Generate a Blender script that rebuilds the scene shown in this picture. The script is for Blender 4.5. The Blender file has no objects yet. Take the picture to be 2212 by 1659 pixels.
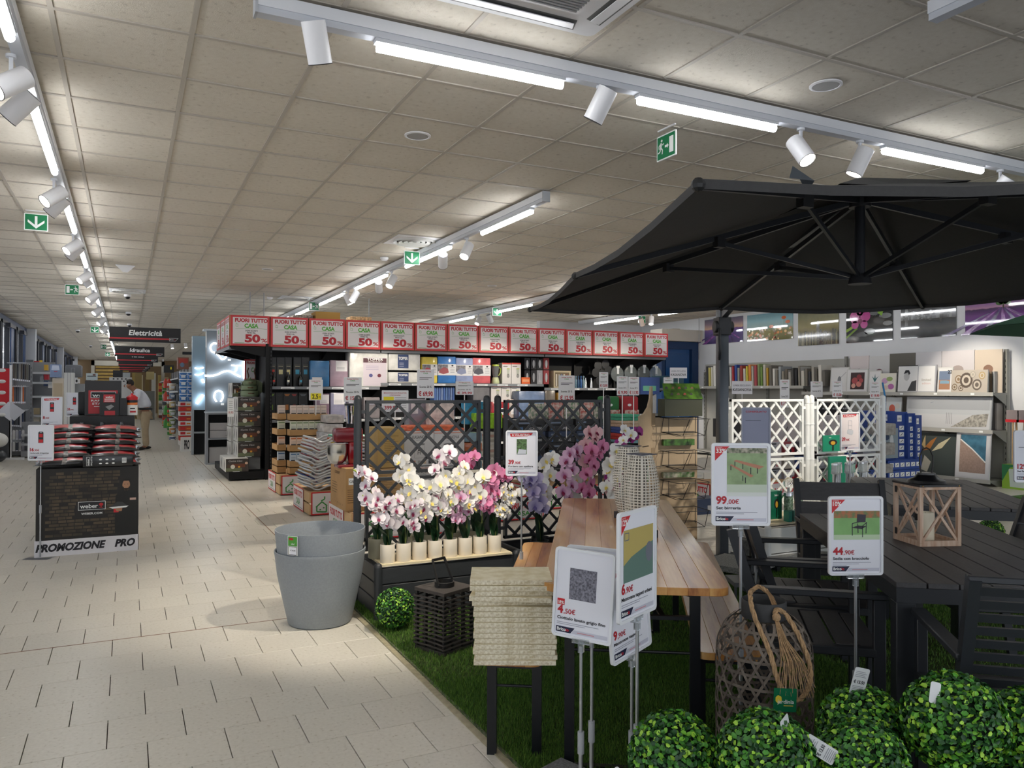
import bpy, bmesh, math, random
import numpy as np
from mathutils import Vector, Matrix, Euler
R=math.radians; PI=math.pi
rnd=random.Random(7)
S=bpy.context.scene; C=S.collection
# ---------------- camera ----------------
F=1676.2;H=1.4575;TH=R(26.392);PT=R(.473);RO=R(.166)
fw=Vector((math.sin(TH)*math.cos(PT),math.cos(TH)*math.cos(PT),math.sin(PT)))
rt=Vector((math.cos(TH),-math.sin(TH),0)); up=rt.cross(fw)
r2=rt*math.cos(RO)+up*math.sin(RO); u2=-rt*math.sin(RO)+up*math.cos(RO)
cd=bpy.data.cameras.new('camera'); cam=bpy.data.objects.new('camera',cd); C.objects.link(cam)
cam.matrix_world=Matrix.Translation((0,0,H))@Matrix((r2,u2,-fw)).transposed().to_4x4()
cd.sensor_width=36; cd.lens=F/2212*36; cd.clip_start=.05; cd.clip_end=200
S.camera=cam
# ---------------- world, exposure ----------------
w=bpy.data.worlds.new('world'); S.world=w; w.use_nodes=True
w.node_tree.nodes['Background'].inputs[0].default_value=(.8,.84,.9,1)
w.node_tree.nodes['Background'].inputs[1].default_value=1.15
S.view_settings.view_transform='Standard'; S.view_settings.look='None'
S.view_settings.exposure=.78; S.view_settings.gamma=1; S.view_settings.use_curve_mapping=False
TUBE=15.0; SPOT=120.0
# ---------------- placing helpers: a sight line met with a real plane ----------------
def ray(x,y):
    a=x-1106;b=y-829.5
    u=(a*math.cos(RO)+b*math.sin(RO))/F; v=-(-a*math.sin(RO)+b*math.cos(RO))/F
    f=math.cos(PT)-v*math.sin(PT); z=math.sin(PT)+v*math.cos(PT)
    return Vector((f*math.sin(TH)+u*math.cos(TH), f*math.cos(TH)-u*math.sin(TH), z))
def P(x,y,z=0):
    d=ray(x,y); return d*((z-H)/d.z)+Vector((0,0,H))
def DY(x,y,Y):
    d=ray(x,y); return d*(Y/d.y)+Vector((0,0,H))
def DX(x,y,X):
    d=ray(x,y); return d*(X/d.x)+Vector((0,0,H))
def DF(x,y,f):
    d=ray(x,y); return d*(f/(d.x*math.sin(TH)+d.y*math.cos(TH)))+Vector((0,0,H))
def fwd(p): return p[0]*math.sin(TH)+p[1]*math.cos(TH)
VIEW=-TH   # turning a thing by this makes its -Y face look at the camera
# ---------------- materials ----------------
def lin(c):
    if isinstance(c,str): c=[int(c[i:i+2],16)/255 for i in (0,2,4)]
    return tuple((x/12.92 if x<=.04045 else ((x+.055)/1.055)**2.4) for x in c)+(1,)
MATS={}
def mat(hexc,rough=.55,metal=0,noise=0,scale=20,bump=0,trans=0,emit=0,coat=0,name=None,stretch=None,spec=.5,hex2=None,alpha=1,detail=3,bscale=None):
    key=(hexc,rough,metal,noise,scale,bump,trans,emit,coat,name,stretch,spec,hex2,alpha,bscale)
    if key in MATS: return MATS[key]
    m=bpy.data.materials.new(name or 'm_'+str(hexc)); m.use_nodes=True
    nt=m.node_tree; b=nt.nodes['Principled BSDF']
    b.inputs['Base Color'].default_value=lin(hexc); b.inputs['Roughness'].default_value=rough
    b.inputs['Metallic'].default_value=metal; b.inputs['Specular IOR Level'].default_value=spec
    if trans: b.inputs['Transmission Weight'].default_value=trans; b.inputs['IOR'].default_value=1.3
    if coat: b.inputs['Coat Weight'].default_value=coat; b.inputs['Coat Roughness'].default_value=.12
    if emit: b.inputs['Emission Color'].default_value=lin(hexc); b.inputs['Emission Strength'].default_value=emit
    if alpha<1: b.inputs['Alpha'].default_value=alpha
    if noise or bump:
        tc=nt.nodes.new('ShaderNodeTexCoord'); mp=nt.nodes.new('ShaderNodeMapping')
        nt.links.new(tc.outputs['Object'],mp.inputs[0])
        if stretch: mp.inputs['Scale'].default_value=stretch
        n=nt.nodes.new('ShaderNodeTexNoise'); n.inputs['Scale'].default_value=scale; n.inputs['Detail'].default_value=detail
        nt.links.new(mp.outputs[0],n.inputs['Vector'])
        if noise:
            rp=nt.nodes.new('ShaderNodeValToRGB')
            c=lin(hexc)
            if hex2: c2=lin(hex2); e0,e1=c,c2
            else: e0=tuple(x*(1-noise) for x in c[:3])+(1,); e1=tuple(min(1,x*(1+noise)) for x in c[:3])+(1,)
            rp.color_ramp.elements[0].color=e0; rp.color_ramp.elements[1].color=e1
            rp.color_ramp.elements[0].position=.35; rp.color_ramp.elements[1].position=.65
            nt.links.new(n.outputs['Fac'],rp.inputs[0]); nt.links.new(rp.outputs[0],b.inputs['Base Color'])
        if bump:
            n2=n
            if bscale:
                n2=nt.nodes.new('ShaderNodeTexNoise'); n2.inputs['Scale'].default_value=bscale
                nt.links.new(mp.outputs[0],n2.inputs['Vector'])
            bp=nt.nodes.new('ShaderNodeBump'); bp.inputs['Strength'].default_value=bump; bp.inputs['Distance'].default_value=.004
            nt.links.new(n2.outputs['Fac'],bp.inputs['Height']); nt.links.new(bp.outputs[0],b.inputs['Normal'])
    MATS[key]=m; return m
def grad(stops,axis=2,lo=0,hi=1,rough=.5,noise=0,name='gradient_print',coat=0,nscale=6):
    """a printed picture whose ink runs along an object axis"""
    m=bpy.data.materials.new(name); m.use_nodes=True; nt=m.node_tree; b=nt.nodes['Principled BSDF']
    b.inputs['Roughness'].default_value=rough
    if coat: b.inputs['Coat Weight'].default_value=coat; b.inputs['Coat Roughness'].default_value=.02
    tc=nt.nodes.new('ShaderNodeTexCoord'); sp=nt.nodes.new('ShaderNodeSeparateXYZ'); nt.links.new(tc.outputs['Object'],sp.inputs[0])
    mr=nt.nodes.new('ShaderNodeMapRange'); mr.inputs[1].default_value=lo; mr.inputs[2].default_value=hi
    nt.links.new(sp.outputs[axis],mr.inputs[0]); last=mr.outputs[0]
    if noise:
        n=nt.nodes.new('ShaderNodeTexNoise'); n.inputs['Scale'].default_value=nscale; n.inputs['Detail'].default_value=6
        nt.links.new(tc.outputs['Object'],n.inputs['Vector'])
        a=nt.nodes.new('ShaderNodeMath'); a.operation='MULTIPLY_ADD'; a.inputs[1].default_value=noise; a.inputs[2].default_value=-noise/2
        nt.links.new(n.outputs['Fac'],a.inputs[0]); s=nt.nodes.new('ShaderNodeMath'); s.operation='ADD'
        nt.links.new(last,s.inputs[0]); nt.links.new(a.outputs[0],s.inputs[1]); last=s.outputs[0]
    rp=nt.nodes.new('ShaderNodeValToRGB'); e=rp.color_ramp.elements
    while len(e)<len(stops): e.new(.5)
    for i,(p,c) in enumerate(stops): e[i].position=p; e[i].color=lin(c)
    nt.links.new(last,rp.inputs[0]); nt.links.new(rp.outputs[0],b.inputs['Base Color'])
    return m
WHITE=mat('e9e9ec',.4); PAPER=mat('e3e5ee',.55); BLACK=mat('141417',.5); RED=mat('c8222c',.5); GREEN=mat('3f9a3c',.5)
INK=mat('1d1d24',.6); GREYINK=mat('8d9099',.6); DRED=mat('b3202e',.5); YEL=mat('f1e21c',.5); NAVY=mat('1d2440',.5)
CARD=mat('b08a5c',.75,noise=.07,scale=6,bump=.15,bscale=150); CARDL=mat('c9a878',.75,noise=.06,scale=5)
CHROME=mat('c9ccd0',.18,1); STEEL=mat('b4b8bd',.33,.85); GREYP=mat('9a9da3',.5); GLASS=mat('ffffff',.02,trans=1,name='clear_glass')
CLEARP=mat('e8eef2',.08,trans=.85,name='clear_plastic')
# ---------------- meshes ----------------
TXT={}
def glyphs(s,bold=0,it=0):
    k=(s,bold,it)
    if k in TXT: return TXT[k]
    c=bpy.data.curves.new('t','FONT'); c.body=s; c.size=1; c.resolution_u=3 if len(s)<13 else 2; c.offset=min(bold,.06)*.8; c.shear=it
    o=bpy.data.objects.new('t',c); C.objects.link(o)
    dg=bpy.context.evaluated_depsgraph_get(); me=o.evaluated_get(dg).to_mesh()
    v=[(a.co.x,a.co.y) for a in me.vertices]; f=[tuple(p.vertices) for p in me.polygons]
    o.evaluated_get(dg).to_mesh_clear(); bpy.data.objects.remove(o); bpy.data.curves.remove(c)
    if v:
        xs=[a[0] for a in v]; r=(v,f,min(xs),max(xs))
    else: r=(v,f,0,0)
    TXT[k]=r; return r
class M:
    """collects geometry for ONE mesh object"""
    def __init__(s): s.v=[];s.f=[];s.m=[];s.ms=[];s.xf=None;s.sm=False
    def mi(s,m):
        if m not in s.ms: s.ms.append(m)
        return s.ms.index(m)
    def add(s,vs,fs,m):
        n=len(s.v); i=s.mi(m)
        if s.xf is not None: vs=[s.xf@Vector(a) for a in vs]
        s.v.extend(tuple(a) for a in vs); s.f.extend(tuple(n+j for j in f) for f in fs); s.m.extend([i]*len(fs)); return s
    def box(s,x0,x1,y0,y1,z0,z1,m):
        return s.add([(x,y,z) for z in (z0,z1) for y in (y0,y1) for x in (x0,x1)],
            [(0,2,3,1),(4,5,7,6),(0,1,5,4),(1,3,7,5),(3,2,6,7),(2,0,4,6)],m)
    def hexa(s,a,b,m):  # two quads of four points
        return s.add(list(a)+list(b),[(3,2,1,0),(4,5,6,7),(0,1,5,4),(1,2,6,5),(2,3,7,6),(3,0,4,7)],m)
    def beam(s,p,q,w,h,m,up=(0,0,1)):
        p=Vector(p);q=Vector(q);d=(q-p).normalized();u=Vector(up)
        a=d.cross(u)
        if a.length<1e-4: a=d.cross(Vector((0,1,0)))
        a.normalize(); b=a.cross(d).normalized()
        o=[a*(sx*w/2)+b*(sz*h/2) for sx,sz in ((-1,-1),(1,-1),(1,1),(-1,1))]
        return s.hexa([p+k for k in o],[q+k for k in o],m)
    def cyl(s,p,q,r0,r1,m,n=12,caps=True):
        p=Vector(p);q=Vector(q);d=(q-p).normalized()
        a=d.orthogonal().normalized(); b=d.cross(a)
        vs=[];
        for c,r in ((p,r0),(q,r1)):
            for i in range(n):
                t=2*PI*i/n; vs.append(c+a*(r*math.cos(t))+b*(r*math.sin(t)))
        fs=[(i,(i+1)%n,n+(i+1)%n,n+i) for i in range(n)]
        if caps: fs+=[tuple(range(n-1,-1,-1)),tuple(range(n,2*n))]
        return s.add(vs,fs,m)
    def tube(s,pts,r,m,n=8,closed=False):
        pts=[Vector(p) for p in pts]; k=len(pts); rs=r if isinstance(r,(list,tuple)) else [r]*k
        vs=[];pa=None
        for i,p in enumerate(pts):
            if closed: d=pts[(i+1)%k]-pts[i-1]
            else: d=pts[min(i+1,k-1)]-pts[max(i-1,0)]
            d.normalize()
            a=d.orthogonal().normalized() if pa is None else (pa-d*pa.dot(d)).normalized()
            pa=a; b=d.cross(a)
            for j in range(n):
                t=2*PI*j/n; vs.append(p+a*(rs[i]*math.cos(t))+b*(rs[i]*math.sin(t)))
        fs=[]
        for i in range(k if closed else k-1):
            i2=(i+1)%k
            for j in range(n): fs.append((i*n+j,i*n+(j+1)%n,i2*n+(j+1)%n,i2*n+j))
        if not closed: fs+=[tuple(range(n-1,-1,-1)),tuple((k-1)*n+j for j in range(n))]
        return s.add(vs,fs,m)
    def lathe(s,prof,m,n=24,c=(0,0,0),close=False):
        vs=[];fs=[];k=len(prof)
        for r,z in prof:
            for j in range(n):
                t=2*PI*j/n; vs.append((c[0]+r*math.cos(t),c[1]+r*math.sin(t),c[2]+z))
        for i in range(k-1):
            for j in range(n): fs.append((i*n+j,i*n+(j+1)%n,(i+1)*n+(j+1)%n,(i+1)*n+j))
        if prof[0][0]>1e-5: fs.append(tuple(range(n-1,-1,-1)))
        if prof[-1][0]>1e-5: fs.append(tuple((k-1)*n+j for j in range(n)))
        return s.add(vs,fs,m)
    def poly(s,pts,m,y=0):       # flat print in the XZ plane, seen from -Y
        n=len(pts); return s.add([(a,y,b) for a,b in pts],[tuple(range(n))],m)
    def rect(s,x0,z0,x1,z1,m,y=0): return s.poly([(x0,z0),(x1,z0),(x1,z1),(x0,z1)],m,y)
    def ell(s,cx,cz,rx,rz,m,y=0,n=14): return s.poly([(cx+rx*math.cos(2*PI*i/n),cz+rz*math.sin(2*PI*i/n)) for i in range(n)],m,y)
    def frame(s,x0,z0,x1,z1,t,m,y=0):
        s.rect(x0,z0,x1,z0+t,m,y);s.rect(x0,z1-t,x1,z1,m,y);s.rect(x0,z0+t,x0+t,z1-t,m,y);s.rect(x1-t,z0+t,x1,z1-t,m,y);return s
    def line(s,x0,z0,x1,z1,t,m,y=0):
        d=math.hypot(x1-x0,z1-z0); a=-(z1-z0)/d*t/2;b=(x1-x0)/d*t/2
        return s.poly([(x0-a,z0-b),(x1-a,z1-b),(x1+a,z1+b),(x0+a,z0+b)],m,y)
    def text(s,t,x,z,h,m,y=0,al='l',bold=0,w=None,it=0):
        v,f,a,b=glyphs(t,bold,it)
        if not f: return s
        sc=h/.7; sx=sc if w is None else w/(b-a)
        ox=x-a*sx if al=='l' else (x-(a+b)/2*sx if al=='c' else x-b*sx)
        return s.add([(ox+p[0]*sx,y,z+p[1]*sc) for p in v],f,m)
    def prism(s,pts,y0,y1,m):    # XZ outline pushed through y0..y1
        n=len(pts); vs=[(a,y0,b) for a,b in pts]+[(a,y1,b) for a,b in pts]
        fs=[tuple(range(n)),tuple(range(2*n-1,n-1,-1))]+[((i+1)%n,i,n+i,n+(i+1)%n) for i in range(n)]
        return s.add(vs,fs,m)
    def sph(s,c,r,m,n=12,k=8,sz=1):
        prof=[(max(1e-6,r*math.sin(PI*i/k)),-r*sz*math.cos(PI*i/k)) for i in range(k+1)]
        return s.lathe(prof,m,n,c)
    def cap(s,path,w,h,m): # rounded-rectangle slab outlines are made with rrect+prism
        return s
    def mesh(s,name,smooth=None,bevel=0,seg=2):
        me=bpy.data.meshes.new(name); me.from_pydata(s.v,[],s.f)
        for m in s.ms: me.materials.append(m)
        me.polygons.foreach_set('material_index',s.m)
        if bevel:
            bm=bmesh.new(); bm.from_mesh(me); bmesh.ops.remove_doubles(bm,verts=bm.verts,dist=1e-6)
            es=[e for e in bm.edges if len(e.link_faces)==2 and e.calc_face_angle(0)>.5]
            bmesh.ops.bevel(bm,geom=es,offset=bevel,segments=seg,affect='EDGES',profile=.5,clamp_overlap=True)
            bm.to_mesh(me); bm.free()
        if smooth or bevel:
            me.polygons.foreach_set('use_smooth',[True]*len(me.polygons)); me.set_sharp_from_angle(angle=R(smooth or 40))
        me.update(); return me
    def obj(s,name,parent=None,loc=(0,0,0),rz=0,smooth=None,bevel=0,seg=2,**kw):
        return put(s.mesh(name,smooth,bevel,seg),name,parent,loc,rz,**kw)
def rrect(x0,z0,x1,z1,r,n=4):
    o=[]
    for cx,cz,a in ((x1-r,z1-r,0),(x0+r,z1-r,90),(x0+r,z0+r,180),(x1-r,z0+r,270)):
        for i in range(n+1):
            t=R(a+90*i/n); o.append((cx+r*math.cos(t),cz+r*math.sin(t)))
    return o
def put(me,name,parent=None,loc=(0,0,0),rz=0,label=None,cat=None,group=None,kind=None,rot=None,scale=None):
    o=bpy.data.objects.new(name,me); C.objects.link(o); o.location=loc
    o.rotation_euler=rot if rot else (0,0,rz)
    if scale is not None: o.scale=scale if hasattr(scale,'__len__') else (scale,)*3
    if parent: o.parent=parent
    tag(o,label,cat,group,kind); return o
LBL={}
def tag(o,label=None,cat=None,group=None,kind=None):
    if label: o['label']=label
    if cat: o['category']=cat
    if group: o['group']=group
    if kind: o['kind']=kind
    return o
def thing(name,label,cat,loc=(0,0,0),rz=0,group=None,rot=None):
    o=bpy.data.objects.new(name,None); C.objects.link(o); o.location=loc; o.rotation_euler=rot if rot else (0,0,rz)
    o.empty_display_size=.1
    return tag(o,label,cat,group)
def dup(root,loc,rz=None,label=None,group=None,scale=None,rot=None):
    r=root.copy(); C.objects.link(r); r.location=loc
    if rz is not None: r.rotation_euler=(0,0,rz)
    if rot: r.rotation_euler=rot
    if scale: r.scale=scale if hasattr(scale,'__len__') else (scale,)*3
    if label: r['label']=label
    if group: r['group']=group
    for ch in list(root.children):
        c=ch.copy(); C.objects.link(c); c.parent=r
        for g in list(ch.children):
            d=g.copy(); C.objects.link(d); d.parent=c
    return r
ORD=['first','second','third','fourth','fifth','sixth','seventh','eighth','ninth','tenth','eleventh','twelfth','thirteenth','fourteenth','fifteenth','sixteenth','seventeenth','eighteenth','nineteenth','twentieth']
ORD+=['twenty-'+o for o in ORD[:9]]+['thirtieth']+['thirty-'+o for o in ORD[:9]]+['fortieth']
S.cycles.diffuse_bounces=6
# =============== SETTING ===============
CZ=3.2; WX=12.3; LX=-2.6; EY=52
def pix(p):
    q=Vector(p)-Vector((0,0,H)); f=q.dot(fw); return 1106+F*q.dot(r2)/f, 829.5-F*q.dot(u2)/f, f
def seen(p,m=60):
    q=Vector(p)-Vector((0,0,H))
    if q.dot(fw)<.3: return False
    x,y,f=pix(p); return -m<x<2212+m and -m<y<1659+m
def tilemat(name,a,b,spk,sc,rough,coat=0,bump=0):
    m=bpy.data.materials.new(name); m.use_nodes=True; nt=m.node_tree; L=nt.links; bs=nt.nodes['Principled BSDF']
    g=nt.nodes.new('ShaderNodeNewGeometry'); n=nt.nodes.new('ShaderNodeTexNoise'); n.inputs['Scale'].default_value=sc; n.inputs['Detail'].default_value=2
    L.new(g.outputs['Position'],n.inputs['Vector']); r=nt.nodes.new('ShaderNodeValToRGB'); e=r.color_ramp.elements
    e[0].position=.27; e[0].color=lin(spk); e[1].position=.36; e[1].color=lin(a); e.new(.7).color=lin(b)
    L.new(n.outputs['Fac'],r.inputs[0])
    n2=nt.nodes.new('ShaderNodeTexNoise'); n2.inputs['Scale'].default_value=1.1; L.new(g.outputs['Position'],n2.inputs['Vector'])
    hs=nt.nodes.new('ShaderNodeHueSaturation'); mr=nt.nodes.new('ShaderNodeMapRange'); mr.inputs[3].default_value=.93; mr.inputs[4].default_value=1.06
    oi=nt.nodes.new('ShaderNodeObjectInfo'); ad=nt.nodes.new('ShaderNodeMath'); ad.operation='MULTIPLY_ADD'; ad.inputs[1].default_value=.5
    L.new(oi.outputs['Random'],ad.inputs[0]); L.new(n2.outputs['Fac'],ad.inputs[2]); L.new(ad.outputs[0],mr.inputs[0])
    L.new(mr.outputs[0],hs.inputs['Value']); L.new(r.outputs[0],hs.inputs['Color']); L.new(hs.outputs[0],bs.inputs['Base Color'])
    bs.inputs['Roughness'].default_value=rough
    if bump:
        n3=nt.nodes.new('ShaderNodeTexNoise'); n3.inputs['Scale'].default_value=55; n3.inputs['Distortion'].default_value=2.5; L.new(g.outputs['Position'],n3.inputs['Vector'])
        bp=nt.nodes.new('ShaderNodeBump'); bp.inputs['Strength'].default_value=bump; bp.inputs['Distance'].default_value=.004
        L.new(n3.outputs['Fac'],bp.inputs['Height']); L.new(bp.outputs[0],bs.inputs['Normal'])
    return m
FT=tilemat('floor_tile_stone','cdc8bc','d6d1c6','b5ab9a',60,.33)
CT=tilemat('ceiling_tile_mineral','cdc5b7','d2cbbe','b8b0a3',30,.9,bump=.45)
def slab(w,d,t,c,m,up=1):   # tile, top face at 0 (up=1) or bottom face at 0 (up=-1), c = chamfer
    a,b=w/2,d/2; z=-up*c
    vs=[(-a+c,-b+c,0),(a-c,-b+c,0),(a-c,b-c,0),(-a+c,b-c,0),(-a,-b,z),(a,-b,z),(a,b,z),(-a,b,z),(-a,-b,-up*t),(a,-b,-up*t),(a,b,-up*t),(-a,b,-up*t)]
    fs=[(0,1,2,3)]+[(i+4,(i+1)%4+4,(i+1)%4,i) for i in range(4)]+[(i+8,(i+1)%4+8,(i+1)%4+4,i+4) for i in range(4)]
    if up<0: fs=[f[::-1] for f in fs]
    q=M(); q.add(vs,fs,m); return q
# floor: bed with every tile of its own near the camera
fl=M(); fl.box(-3.2,WX+.2,-4,EY+.5,-.08,-.012,mat('3a322b',.9)); floor=fl.obj('floor',kind='structure')
tile=slab(.2962,.3026,.012,.0012,FT); tm=tile.mesh('floor_tile')
TX0=-.3652; TY0=3.859; TW,TD=.3,.3048
cells=[]
for j in range(-14,160):
    for i in range(-12,44):
        x=TX0+.3*(i+(.0 if j%2 else .5))+.15; y=TY0+TD*(j+.5)
        if x>WX or x<-3.1 or y>EY: continue
        if x>1.5 and x<7.2 and y<5.1: continue
        v=seen((x,y,0),80)
        if v or y<9: cells.append((fwd((x,y)) if v else 99,x,y))
cells.sort()
for k,(f,x,y) in enumerate(cells[:300]): put(tm,'floor_tile',floor,(x,y,0))
far=M(); tv,tf=tile.v,tile.f
for f,x,y in cells[300:]: far.add([(a+x,b+y,c) for a,b,c in tv],tf,FT)
far.obj('distant_floor_tiles',floor,kind='stuff')
jt=M(); BRN=mat('8a6650',.7)
jt.box(1.335,1.343,5.3,40,-.002,.0012,BRN); jt.box(-2.6,1.33,5.074,5.08,-.002,.0012,BRN); jt.obj('trim_1',kind='structure')
# ceiling
ce=M(); ce.box(-3.2,WX+.2,-4,EY+.5,CZ+.03,CZ+.1,mat('8b8781',.9)); ceil=ce.obj('ceiling',kind='structure')
ctile=slab(.581,.581,.012,.004,CT,-1); cm=ctile.mesh('ceiling_tile',smooth=0)
GX0,GY0=-.3244,4.705; cc=[]
for j in range(-14,79):
    for i in range(-4,21):
        x=GX0+.6*i+.3; y=GY0+.6*j+.3
        v=seen((x,y,CZ),150)
        cc.append((fwd((x,y)) if v else 99,x,y))
cc.sort()
for f,x,y in cc[:300]: put(cm,'ceiling_tile',ceil,(x,y,CZ+.004))
far=M()
for f,x,y in cc[300:]: far.add([(a+x,b+y,c+CZ+.004) for a,b,c in ctile.v],ctile.f,CT)
far.obj('distant_ceiling_tiles',ceil,kind='stuff')
gm=mat('b5aea3',.6); g=M()
for i in range(-4,22): x=GX0+.6*i; g.box(x-.012,x+.012,-4,EY,CZ-.002,CZ+.02,gm)
for j in range(-14,80): y=GY0+.6*j; g.box(-3,WX,y-.012,y+.012,CZ-.0022,CZ+.02,gm)
g.obj('ceiling_grid',ceil)
# walls
WM=mat('dcdee2',.6,noise=.02,scale=2,bump=.05,bscale=90)
q=M(); q.box(WX,WX+.15,-4,17.1,0,CZ,WM); q.obj('wall_right',kind='structure')
q=M(); q.box(9.2,WX,17,17.15,0,CZ,WM); q.obj('wall_back',kind='structure')
q=M(); q.box(-3.2,WX,EY,EY+.15,0,CZ,mat('7a6448',.7)); q.obj('wall_far',kind='structure')
WB=mat('cdd0d6',.6)
q=M(); q.box(LX-.15,LX,-4,EY,0,.95,WB); q.box(LX-.15,LX,-4,EY,3.08,CZ,mat('1c2f52',.5))
for y in (15.5,26.4,37.4,47.7): q.box(LX-.15,LX+.22,y-.16,y+.16,0,CZ,WB)
wl=q.obj('wall_left',kind='structure')
BLU=mat('1b3a66',.4); DK=mat('23262e',.4); n=0
for y0 in np.arange(-3.5,51,2.75):
    n+=1; y1=y0+2.6; q=M()
    q.box(LX-.1,LX+.02,y0,y0+.08,.95,3.08,DK);q.box(LX-.1,LX+.02,y1-.08,y1,.95,3.08,DK);q.box(LX-.1,LX+.02,y0,y1,.95,1.03,DK);q.box(LX-.1,LX+.02,y0,y1,3.0,3.08,DK)
    q.box(LX-.1,LX+.02,y0+1.2,y0+1.26,.95,3.08,DK)
    o=q.obj('window_%d'%n,kind='structure')
    p=M(); p.box(LX-.05,LX-.04,y0+.08,y0+1.2,1.03,3.0,GLASS); p.obj('pane',o); p=M(); p.box(LX-.05,LX-.04,y0+1.26,y0+1.9,1.03,3.0,GLASS); p.obj('pane',o)
    p=M(); p.box(LX-.06,LX-.02,y0+1.9,y1-.08,1.03,3.0,BLU); p.obj('blue_panel',o)
    p=M(); p.box(LX+.02,LX+.12,y0+.5,y0+.9,2.93,3.03,DK); p.obj('opener',o)
# blue doorway and its box on the back right
a=DY(1440,740,14.7).x
q=M(); q.box(11.2,11.3,14.7,14.9,0,2.62,BLU); q.box(12.1,12.29,14.7,14.9,0,2.62,BLU); q.box(11.3,12.1,14.7,14.9,2.45,2.62,BLU)
d=q.obj('door_1',kind='structure')
q=M(); q.box(11.3,12.1,14.8,14.85,0,2.45,mat('2f5f9a',.35)); q.obj('leaf',d)
q=M(); q.box(11.35,12.05,14.74,14.8,1.2,2.35,mat('1f4e86',.2)); q.obj('pane',d)
q=M(); q.cyl((11.38,14.7,1.05),(11.38,14.7,1.25),.015,.015,STEEL); q.obj('handle',d)
q=M(); q.box(11.1,12.29,14.55,15.0,2.63,2.9,mat('cfc9bd',.6)); q.obj('trim_2',kind='structure')
# =============== LIGHT TRACKS ===============
TW_=mat('d9dce2',.4); TUB=mat('fbfdff',.3,emit=TUBE,name='lit_tube'); CAPM=mat('c8ccd2',.3)
HANG=mat('3a3d42',.5)
def track(name,label,axis,fix,a,b,tubes,z=CZ-.1):
    t=thing(name,label,'light track',(fix,a,z) if axis=='y' else (a,fix,z),PI/2 if axis=='y' else 0,'ceiling light tracks')
    L=b-a; q=M(); q.box(0,L,-.035,.035,.03,.085,TW_); q.box(0,L,-.028,.028,0,.03,mat('c3c7cf',.4)); q.box(-.012,0,-.036,.036,-.004,.088,mat('aeb2b8',.4)); q.obj('rail',t)
    x=.35
    while x<L-.1:
        q=M(); q.box(x-.03,x+.03,-.012,.012,.085,.1,HANG); q.obj('clip',t); x+=1.22
    for s,e in tubes:
        q=M(); q.box(s-a,e-a,-.024,.024,-.018,.0,CAPM); h=q.obj('tube_holder',t)
        q=M(); q.cyl((s-a+.01,0,-.036),(e-a-.01,0,-.036),.022,.022,TUB,10); q.obj('tube',h,smooth=40)
    return t
track('light_track','nearest white light track running across above the parasol','x',3.53,.5,9.5,[(1.03,2.05),(2.52,3.55),(4.51,5.57),(6.9,8.1)])
track('light_track','long light track over the left aisle crowded with spotlights','y',-.49,-2.5,50,[(-1.9,-.4),(.2,1.7),(2.6,4.2),(5.1,6.67),(7.5,9.1),(10.0,11.6),(12.5,14.05),(14.9,16.4),(17.4,19),(20,21.6),(22.6,24.2),(25.2,26.8),(27.8,29.4),(30.4,32),(33,34.6),(36,37.6),(39,40.6),(42,43.6),(45,46.6)])
track('light_track','light track starting beyond the round air vent mid ceiling','y',3.25,5.9,34,[(6.15,7.25),(8.11,9.67),(10.5,12.14),(12.9,14.7),(15.5,17),(18,19.5),(21,22.5),(24,25.5),(28,29.5)])
track('light_track','far light track seen over the middle of the sale placards','y',6.8,7.2,34,[(7.8,9.3),(10.3,11.8),(12.88,14.42),(15.6,17.0),(18,19.5),(21,22.5),(24,25.5)])
track('light_track','far light track seen over the right end of the sale placards','y',10.05,1.5,16.5,[(2.2,3.7),(4.6,6.1),(7.2,8.7),(9.6,11.1),(12.0,13.3),(14.05,15.8)])
track('light_track','light track stub ending at the top right picture corner','y',3.2,-3.2,2.25,[(-2.6,-1.1),(.1,1.2)])
def spot(x,y,aim,label,on=.6,energy=None,z=CZ-.1,stem=.09,warm=.3,emit=9):
    t=thing('track_spotlight',label,'spotlight',(x,y,z),0,'white track spotlights'); a=Vector(aim).normalized()
    p=Vector((0,0,-stem))
    q=M(); q.cyl((0,0,0),(0,0,-.015),.024,.024,TW_,12); q.box(-.009,.009,-.006,.006,-stem-.03,-.01,TW_); q.obj('stem',t,smooth=40)
    side=a.cross(Vector((0,0,1))); 
    if side.length<.1: side=Vector((1,0,0))
    side.normalize(); hc=p+Vector((0,0,-.05))
    b0=hc-a*.09; b1=hc+a*.09
    q=M(); q.cyl(b0,b1,.054,.054,WHITE,24,False); q.cyl(b0,b0+a*.002,.05,.05,GREYP,20); q.cyl(b1-a*.01,b1-a*.004,.053,.053,mat('eceff2',.3),24)
    h=q.obj('head',t,smooth=40)
    q=M(); q.tube([b1+a*.001+(side*math.cos(2*PI*i/24)+a.cross(side)*math.sin(2*PI*i/24))*.054 for i in range(24)],.0022,BLACK,5,True); q.obj('rim',h)
    q=M(); q.cyl(b1-a*.004,b1-a*.002,.046,.046,mat('fff6e8',.3,emit=emit,name='spot_lens'),20); q.obj('lens',h)
    if energy:
        l=bpy.data.lights.new('spot_lamp','SPOT'); l.energy=energy; l.spot_size=R(48); l.spot_blend=.6; l.shadow_soft_size=.045; l.color=(1,.9,.75) if warm else (1,.97,.93)
        o=bpy.data.objects.new('spot_lamp',l); C.objects.link(o); o.location=Vector((x,y,z))+b1+a*.03; o.rotation_euler=a.to_track_quat('-Z','Y').to_euler()
    return t
spot(.76,3.53,(.3,.4,-1),'spotlight pointing down at the left end of the nearest track',energy=SPOT*.4,stem=.02)
spot(2.28,3.53,(-.3,.55,-1),'spotlight leaning left between the two nearest lit tubes',energy=SPOT*1.15,stem=.05)
spot(3.76,3.53,(.05,-.55,-.8),'spotlight over the parasol facing the camera with a glowing lens',energy=SPOT*.4)
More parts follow.
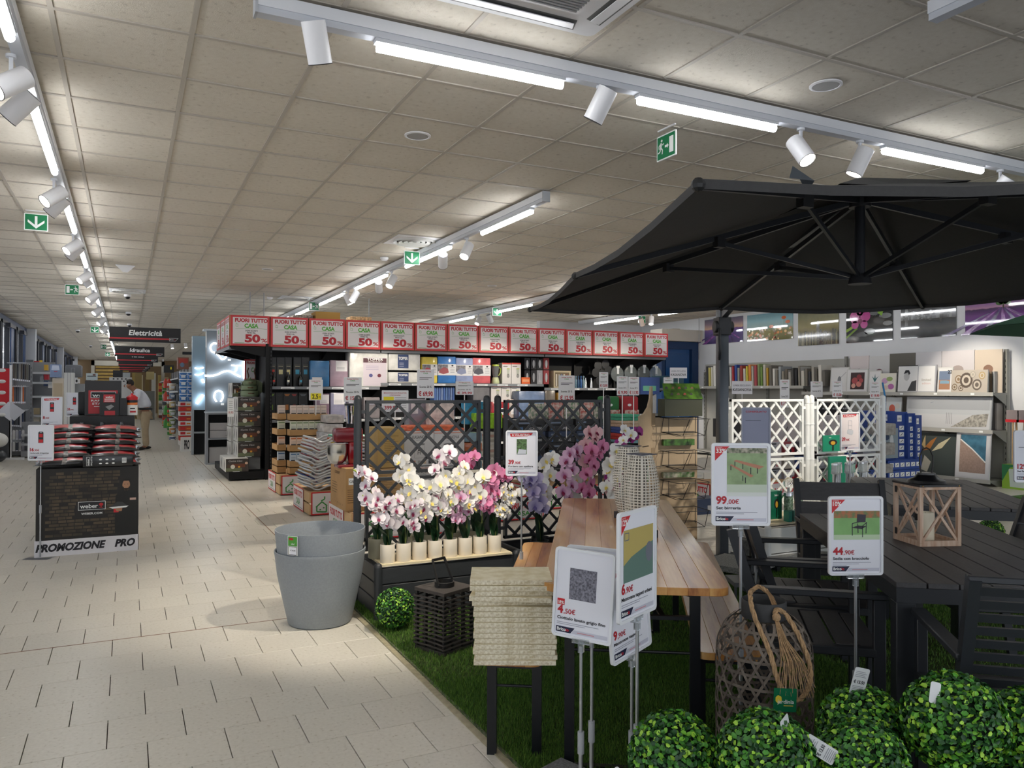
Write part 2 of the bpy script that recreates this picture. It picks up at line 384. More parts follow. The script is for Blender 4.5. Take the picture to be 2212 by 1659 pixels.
spot(4.29,3.53,(-.35,.3,-1),'spotlight just left of the third lit tube of the nearest track',energy=SPOT*.4)
spot(5.78,3.53,(-.15,.7,-.8),'spotlight at the right picture edge on the nearest track',energy=SPOT*1.3)
k=0
for y in (4.5,7.0,9.4,11.9,14.4,16.9,19.5,22.1):
    spot(-.52,y,(-.8,-.5,-.75),'front spotlight of the %s pair along the left aisle track'%ORD[k],energy=SPOT*.35 if k<5 else None)
    spot(-.52,y+.35,(-.75,.25,-.8) if k not in(3,7) else (.6,.0,-.8),'rear spotlight of the %s pair along the left aisle track'%ORD[k],energy=SPOT*.7 if k<5 else None)
    k+=1
k=0
for y,ax in ((7.7,(-.5,-.35,-.85)),(8.4,(.3,.8,-.7)),(10.35,(-.5,-.3,-.85)),(10.95,(.3,.85,-.7)),(12.3,(-.5,-.2,-.85)),(12.7,(.35,-.2,-.9))):
    spot(3.27,y,ax,'%s spotlight from the near end of the middle light track'%ORD[k],energy=SPOT*(1.3,1.2,1.2,1.1,.3,.5)[k]); k+=1
for y,ax,l in ((14.75,(.5,.2,-.8),'right'),(15.35,(-.5,-.3,-.8),'left')):
    spot(6.8,y,ax,'%s of two spotlights over the sixth sale placard'%l,energy=None)
spot(10.05,13.55,(-.3,-.3,-.9),'spotlight on the far right track beside the exit arrow sign',energy=SPOT)
spot(10.05,13.9,(.5,.2,-.9),'dark side spotlight on the far right track left of the exit arrow',energy=SPOT)
spot(6.8,8.5,(.1,.8,-.6),'added unseen spotlight over the parasol on the far middle track',energy=SPOT*1.3)  # added lamp, no fitting seen here; brightens the goods on the gondola
spot(6.8,10.4,(-.3,.9,-.6),'added spotlight behind the parasol tip on the far middle track',energy=SPOT*1.3)  # added as well, extra light for the gondola fronts
spot(10.05,10.2,(-.5,.9,-.6),'added unseen spotlight behind the parasol on the right track',energy=SPOT*1.3)  # extra lamp put in to light the shelf goods, hidden from the camera
spot(10.05,7.6,(.8,.1,-.6),'spotlight on the right track hidden over the parasol',energy=SPOT)
# =============== CEILING THINGS ===============
EG=mat('0b7a4b',.45); SW=mat('f2f4f3',.4)
def exitsign(p,rz,run,label,dz=.08,mir=1):
    t=thing('exit_sign',label,'exit sign',(p[0],p[1],CZ-.01-dz-.165),rz,'green hanging exit signs')
    q=M(); q.prism(rrect(-.1,0,.1,.165,.006),-.004,.004,SW); q.obj('panel',t)
    q=M()
    for y,s in ((-.005,1),(.005,-1)):
        q.rect(-.092*s,.008,.092*s,.157,EG,y); y2=y*1.2
        if run:
            s*=mir
            q.rect(.035*s,.03,.078*s,.135,SW,y2); q.poly([(-.012*s,.075),(.012*s,.075),(.012*s,.065),(.028*s,.082),(.012*s,.1),(.012*s,.09),(-.012*s,.09)],SW,y2)
            q.ell(-.045*s,.128,.009,.009,SW,y2)
            for l in ((-.052,.115,-.055,.08,.018),(-.055,.112,-.075,.095,.008),(-.075,.095,-.072,.075,.007),(-.05,.112,-.032,.098,.008),(-.032,.098,-.022,.108,.007),(-.055,.082,-.036,.066,.01),(-.036,.066,-.04,.038,.009),(-.057,.082,-.063,.058,.01),(-.063,.058,-.084,.052,.009)):
                q.line(l[0]*s,l[1],l[2]*s,l[3],l[4],SW,y2)
        else:
            q.rect(-.011,.05,.011,.14,SW,y2); q.poly([(0,.02),(.07,.08),(.07,.105),(0,.048),(-.07,.105),(-.07,.08)],SW,y2)
    q.obj('pictogram',t)
    q=M(); q.cyl((-.075,0,.165),(-.075,0,.165+dz),.0012,.0012,STEEL,5); q.cyl((.075,0,.165),(.075,0,.165+dz),.0012,.0012,STEEL,5)
    q.box(-.09,.09,-.006,.006,.165+dz-.006,.165+dz+.002,WHITE); q.obj('hanger',t)
exitsign((3.17,4.11),-PI/2,True,'exit sign with running man above the parasol',.04)
exitsign((-.8,8.8),0,False,'exit sign with white down arrow, largest on the left aisle',.03)
exitsign((-.8,14.32),0,True,'running man exit sign over the left aisle behind the arrow sign',.05,-1)
exitsign((-.785,23.7),0,False,'small down arrow exit sign left of the Elettricità sign',.05)
exitsign((-.8,33),0,True,'tiny running man exit sign far down the left aisle',.05,-1)
exitsign((-.8,40),0,False,'tiny down arrow exit sign farthest down the left aisle',.05)
exitsign((3.1,9.0),0,False,'down arrow exit sign under the round air vent',.04)
exitsign((3.2,15.0),0,True,'running man exit sign just above the third sale placard',.05,-1)
exitsign((6.75,14.3),0,False,'down arrow exit sign over the eighth sale placard',.05)
exitsign((10.35,14.3),0,False,'down arrow exit sign above the last sale placards',.05)
def speaker(x,y,l,r=.09):
    q=M(); q.lathe([(r,0),(r*1.0,-.006),(r*.84,-.01),(r*.8,-.004)],WHITE,28); t=q.obj('ceiling_speaker',None,(x,y,CZ),smooth=40,label=l,cat='speaker',group='round ceiling speakers')
    q=M(); q.cyl((0,0,-.007),(0,0,-.003),r*.82,r*.82,mat('a9a9a8',.7,bump=.4,bscale=400),28); q.obj('grille',t)
speaker(1.77,5.03,'round white speaker in the ceiling left of centre'); speaker(3.55,3.15,'round speaker in the ceiling at upper right')
speaker(1.81,11.6,'small round speaker left of the middle light track',.08); speaker(5.43,11.7,'small round speaker near the parasol left tip',.08); speaker(-1.16,25.5,'small round speaker far left ceiling',.08)
def vent(x,y,l,s=1):
    t=thing('air_vent',l,'air vent',(x,y,CZ),0,'round ceiling air vents')
    q=M(); q.box(-.29,.29,-.29,.29,-.004,0,WHITE); q.obj('plate',t)
    for i,r in enumerate((.25,.19,.13,.07)):
        q=M(); q.lathe([(r,-.006),(r-.005,-.03+.004*i),(r-.045,-.012),(r-.043,-.006)],mat('c6c5c0',.4),26); q.obj('ring',t,smooth=40)
vent(3.0,8.62,'round air vent of rings beside the middle light track'); vent(0.0,15.3,'round air vent flat on the ceiling of the left aisle'); vent(2.85,15.0,'round air vent above the second sale placard'); vent(8.6,14.0,'round air vent above the ninth sale placard')
for x,y,l in ((0,15.9,'dome camera nearest above the Elettricità sign'),(0.02,19.5,'dome camera second above the Elettricità sign'),(.05,23,'dome camera half hidden behind the Elettricità sign'),(-1.3,26,'dome camera left of the Elettricità sign'),(-1.3,35,'small dome camera far left of the Idraulica sign')):
    q=M(); q.lathe([(.06,0),(.062,-.03),(.05,-.045)],WHITE,16); t=q.obj('dome_camera',None,(x,y,CZ),smooth=40,label=l,cat='camera',group='dome cameras')
    q=M(); q.lathe([(.045,-.045),(.04,-.07),(.02,-.085),(1e-5,-.088)],BLACK,16); q.obj('lens_dome',t,smooth=60)
q=M(); q.lathe([(.055,0),(.055,-.02),(.035,-.04),(1e-5,-.045)],WHITE,18); q.obj('smoke_detector',None,(3.02,9.87,CZ),smooth=50,label='white smoke detector left of the arrow exit sign',cat='detector')
q=M(); q.lathe([(.055,0),(.055,-.02),(.035,-.04),(1e-5,-.045)],WHITE,18); q.obj('smoke_detector',None,(2.4,15.1,CZ),smooth=50,label='white smoke detector above the first sale placards',cat='detector')
q=M(); q.add([(-.13,0,0),(.13,0,0),(.07,.1,0),(-.07,.1,0),(-.03,.02,-.1),(.03,.02,-.1)],[(0,1,5,4),(1,2,5),(2,3,4,5),(3,0,4),(3,2,1,0)],WHITE); q.obj('antenna',None,(-.03,12.15,CZ),label='white wedge shaped antenna on the aisle ceiling',cat='antenna')
# ceiling air conditioner
t=thing('air_conditioner','square white cassette air conditioner in the ceiling at the top edge','air conditioner',(1.52,2.7,CZ),0)
q=M(); q.prism([(a,b) for a,b in rrect(-.48,-.48,.48,.48,.04)],0,.035,WHITE); me=q.mesh('panel',40); me.transform(Matrix.Rotation(PI/2,4,'X')); me.transform(Matrix.Scale(-1,4,(0,0,1))) if max(v.co.z for v in me.vertices)>.01 else None; me.flip_normals(); put(me,'panel',t)
for i in range(4):
    q=M(); q.hexa([(-.33,.36,-.036),(.33,.36,-.036),(.36,.45,-.036),(-.36,.45,-.036)],[(-.33,.37,-.03),(.33,.37,-.03),(.36,.44,-.03),(-.36,.44,-.03)],mat('6c6d6d',.6)); s=q.obj('air_slot',t,rz=i*PI/2)
    q=M(); q.hexa([(-.32,.375,-.05),(.32,.375,-.05),(.35,.44,-.038),(-.35,.44,-.038)],[(-.32,.375,-.046),(.32,.375,-.046),(.35,.44,-.034),(-.35,.44,-.034)],WHITE); q.obj('flap',s)
q=M()
q.box(-.3,.3,-.3,.3,-.045,-.035,WHITE)
for i in range(26): a=-.27+i*.0216; q.box(-.27,.27,a-.004,a+.004,-.052,-.045,mat('8f9090',.6))
q.obj('grille',t)
q=M(); q.box(12.1,12.29,15.4,15.62,2.85,3.0,mat('bfb8a8',.6)); q.obj('wall_box',label='small beige box high on the white wall by the door',cat='box')
# =============== HANGING AISLE SIGNS ===============
def hsign(Y,word,k,sub=None):
    t=thing('hanging_sign','black hanging sign reading %s'%word if k<2 else 'black hanging aisle sign with red bar, %s in line down the aisle'%ORD[k],'sign',(.325,Y,2.39),0,'black aisle signs with red bars')
    q=M(); q.box(-.64,.64,-.012,.012,0,.29,mat('16161a',.45)); q.obj('board',t)
    q=M(); q.rect(-.64,.055,.44,.085,mat('c23038',.5),-.014)
    q.poly([(.43,.035),(.545,.035),(.6,.095),(.43,.095)],mat('d8d8da',.5),-.0142); q.poly([(.436,.041),(.543,.041),(.585,.089),(.436,.089)],mat('16161a',.5),-.0145)
    q.text('Brico',.445,.055,.022,SW,-.0148,bold=.02); q.text('io',.52,.055,.022,RED,-.0148,bold=.02)
    if word and k<3: q.text(word,-.0,.135 if k<2 else .17,.1 if k<2 else .05,SW,-.015,'c',bold=.03,it=.12,w={'Elettricità':.6,'Idraulica':.52}.get(word,.4))
    q.obj('lettering',t)
    q=M(); q.cyl((-.6,0,.29),(-.6,0,.8),.0015,.0015,STEEL,5); q.cyl((.6,0,.29),(.6,0,.8),.0015,.0015,STEEL,5); q.obj('wire',t)
for k,(Y,w_) in enumerate(((17,'Elettricità'),(24.6,'Idraulica'),(29.7,'Vernici'),(35.4,''),(40,''),(43.5,''),(47,''))): hsign(Y,w_,k)
# =============== SIGN STANDS ===============
def brico(q,x,z,s,y,w):
    q.poly([(x,z),(x+.055*s,z),(x+.07*s,z+.02*s),(x,z+.02*s)],NAVY,y); q.text('Brico',x+.004*s,z+.005*s,.011*s,SW,y-.0003,bold=.03); q.text('io',x+.037*s,z+.005*s,.011*s,RED,y-.0003,bold=.03)
    q.poly([(x+.058*s,z),(x+w,z),(x+w,z+.013*s),(x+.068*s,z+.013*s)],mat('c4c6d4',.5),y)
    q.rect(x+.08*s,z+.005*s,x+w*.75,z+.008*s,mat('c98a96',.5),y-.0003)
def signstand(base,top,yaw,price,title,label,pic=None,off=None,band=None,W=.222,HT=.315,lean=0,txt=2,base_on=True,pole=True,group='white price sign stands',tilt=0,sheet=PAPER,fr=None,picxf=None,poleto=None):
    """base: floor point; top: height of the frame's lower edge"""
    t=thing('sign_stand',label,'price sign',base,yaw,group); FRM=fr or mat('e4e7ec',.35)
    hd=(Vector((lean,0,top)))
    fr_=M(); fr_.xf=Matrix.Translation(hd)@Matrix.Rotation(tilt,4,'Y')
    o=rrect(-W/2,0,W/2,HT,.012); 
    i_=.009*W/.222
    n=len(o); inn=rrect(-W/2+i_,i_,W/2-i_,HT-i_,.008)
    vs=[(a,-.006,b) for a,b in o]+[(a,-.006,b) for a,b in inn]+[(a,.006,b) for a,b in o]+[(a,-.001,b) for a,b in inn]
    fs=[(i,(i+1)%n,n+(i+1)%n,n+i) for i in range(n)]+[((i+1)%n,i,2*n+i,2*n+(i+1)%n) for i in range(n)]+[(n+i,n+(i+1)%n,3*n+(i+1)%n,3*n+i) for i in range(n)]+[tuple(range(3*n-1,2*n-1,-1)),tuple(range(3*n,4*n))]
    fr_.add(vs,fs,FRM); fo=fr_.obj('frame',t,smooth=30)
    q=M(); q.xf=fr_.xf; k=W/.222; x0=-W/2+i_+.004; x1=W/2-i_-.004; z1=HT-i_-.004; y=-.0016
    q.rect(x0-.003,i_,x1+.003,z1+.003,sheet,y); y=-.002
    zt=z1
    if band:
        q.poly([(x0+.02*k,zt-.03*k),(x0+.14*k,zt-.026*k),(x0+.145*k,zt-.022*k),(x1-.03*k,zt-.018*k),(x1-.02*k,zt-.002*k),(x0+.015*k,zt-.008*k)],RED,y)
        q.text(band,x0+.03*k,zt-.024*k,.014*k,SW,y-.0004,w=.12*k,bold=.03,it=.1)
    if off:
        q.poly([(x0,zt-.055*k),(x0,zt),(x0+.055*k,zt)],RED,y) if off[0]!='[' else q.rect(x0+.002,zt-.19*k,x0+.03*k,zt-.168*k,RED,y)
        if off[0]=='[': q.text(off[1:],x0+.004,zt-.187*k,.011*k,SW,y-.0004,bold=.02); 
        else: q.text(off,x0+.004*k,zt-.025*k,.016*k,SW,y-.0004,bold=.03); q.text('SCONTO',x0+.004*k,zt-.007*k,.004*k,SW,y-.0004)
    pt={}
    if pic: pic(q,x0,x1,zt,k,y-.0004)
    if price:
        a,b=price; zb=.083*k
        q.text(a,x0+.004,zb,.028*k,DRED,y-.0006,bold=.05); gv=glyphs(a,.05); wd=(gv[3]-gv[2])*.028*k/.7
        q.text(b,x0+.006+wd,zb,.017*k,DRED,y-.0006,bold=.02)
    if title: q.text(title,x0+.004,.062*k,.0105*k,INK,y-.0006,bold=.03,w=min(.18*k,.0078*k*len(title)))
    for i in range(txt): q.rect(x0+.004,.05*k-.006*i*k,x0+(.16-.05*i)*k,.052*k-.006*i*k,mat('9a9caa',.6),y-.0006)
    if band!='x': brico(q,x0+.002,.016*k,k,y-.0006,W-2*i_-.012)
    q.obj('sheet',fo)
    if pole:
        q=M(); q.xf=None
        q.box(lean-.03,lean+.03,-.006,.008,top-.012,top+.004,CLEARP); q.box(lean-.008,lean+.008,-.008,.008,top-.04,top,CLEARP); q.obj('clip',t)
        q=M(); pz=poleto or 0
        q.cyl((lean*.0,0,pz+.006),(lean*.5,0,top*.5+pz*.5),.0075,.0075,STEEL,10); q.cyl((lean*.5,0,top*.5+pz*.5),(lean,0,top-.02),.0055,.0055,STEEL,10); po=q.obj('pole',t,smooth=40)
        q=M(); m_=(top+pz)*.5; q.cyl((lean*.5,0,m_-.035),(lean*.5,0,m_+.035),.011,.011,mat('a9adb4',.4),10); q.obj('clamp',po,smooth=40)
        if base_on:
            q=M(); q.prism(rrect(-.11,-.09,.11,.09,.01),0,.006,mat('9b9fa6',.45)); me=q.mesh('foot'); me.transform(Matrix.Rotation(-PI/2,4,'X')); put(me,'foot',t)
    return t
def picchair(c):
    def f(q,x0,x1,zt,k,y):
        a=x0+.008*k; z0=zt-.16*k; z1=zt-.045*k
        q.rect(a,z0+.02*k,x1,z1,mat('7fae6c',.6,noise=.1,scale=12),y); q.rect(a,z1-.028*k,x1,z1,mat('6a7a4e',.6,noise=.5,scale=60,hex2='b06a48'),y-.0003); q.rect(a,z0,x1,z0+.02*k,mat('b9cfae',.6),y)
        m=mat('2e2b38',.5); cx=a+.105*k; y-=.0006
        q.poly([(cx-.012*k,z1-.045*k),(cx+.024*k,z1-.045*k),(cx+.026*k,z1-.015*k),(cx-.01*k,z1-.013*k)],m,y)
        for l in ((-.03,-.05,-.03,-.098),(.012,-.06,.012,-.105),(.028,-.045,.026,-.09),(-.008,-.05,-.006,-.088),(-.03,-.05,.0,-.044),(.012,-.06,.03,-.046),(-.03,-.066,.012,-.072),(-.006,-.06,.026,-.062)): q.line(cx+l[0]*k,z1+l[1]*k,cx+l[2]*k,z1+l[3]*k,.003*k,m,y)
        q.poly([(cx-.028*k,z1-.066*k),(cx+.012*k,z1-.071*k),(cx+.026*k,z1-.062*k),(cx-.008*k,z1-.058*k)],m,y)
    return f
def picbench(q,x0,x1,zt,k,y):
    a=x0+.045*k; z0=zt-.175*k; z1=zt-.006*k
    q.rect(a,z0+.03*k,x1,z1,mat('8fa67c',.6,noise=.15,scale=30),y); q.rect(a,z1-.02*k,x1,z1,mat('5c6650',.6,noise=.6,scale=80,hex2='b7b0a0'),y-.0003); q.rect(a,z0,x1,z0+.03*k,mat('c3cfbe',.6),y); q.rect(a,z0-.015*k,x1,z0,mat('d6dcd8',.6),y); y-=.0006
    w_=mat('b77f66',.6); b_=mat('23252b',.6)
    q.poly([(a+.025*k,z1-.05*k),(a+.035*k,z1-.045*k),(x1-.01*k,z1-.07*k),(x1-.03*k,z1-.08*k)],w_,y); q.poly([(a+.01*k,z1-.065*k),(a+.018*k,z1-.062*k),(x1-.05*k,z1-.105*k),(x1-.06*k,z1-.112*k)],w_,y)
    for u,v,h in ((.03,-.052,.02),(.06,-.06,.02),(.09,-.075,.025),(.115,-.075,.022),(.015,-.067,.018),(.07,-.112,.022),(.06,-.105,.02)): q.line(a+u*k,z1+v*k,a+u*k,z1+(v-h)*k,.003*k,b_,y)
def picplant(q,x0,x1,zt,k,y):
    c=(x0+x1)/2; q.rect(c-.035*k,zt-.15*k,c+.035*k,zt-.045*k,mat('5f8350',.6,noise=.5,scale=90,hex2='33402b'),y); q.poly([(c-.03*k,zt-.148*k),(c+.03*k,zt-.148*k),(c+.032*k,zt-.12*k),(c-.02*k,zt-.115*k)],mat('c3c9d3',.5),y-.0004)
def picstone(q,x0,x1,zt,k,y):
    a=x0+.045*k; q.rect(a,zt-.165*k,a+.1*k,zt-.055*k,mat('8b8b98',.8,noise=.6,scale=160,hex2='55555f',name='pebble_print'),y)
def picbag(q,x0,x1,zt,k,y):
    c=(x0+x1)/2; z=zt-.045*k; q.poly([(c-.022*k,z-.1*k),(c+.022*k,z-.1*k),(c+.022*k,z-.01*k),(c+.014*k,z),(c-.014*k,z),(c-.022*k,z-.01*k)],mat('24242b',.5),y); q.rect(c-.014*k,z-.05*k,c+.016*k,z-.02*k,RED,y-.0003); q.rect(c-.018*k,z-.098*k,c+.018*k,z-.07*k,RED,y-.0003); q.rect(c-.01*k,z-.012*k,c+.01*k,z-.003*k,GREYP,y-.0003)
def picrug(q,x0,x1,zt,k,y):
    z0=zt-.19*k; z1=zt-.04*k; q.rect(x0+.015*k,z0,x1-.005*k,z1,mat('5f7d74',.6),y); q.poly([(x0+.015*k,z1),(x1-.005*k,z1),(x1-.005*k,z1-.05*k),(x0+.06*k,z1-.08*k),(x0+.015*k,z1-.1*k)],mat('b9a862',.6),y-.0003); q.ell(x1-.03*k,z1-.08*k,.022*k,.03*k,mat('6f7480',.6),y-.0005); q.frame(x0+.02*k,z1-.03*k,x0+.045*k,z1-.008*k,.002*k,mat('35507c',.5),y-.0005)
def picplanter(q,x0,x1,zt,k,y):
    c=(x0+x1)/2; m=mat('b9bac2',.5); q.frame(c-.022*k,zt-.13*k,c+.022*k,zt-.055*k,.003*k,m,y); q.line(c-.022*k,zt-.095*k,c+.022*k,zt-.095*k,.002*k,m,y); q.poly([(c-.035*k,zt-.16*k),(c+.02*k,zt-.175*k),(c+.035*k,zt-.16*k),(c+.035*k,zt-.135*k),(c-.035*k,zt-.13*k)],mat('c8c9cf',.5),y)
def ssign(px0,px1,y0,y1,f,yaw,*a,**k):
    """stand whose frame fills that window at forward distance f"""
    c=DF((px0+px1)/2,(y0+y1)/2,f); hgt=(y1-y0)*f/F
    k.setdefault('HT',hgt); k.setdefault('W',k['HT']*.705)
    return signstand((c.x,c.y,0),c.z-hgt/2,yaw,*a,**k)
# =============== ARTIFICIAL GRASS ===============
q=M(); q.box(1.36,7.2,-1,5.32,-.011,.006,mat('3a4a1a',.95,noise=.3,scale=40)); gr=q.obj('grass_carpet',label='green artificial grass carpet laid over the tiled floor',cat='carpet',kind='thing')
def np_tris(name,V,m,parent,kind='stuff'):
    n=len(V)//3; me=bpy.data.meshes.new(name); me.vertices.add(n*3); me.vertices.foreach_set('co',V.astype('f').ravel())
    me.loops.add(n*3); me.loops.foreach_set('vertex_index',np.arange(n*3,dtype='i')); me.polygons.add(n)
    me.polygons.foreach_set('loop_start',np.arange(0,n*3,3,dtype='i')); 
    for i in range(len(m)): me.materials.append(m[i])
    me.polygons.foreach_set('material_index',np.random.randint(0,len(m),n).astype('i')); me.update(calc_edges=True)
    return put(me,name,parent,kind=kind)
np.random.seed(3)
def blades(x0,x1,y0,y1,n,h,wd):
    x=np.random.uniform(x0,x1,n);y=np.random.uniform(y0,y1,n)
    r=x*.8958-y*.4445; f=x*.4445+y*.8958; px=1106+r/np.maximum(f,.1)*1676; py=843+1.4575*1676/np.maximum(f,.1)
    k=(f>.5)&(px>-50)&(px<2300)&(py<1760); x=x[k];y=y[k];n=len(x)
    a=np.random.uniform(0,2*PI,n); l=np.random.normal(0,.45,n); b=np.random.uniform(0,2*PI,n); hh=h*np.random.uniform(.6,1.1,n)
    V=np.zeros((n*3,3)); V[0::3]=np.c_[x-np.cos(a)*wd,y-np.sin(a)*wd,np.full(n,.004)]; V[1::3]=np.c_[x+np.cos(a)*wd,y+np.sin(a)*wd,np.full(n,.004)]
    V[2::3]=np.c_[x+np.cos(b)*l*hh,y+np.sin(b)*l*hh,.005+hh*np.sqrt(1/(1+l*l))]; return V
GM=[mat(c,.65,name='grass_blade') for c in ('4c7424','5f8a2c','3d6320','749a3a','345419')]
V=np.vstack([blades(1.355,3.4,1.4,3.6,190000,.026,.0016),blades(1.355,5,3.2,5.33,130000,.026,.002),blades(3.3,7.2,1.2,5.33,90000,.024,.0028)])
np_tris('grass_blades',V,GM,gr)
q=M(); q.box(1.325,1.362,-.5,5.3,-.001,.006,mat('a39a80',.5,noise=.15,scale=30)); q.box(1.356,1.366,-.5,5.3,0,.014,mat('5b6148',.8,noise=.4,scale=50)); q.obj('trim_3',kind='structure')
# =============== PLANTERS WITH TRELLIS ===============
def planter(x0,label,dark,tray=None):
    m=mat('33363a',.5,noise=.1,scale=8,stretch=(1,8,8),bump=.2,bscale=60) if dark else mat('e6e7e4',.45)
    mp=mat('2d3034',.45) if dark else mat('eceeed',.4)
    t=thing('trellis_planter',label,'planter',(x0,4.78,0),0,'dark trellis planters' if dark else 'white trellis planters'); W_,D_=.98,.5
    for i in range(3):
        z=.01+i*.107
        for a in ((.0,W_,0,.022),(.0,W_,D_-.022,D_),(0,.022,.02,D_-.02),(W_-.022,W_,.02,D_-.02)):
            q=M(); q.box(a[0],a[1],a[2],a[3],z,z+.1,m); q.obj('board',t,bevel=.003,seg=1)
    q=M(); q.box(.02,W_-.02,.02,D_-.02,.04,.06,mat('1a1614',.9)); q.obj('floor_panel',t)
    for x,y,h in ((0,0,.36),(W_,0,.36),(0,D_,1.42),(W_,D_,1.42)):
        q=M(); q.cyl((x,y,0),(x,y,h-.025),.027,.027,mp,14); q.lathe([(.027,h-.025),(.022,h-.008),(.012,h),(1e-4,h+.002)],mp,14,(x,y,0))
        if h>1:
            for z in (.42,.62,.82,.95,1.15,1.35): q.cyl((x,y,z-.004),(x,y,z+.004),.0295,.0295,mp,14)
        q.obj('post',t,smooth=40)
    def lat(z0,z1):
        q=M(); x0,x1=.055,W_-.055; y=D_
        q.box(x0,x1,y-.016,y+.016,z1-.022,z1,mp);q.box(x0,x1,y-.016,y+.016,z0,z0+.022,mp);q.box(x0,x0+.022,y-.0161,y+.0161,z0,z1,mp);q.box(x1-.022,x1,y-.0161,y+.0161,z0,z1,mp)
        a,b,c,d=x0+.01,x1-.01,z0+.01,z1-.01; st=.148; h=.0085
        k=a-(d-c)-st*.3
        while k<b:
            for sg in (1,-1):
                # line x = k + t, z = c + t (sg=1) or z = d - t
                t0=max(0,a-k); t1=min(d-c,b-k)
                if t1-t0>.02:
                    za=c+t0 if sg==1 else d-t0; zb=c+t1 if sg==1 else d-t1
                    q.beam((k+t0,y+.003*sg,za),(k+t1,y+.003*sg,zb),.011,.017,mp,up=(0,1,0)) if 0 else q.beam((k+t0,y+.003*sg,za),(k+t1,y+.003*sg,zb),.02,.012,mp,up=(0,1,0))
            k+=st
        q.obj('trellis_panel',t)
        for z in (z0+.08,z1-.08):
            q=M(); q.box(.02,.06,y-.01,y+.01,z-.012,z+.012,mp); q.box(W_-.06,W_-.02,y-.01,y+.01,z-.012,z+.012,mp); q.obj('bracket',t)
    lat(.87,1.385); lat(.34,.845)
    return t
planter(1.43,'dark grey planter with trellis carrying the tray of white orchid pots',True)
planter(2.50,'dark grey planter with trellis behind the beer table, holding tall orchids',True)
planter(4.72,'white planter with trellis right behind the parasol pole',False)
planter(5.76,'white planter with trellis farther right, solar lamps on it',False)
q=M(); q.hexa([(1.455,4.775,.337),(2.37,4.765,.337),(2.38,5.1,.337),(1.46,5.1,.337)],[(1.455,4.775,.35),(2.37,4.765,.35),(2.38,5.1,.35),(1.46,5.1,.35)],mat('dccfae',.6,noise=.08,scale=10,stretch=(1,12,1)))
q.obj('wooden_board',label='pale plywood board lying on the dark planter under the orchids',cat='board')
# =============== ORCHIDS ===============
def flower(name,petal,lipc,tip='e8a23a',sc=1):
    pm=petal; q=M()
    def pet(ang,L,Wd,curl,m,zt=0):
        n=4; vs=[];fs=[]
        for i in range(n+1):
            u=i/n; wd=Wd*math.sin(PI*(u*.86+.06))**.8; 
            for s_ in (-1,0,1):
                x=s_*wd; zz=u*L; y=-curl*math.sin(u*2.2)*.3 - (.05*abs(s_))*L + zt
                vs.append((x*math.cos(ang)+zz*math.sin(ang),y,-x*math.sin(ang)+zz*math.cos(ang)))
        for i in range(n):
            for j in range(2): a=i*3+j; fs.append((a,a+1,a+4,a+3))
        q.add(vs,fs,m)
    for a in (0,R(135),R(225)): pet(a,.05*sc,.0165*sc,.02,pm,.002)
    for a in (R(78),R(-78)): pet(a,.052*sc,.03*sc,.03,pm,-.003)
    lip=M(); 
    lip.add([(0,-.004,.002),(.012*sc,-.012,-.006),(.009*sc,-.02,-.016*sc),(0,-.024,-.026*sc),(-.009*sc,-.02,-.016*sc),(-.012*sc,-.012,-.006),(0,-.014,-.008)],[(0,1,6),(1,2,6),(2,3,6),(3,4,6),(4,5,6),(5,0,6)],lipc)
    lip.add([(-.004,-.016,0),(.004,-.016,0),(.003,-.02,-.008),(-.003,-.02,-.008)],[(0,1,2,3)],mat(tip,.5)); 
    q.v+=lip.v if 0 else []
    n=len(q.v); q.add(lip.v,lip.f,lipc)
    return q.mesh(name,smooth=80)
def pmat(c,c2,r0=.012,r1=.05):   # petal: inner colour fades to the petal colour with the distance from the flower's middle
    m=bpy.data.materials.new('petal'); m.use_nodes=True; nt=m.node_tree; b=nt.nodes['Principled BSDF']; b.inputs['Roughness'].default_value=.5
    b.inputs['Subsurface Weight'].default_value=.0
    tc=nt.nodes.new('ShaderNodeTexCoord'); ln=nt.nodes.new('ShaderNodeVectorMath'); ln.operation='LENGTH'; nt.links.new(tc.outputs['Object'],ln.inputs[0])
    mr=nt.nodes.new('ShaderNodeMapRange'); mr.inputs[1].default_value=r0; mr.inputs[2].default_value=r1; nt.links.new(ln.outputs['Value'],mr.inputs[0])
    rp=nt.nodes.new('ShaderNodeValToRGB'); rp.color_ramp.elements[0].color=lin(c2); rp.color_ramp.elements[1].color=lin(c); nt.links.new(mr.outputs[0],rp.inputs[0]); nt.links.new(rp.outputs[0],b.inputs['Base Color'])
    return m
MAG=mat('7d1040',.5); YC=mat('e9d06a',.5)
FL={'white':flower('flower',pmat('f0eeea','f3efc8',.005,.02),YC),'whitemag':flower('flower',pmat('efe6ea','b03a86',.004,.019),MAG),'pink':flower('flower',pmat('e58fb8','b5336e',.004,.02),MAG),
 'blush':flower('flower',pmat('eec3c6','cf6d86',.002,.016),MAG),'mag':flower('flower',pmat('a8208a','7d0f60',.006,.05),mat('4d0a38',.5)),'mottle':flower('flower',pmat('dcb3cf','9a3a7e',.004,.028),mat('8a1f4a',.5)),'lilac':flower('flower',pmat('c3b9dc','8f86c0',.006,.04),mat('6a5f9c',.5)),
 'small':flower('flower',pmat('f1f0ee','f0efe0',.004,.02),YC,sc=.7)}
STEMG=mat('6d7a3c',.55); LEAF=mat('1f3f24',.4,noise=.2,scale=12); LEAF2=mat('122a1a',.4); BUD=mat('9fb24a',.5)
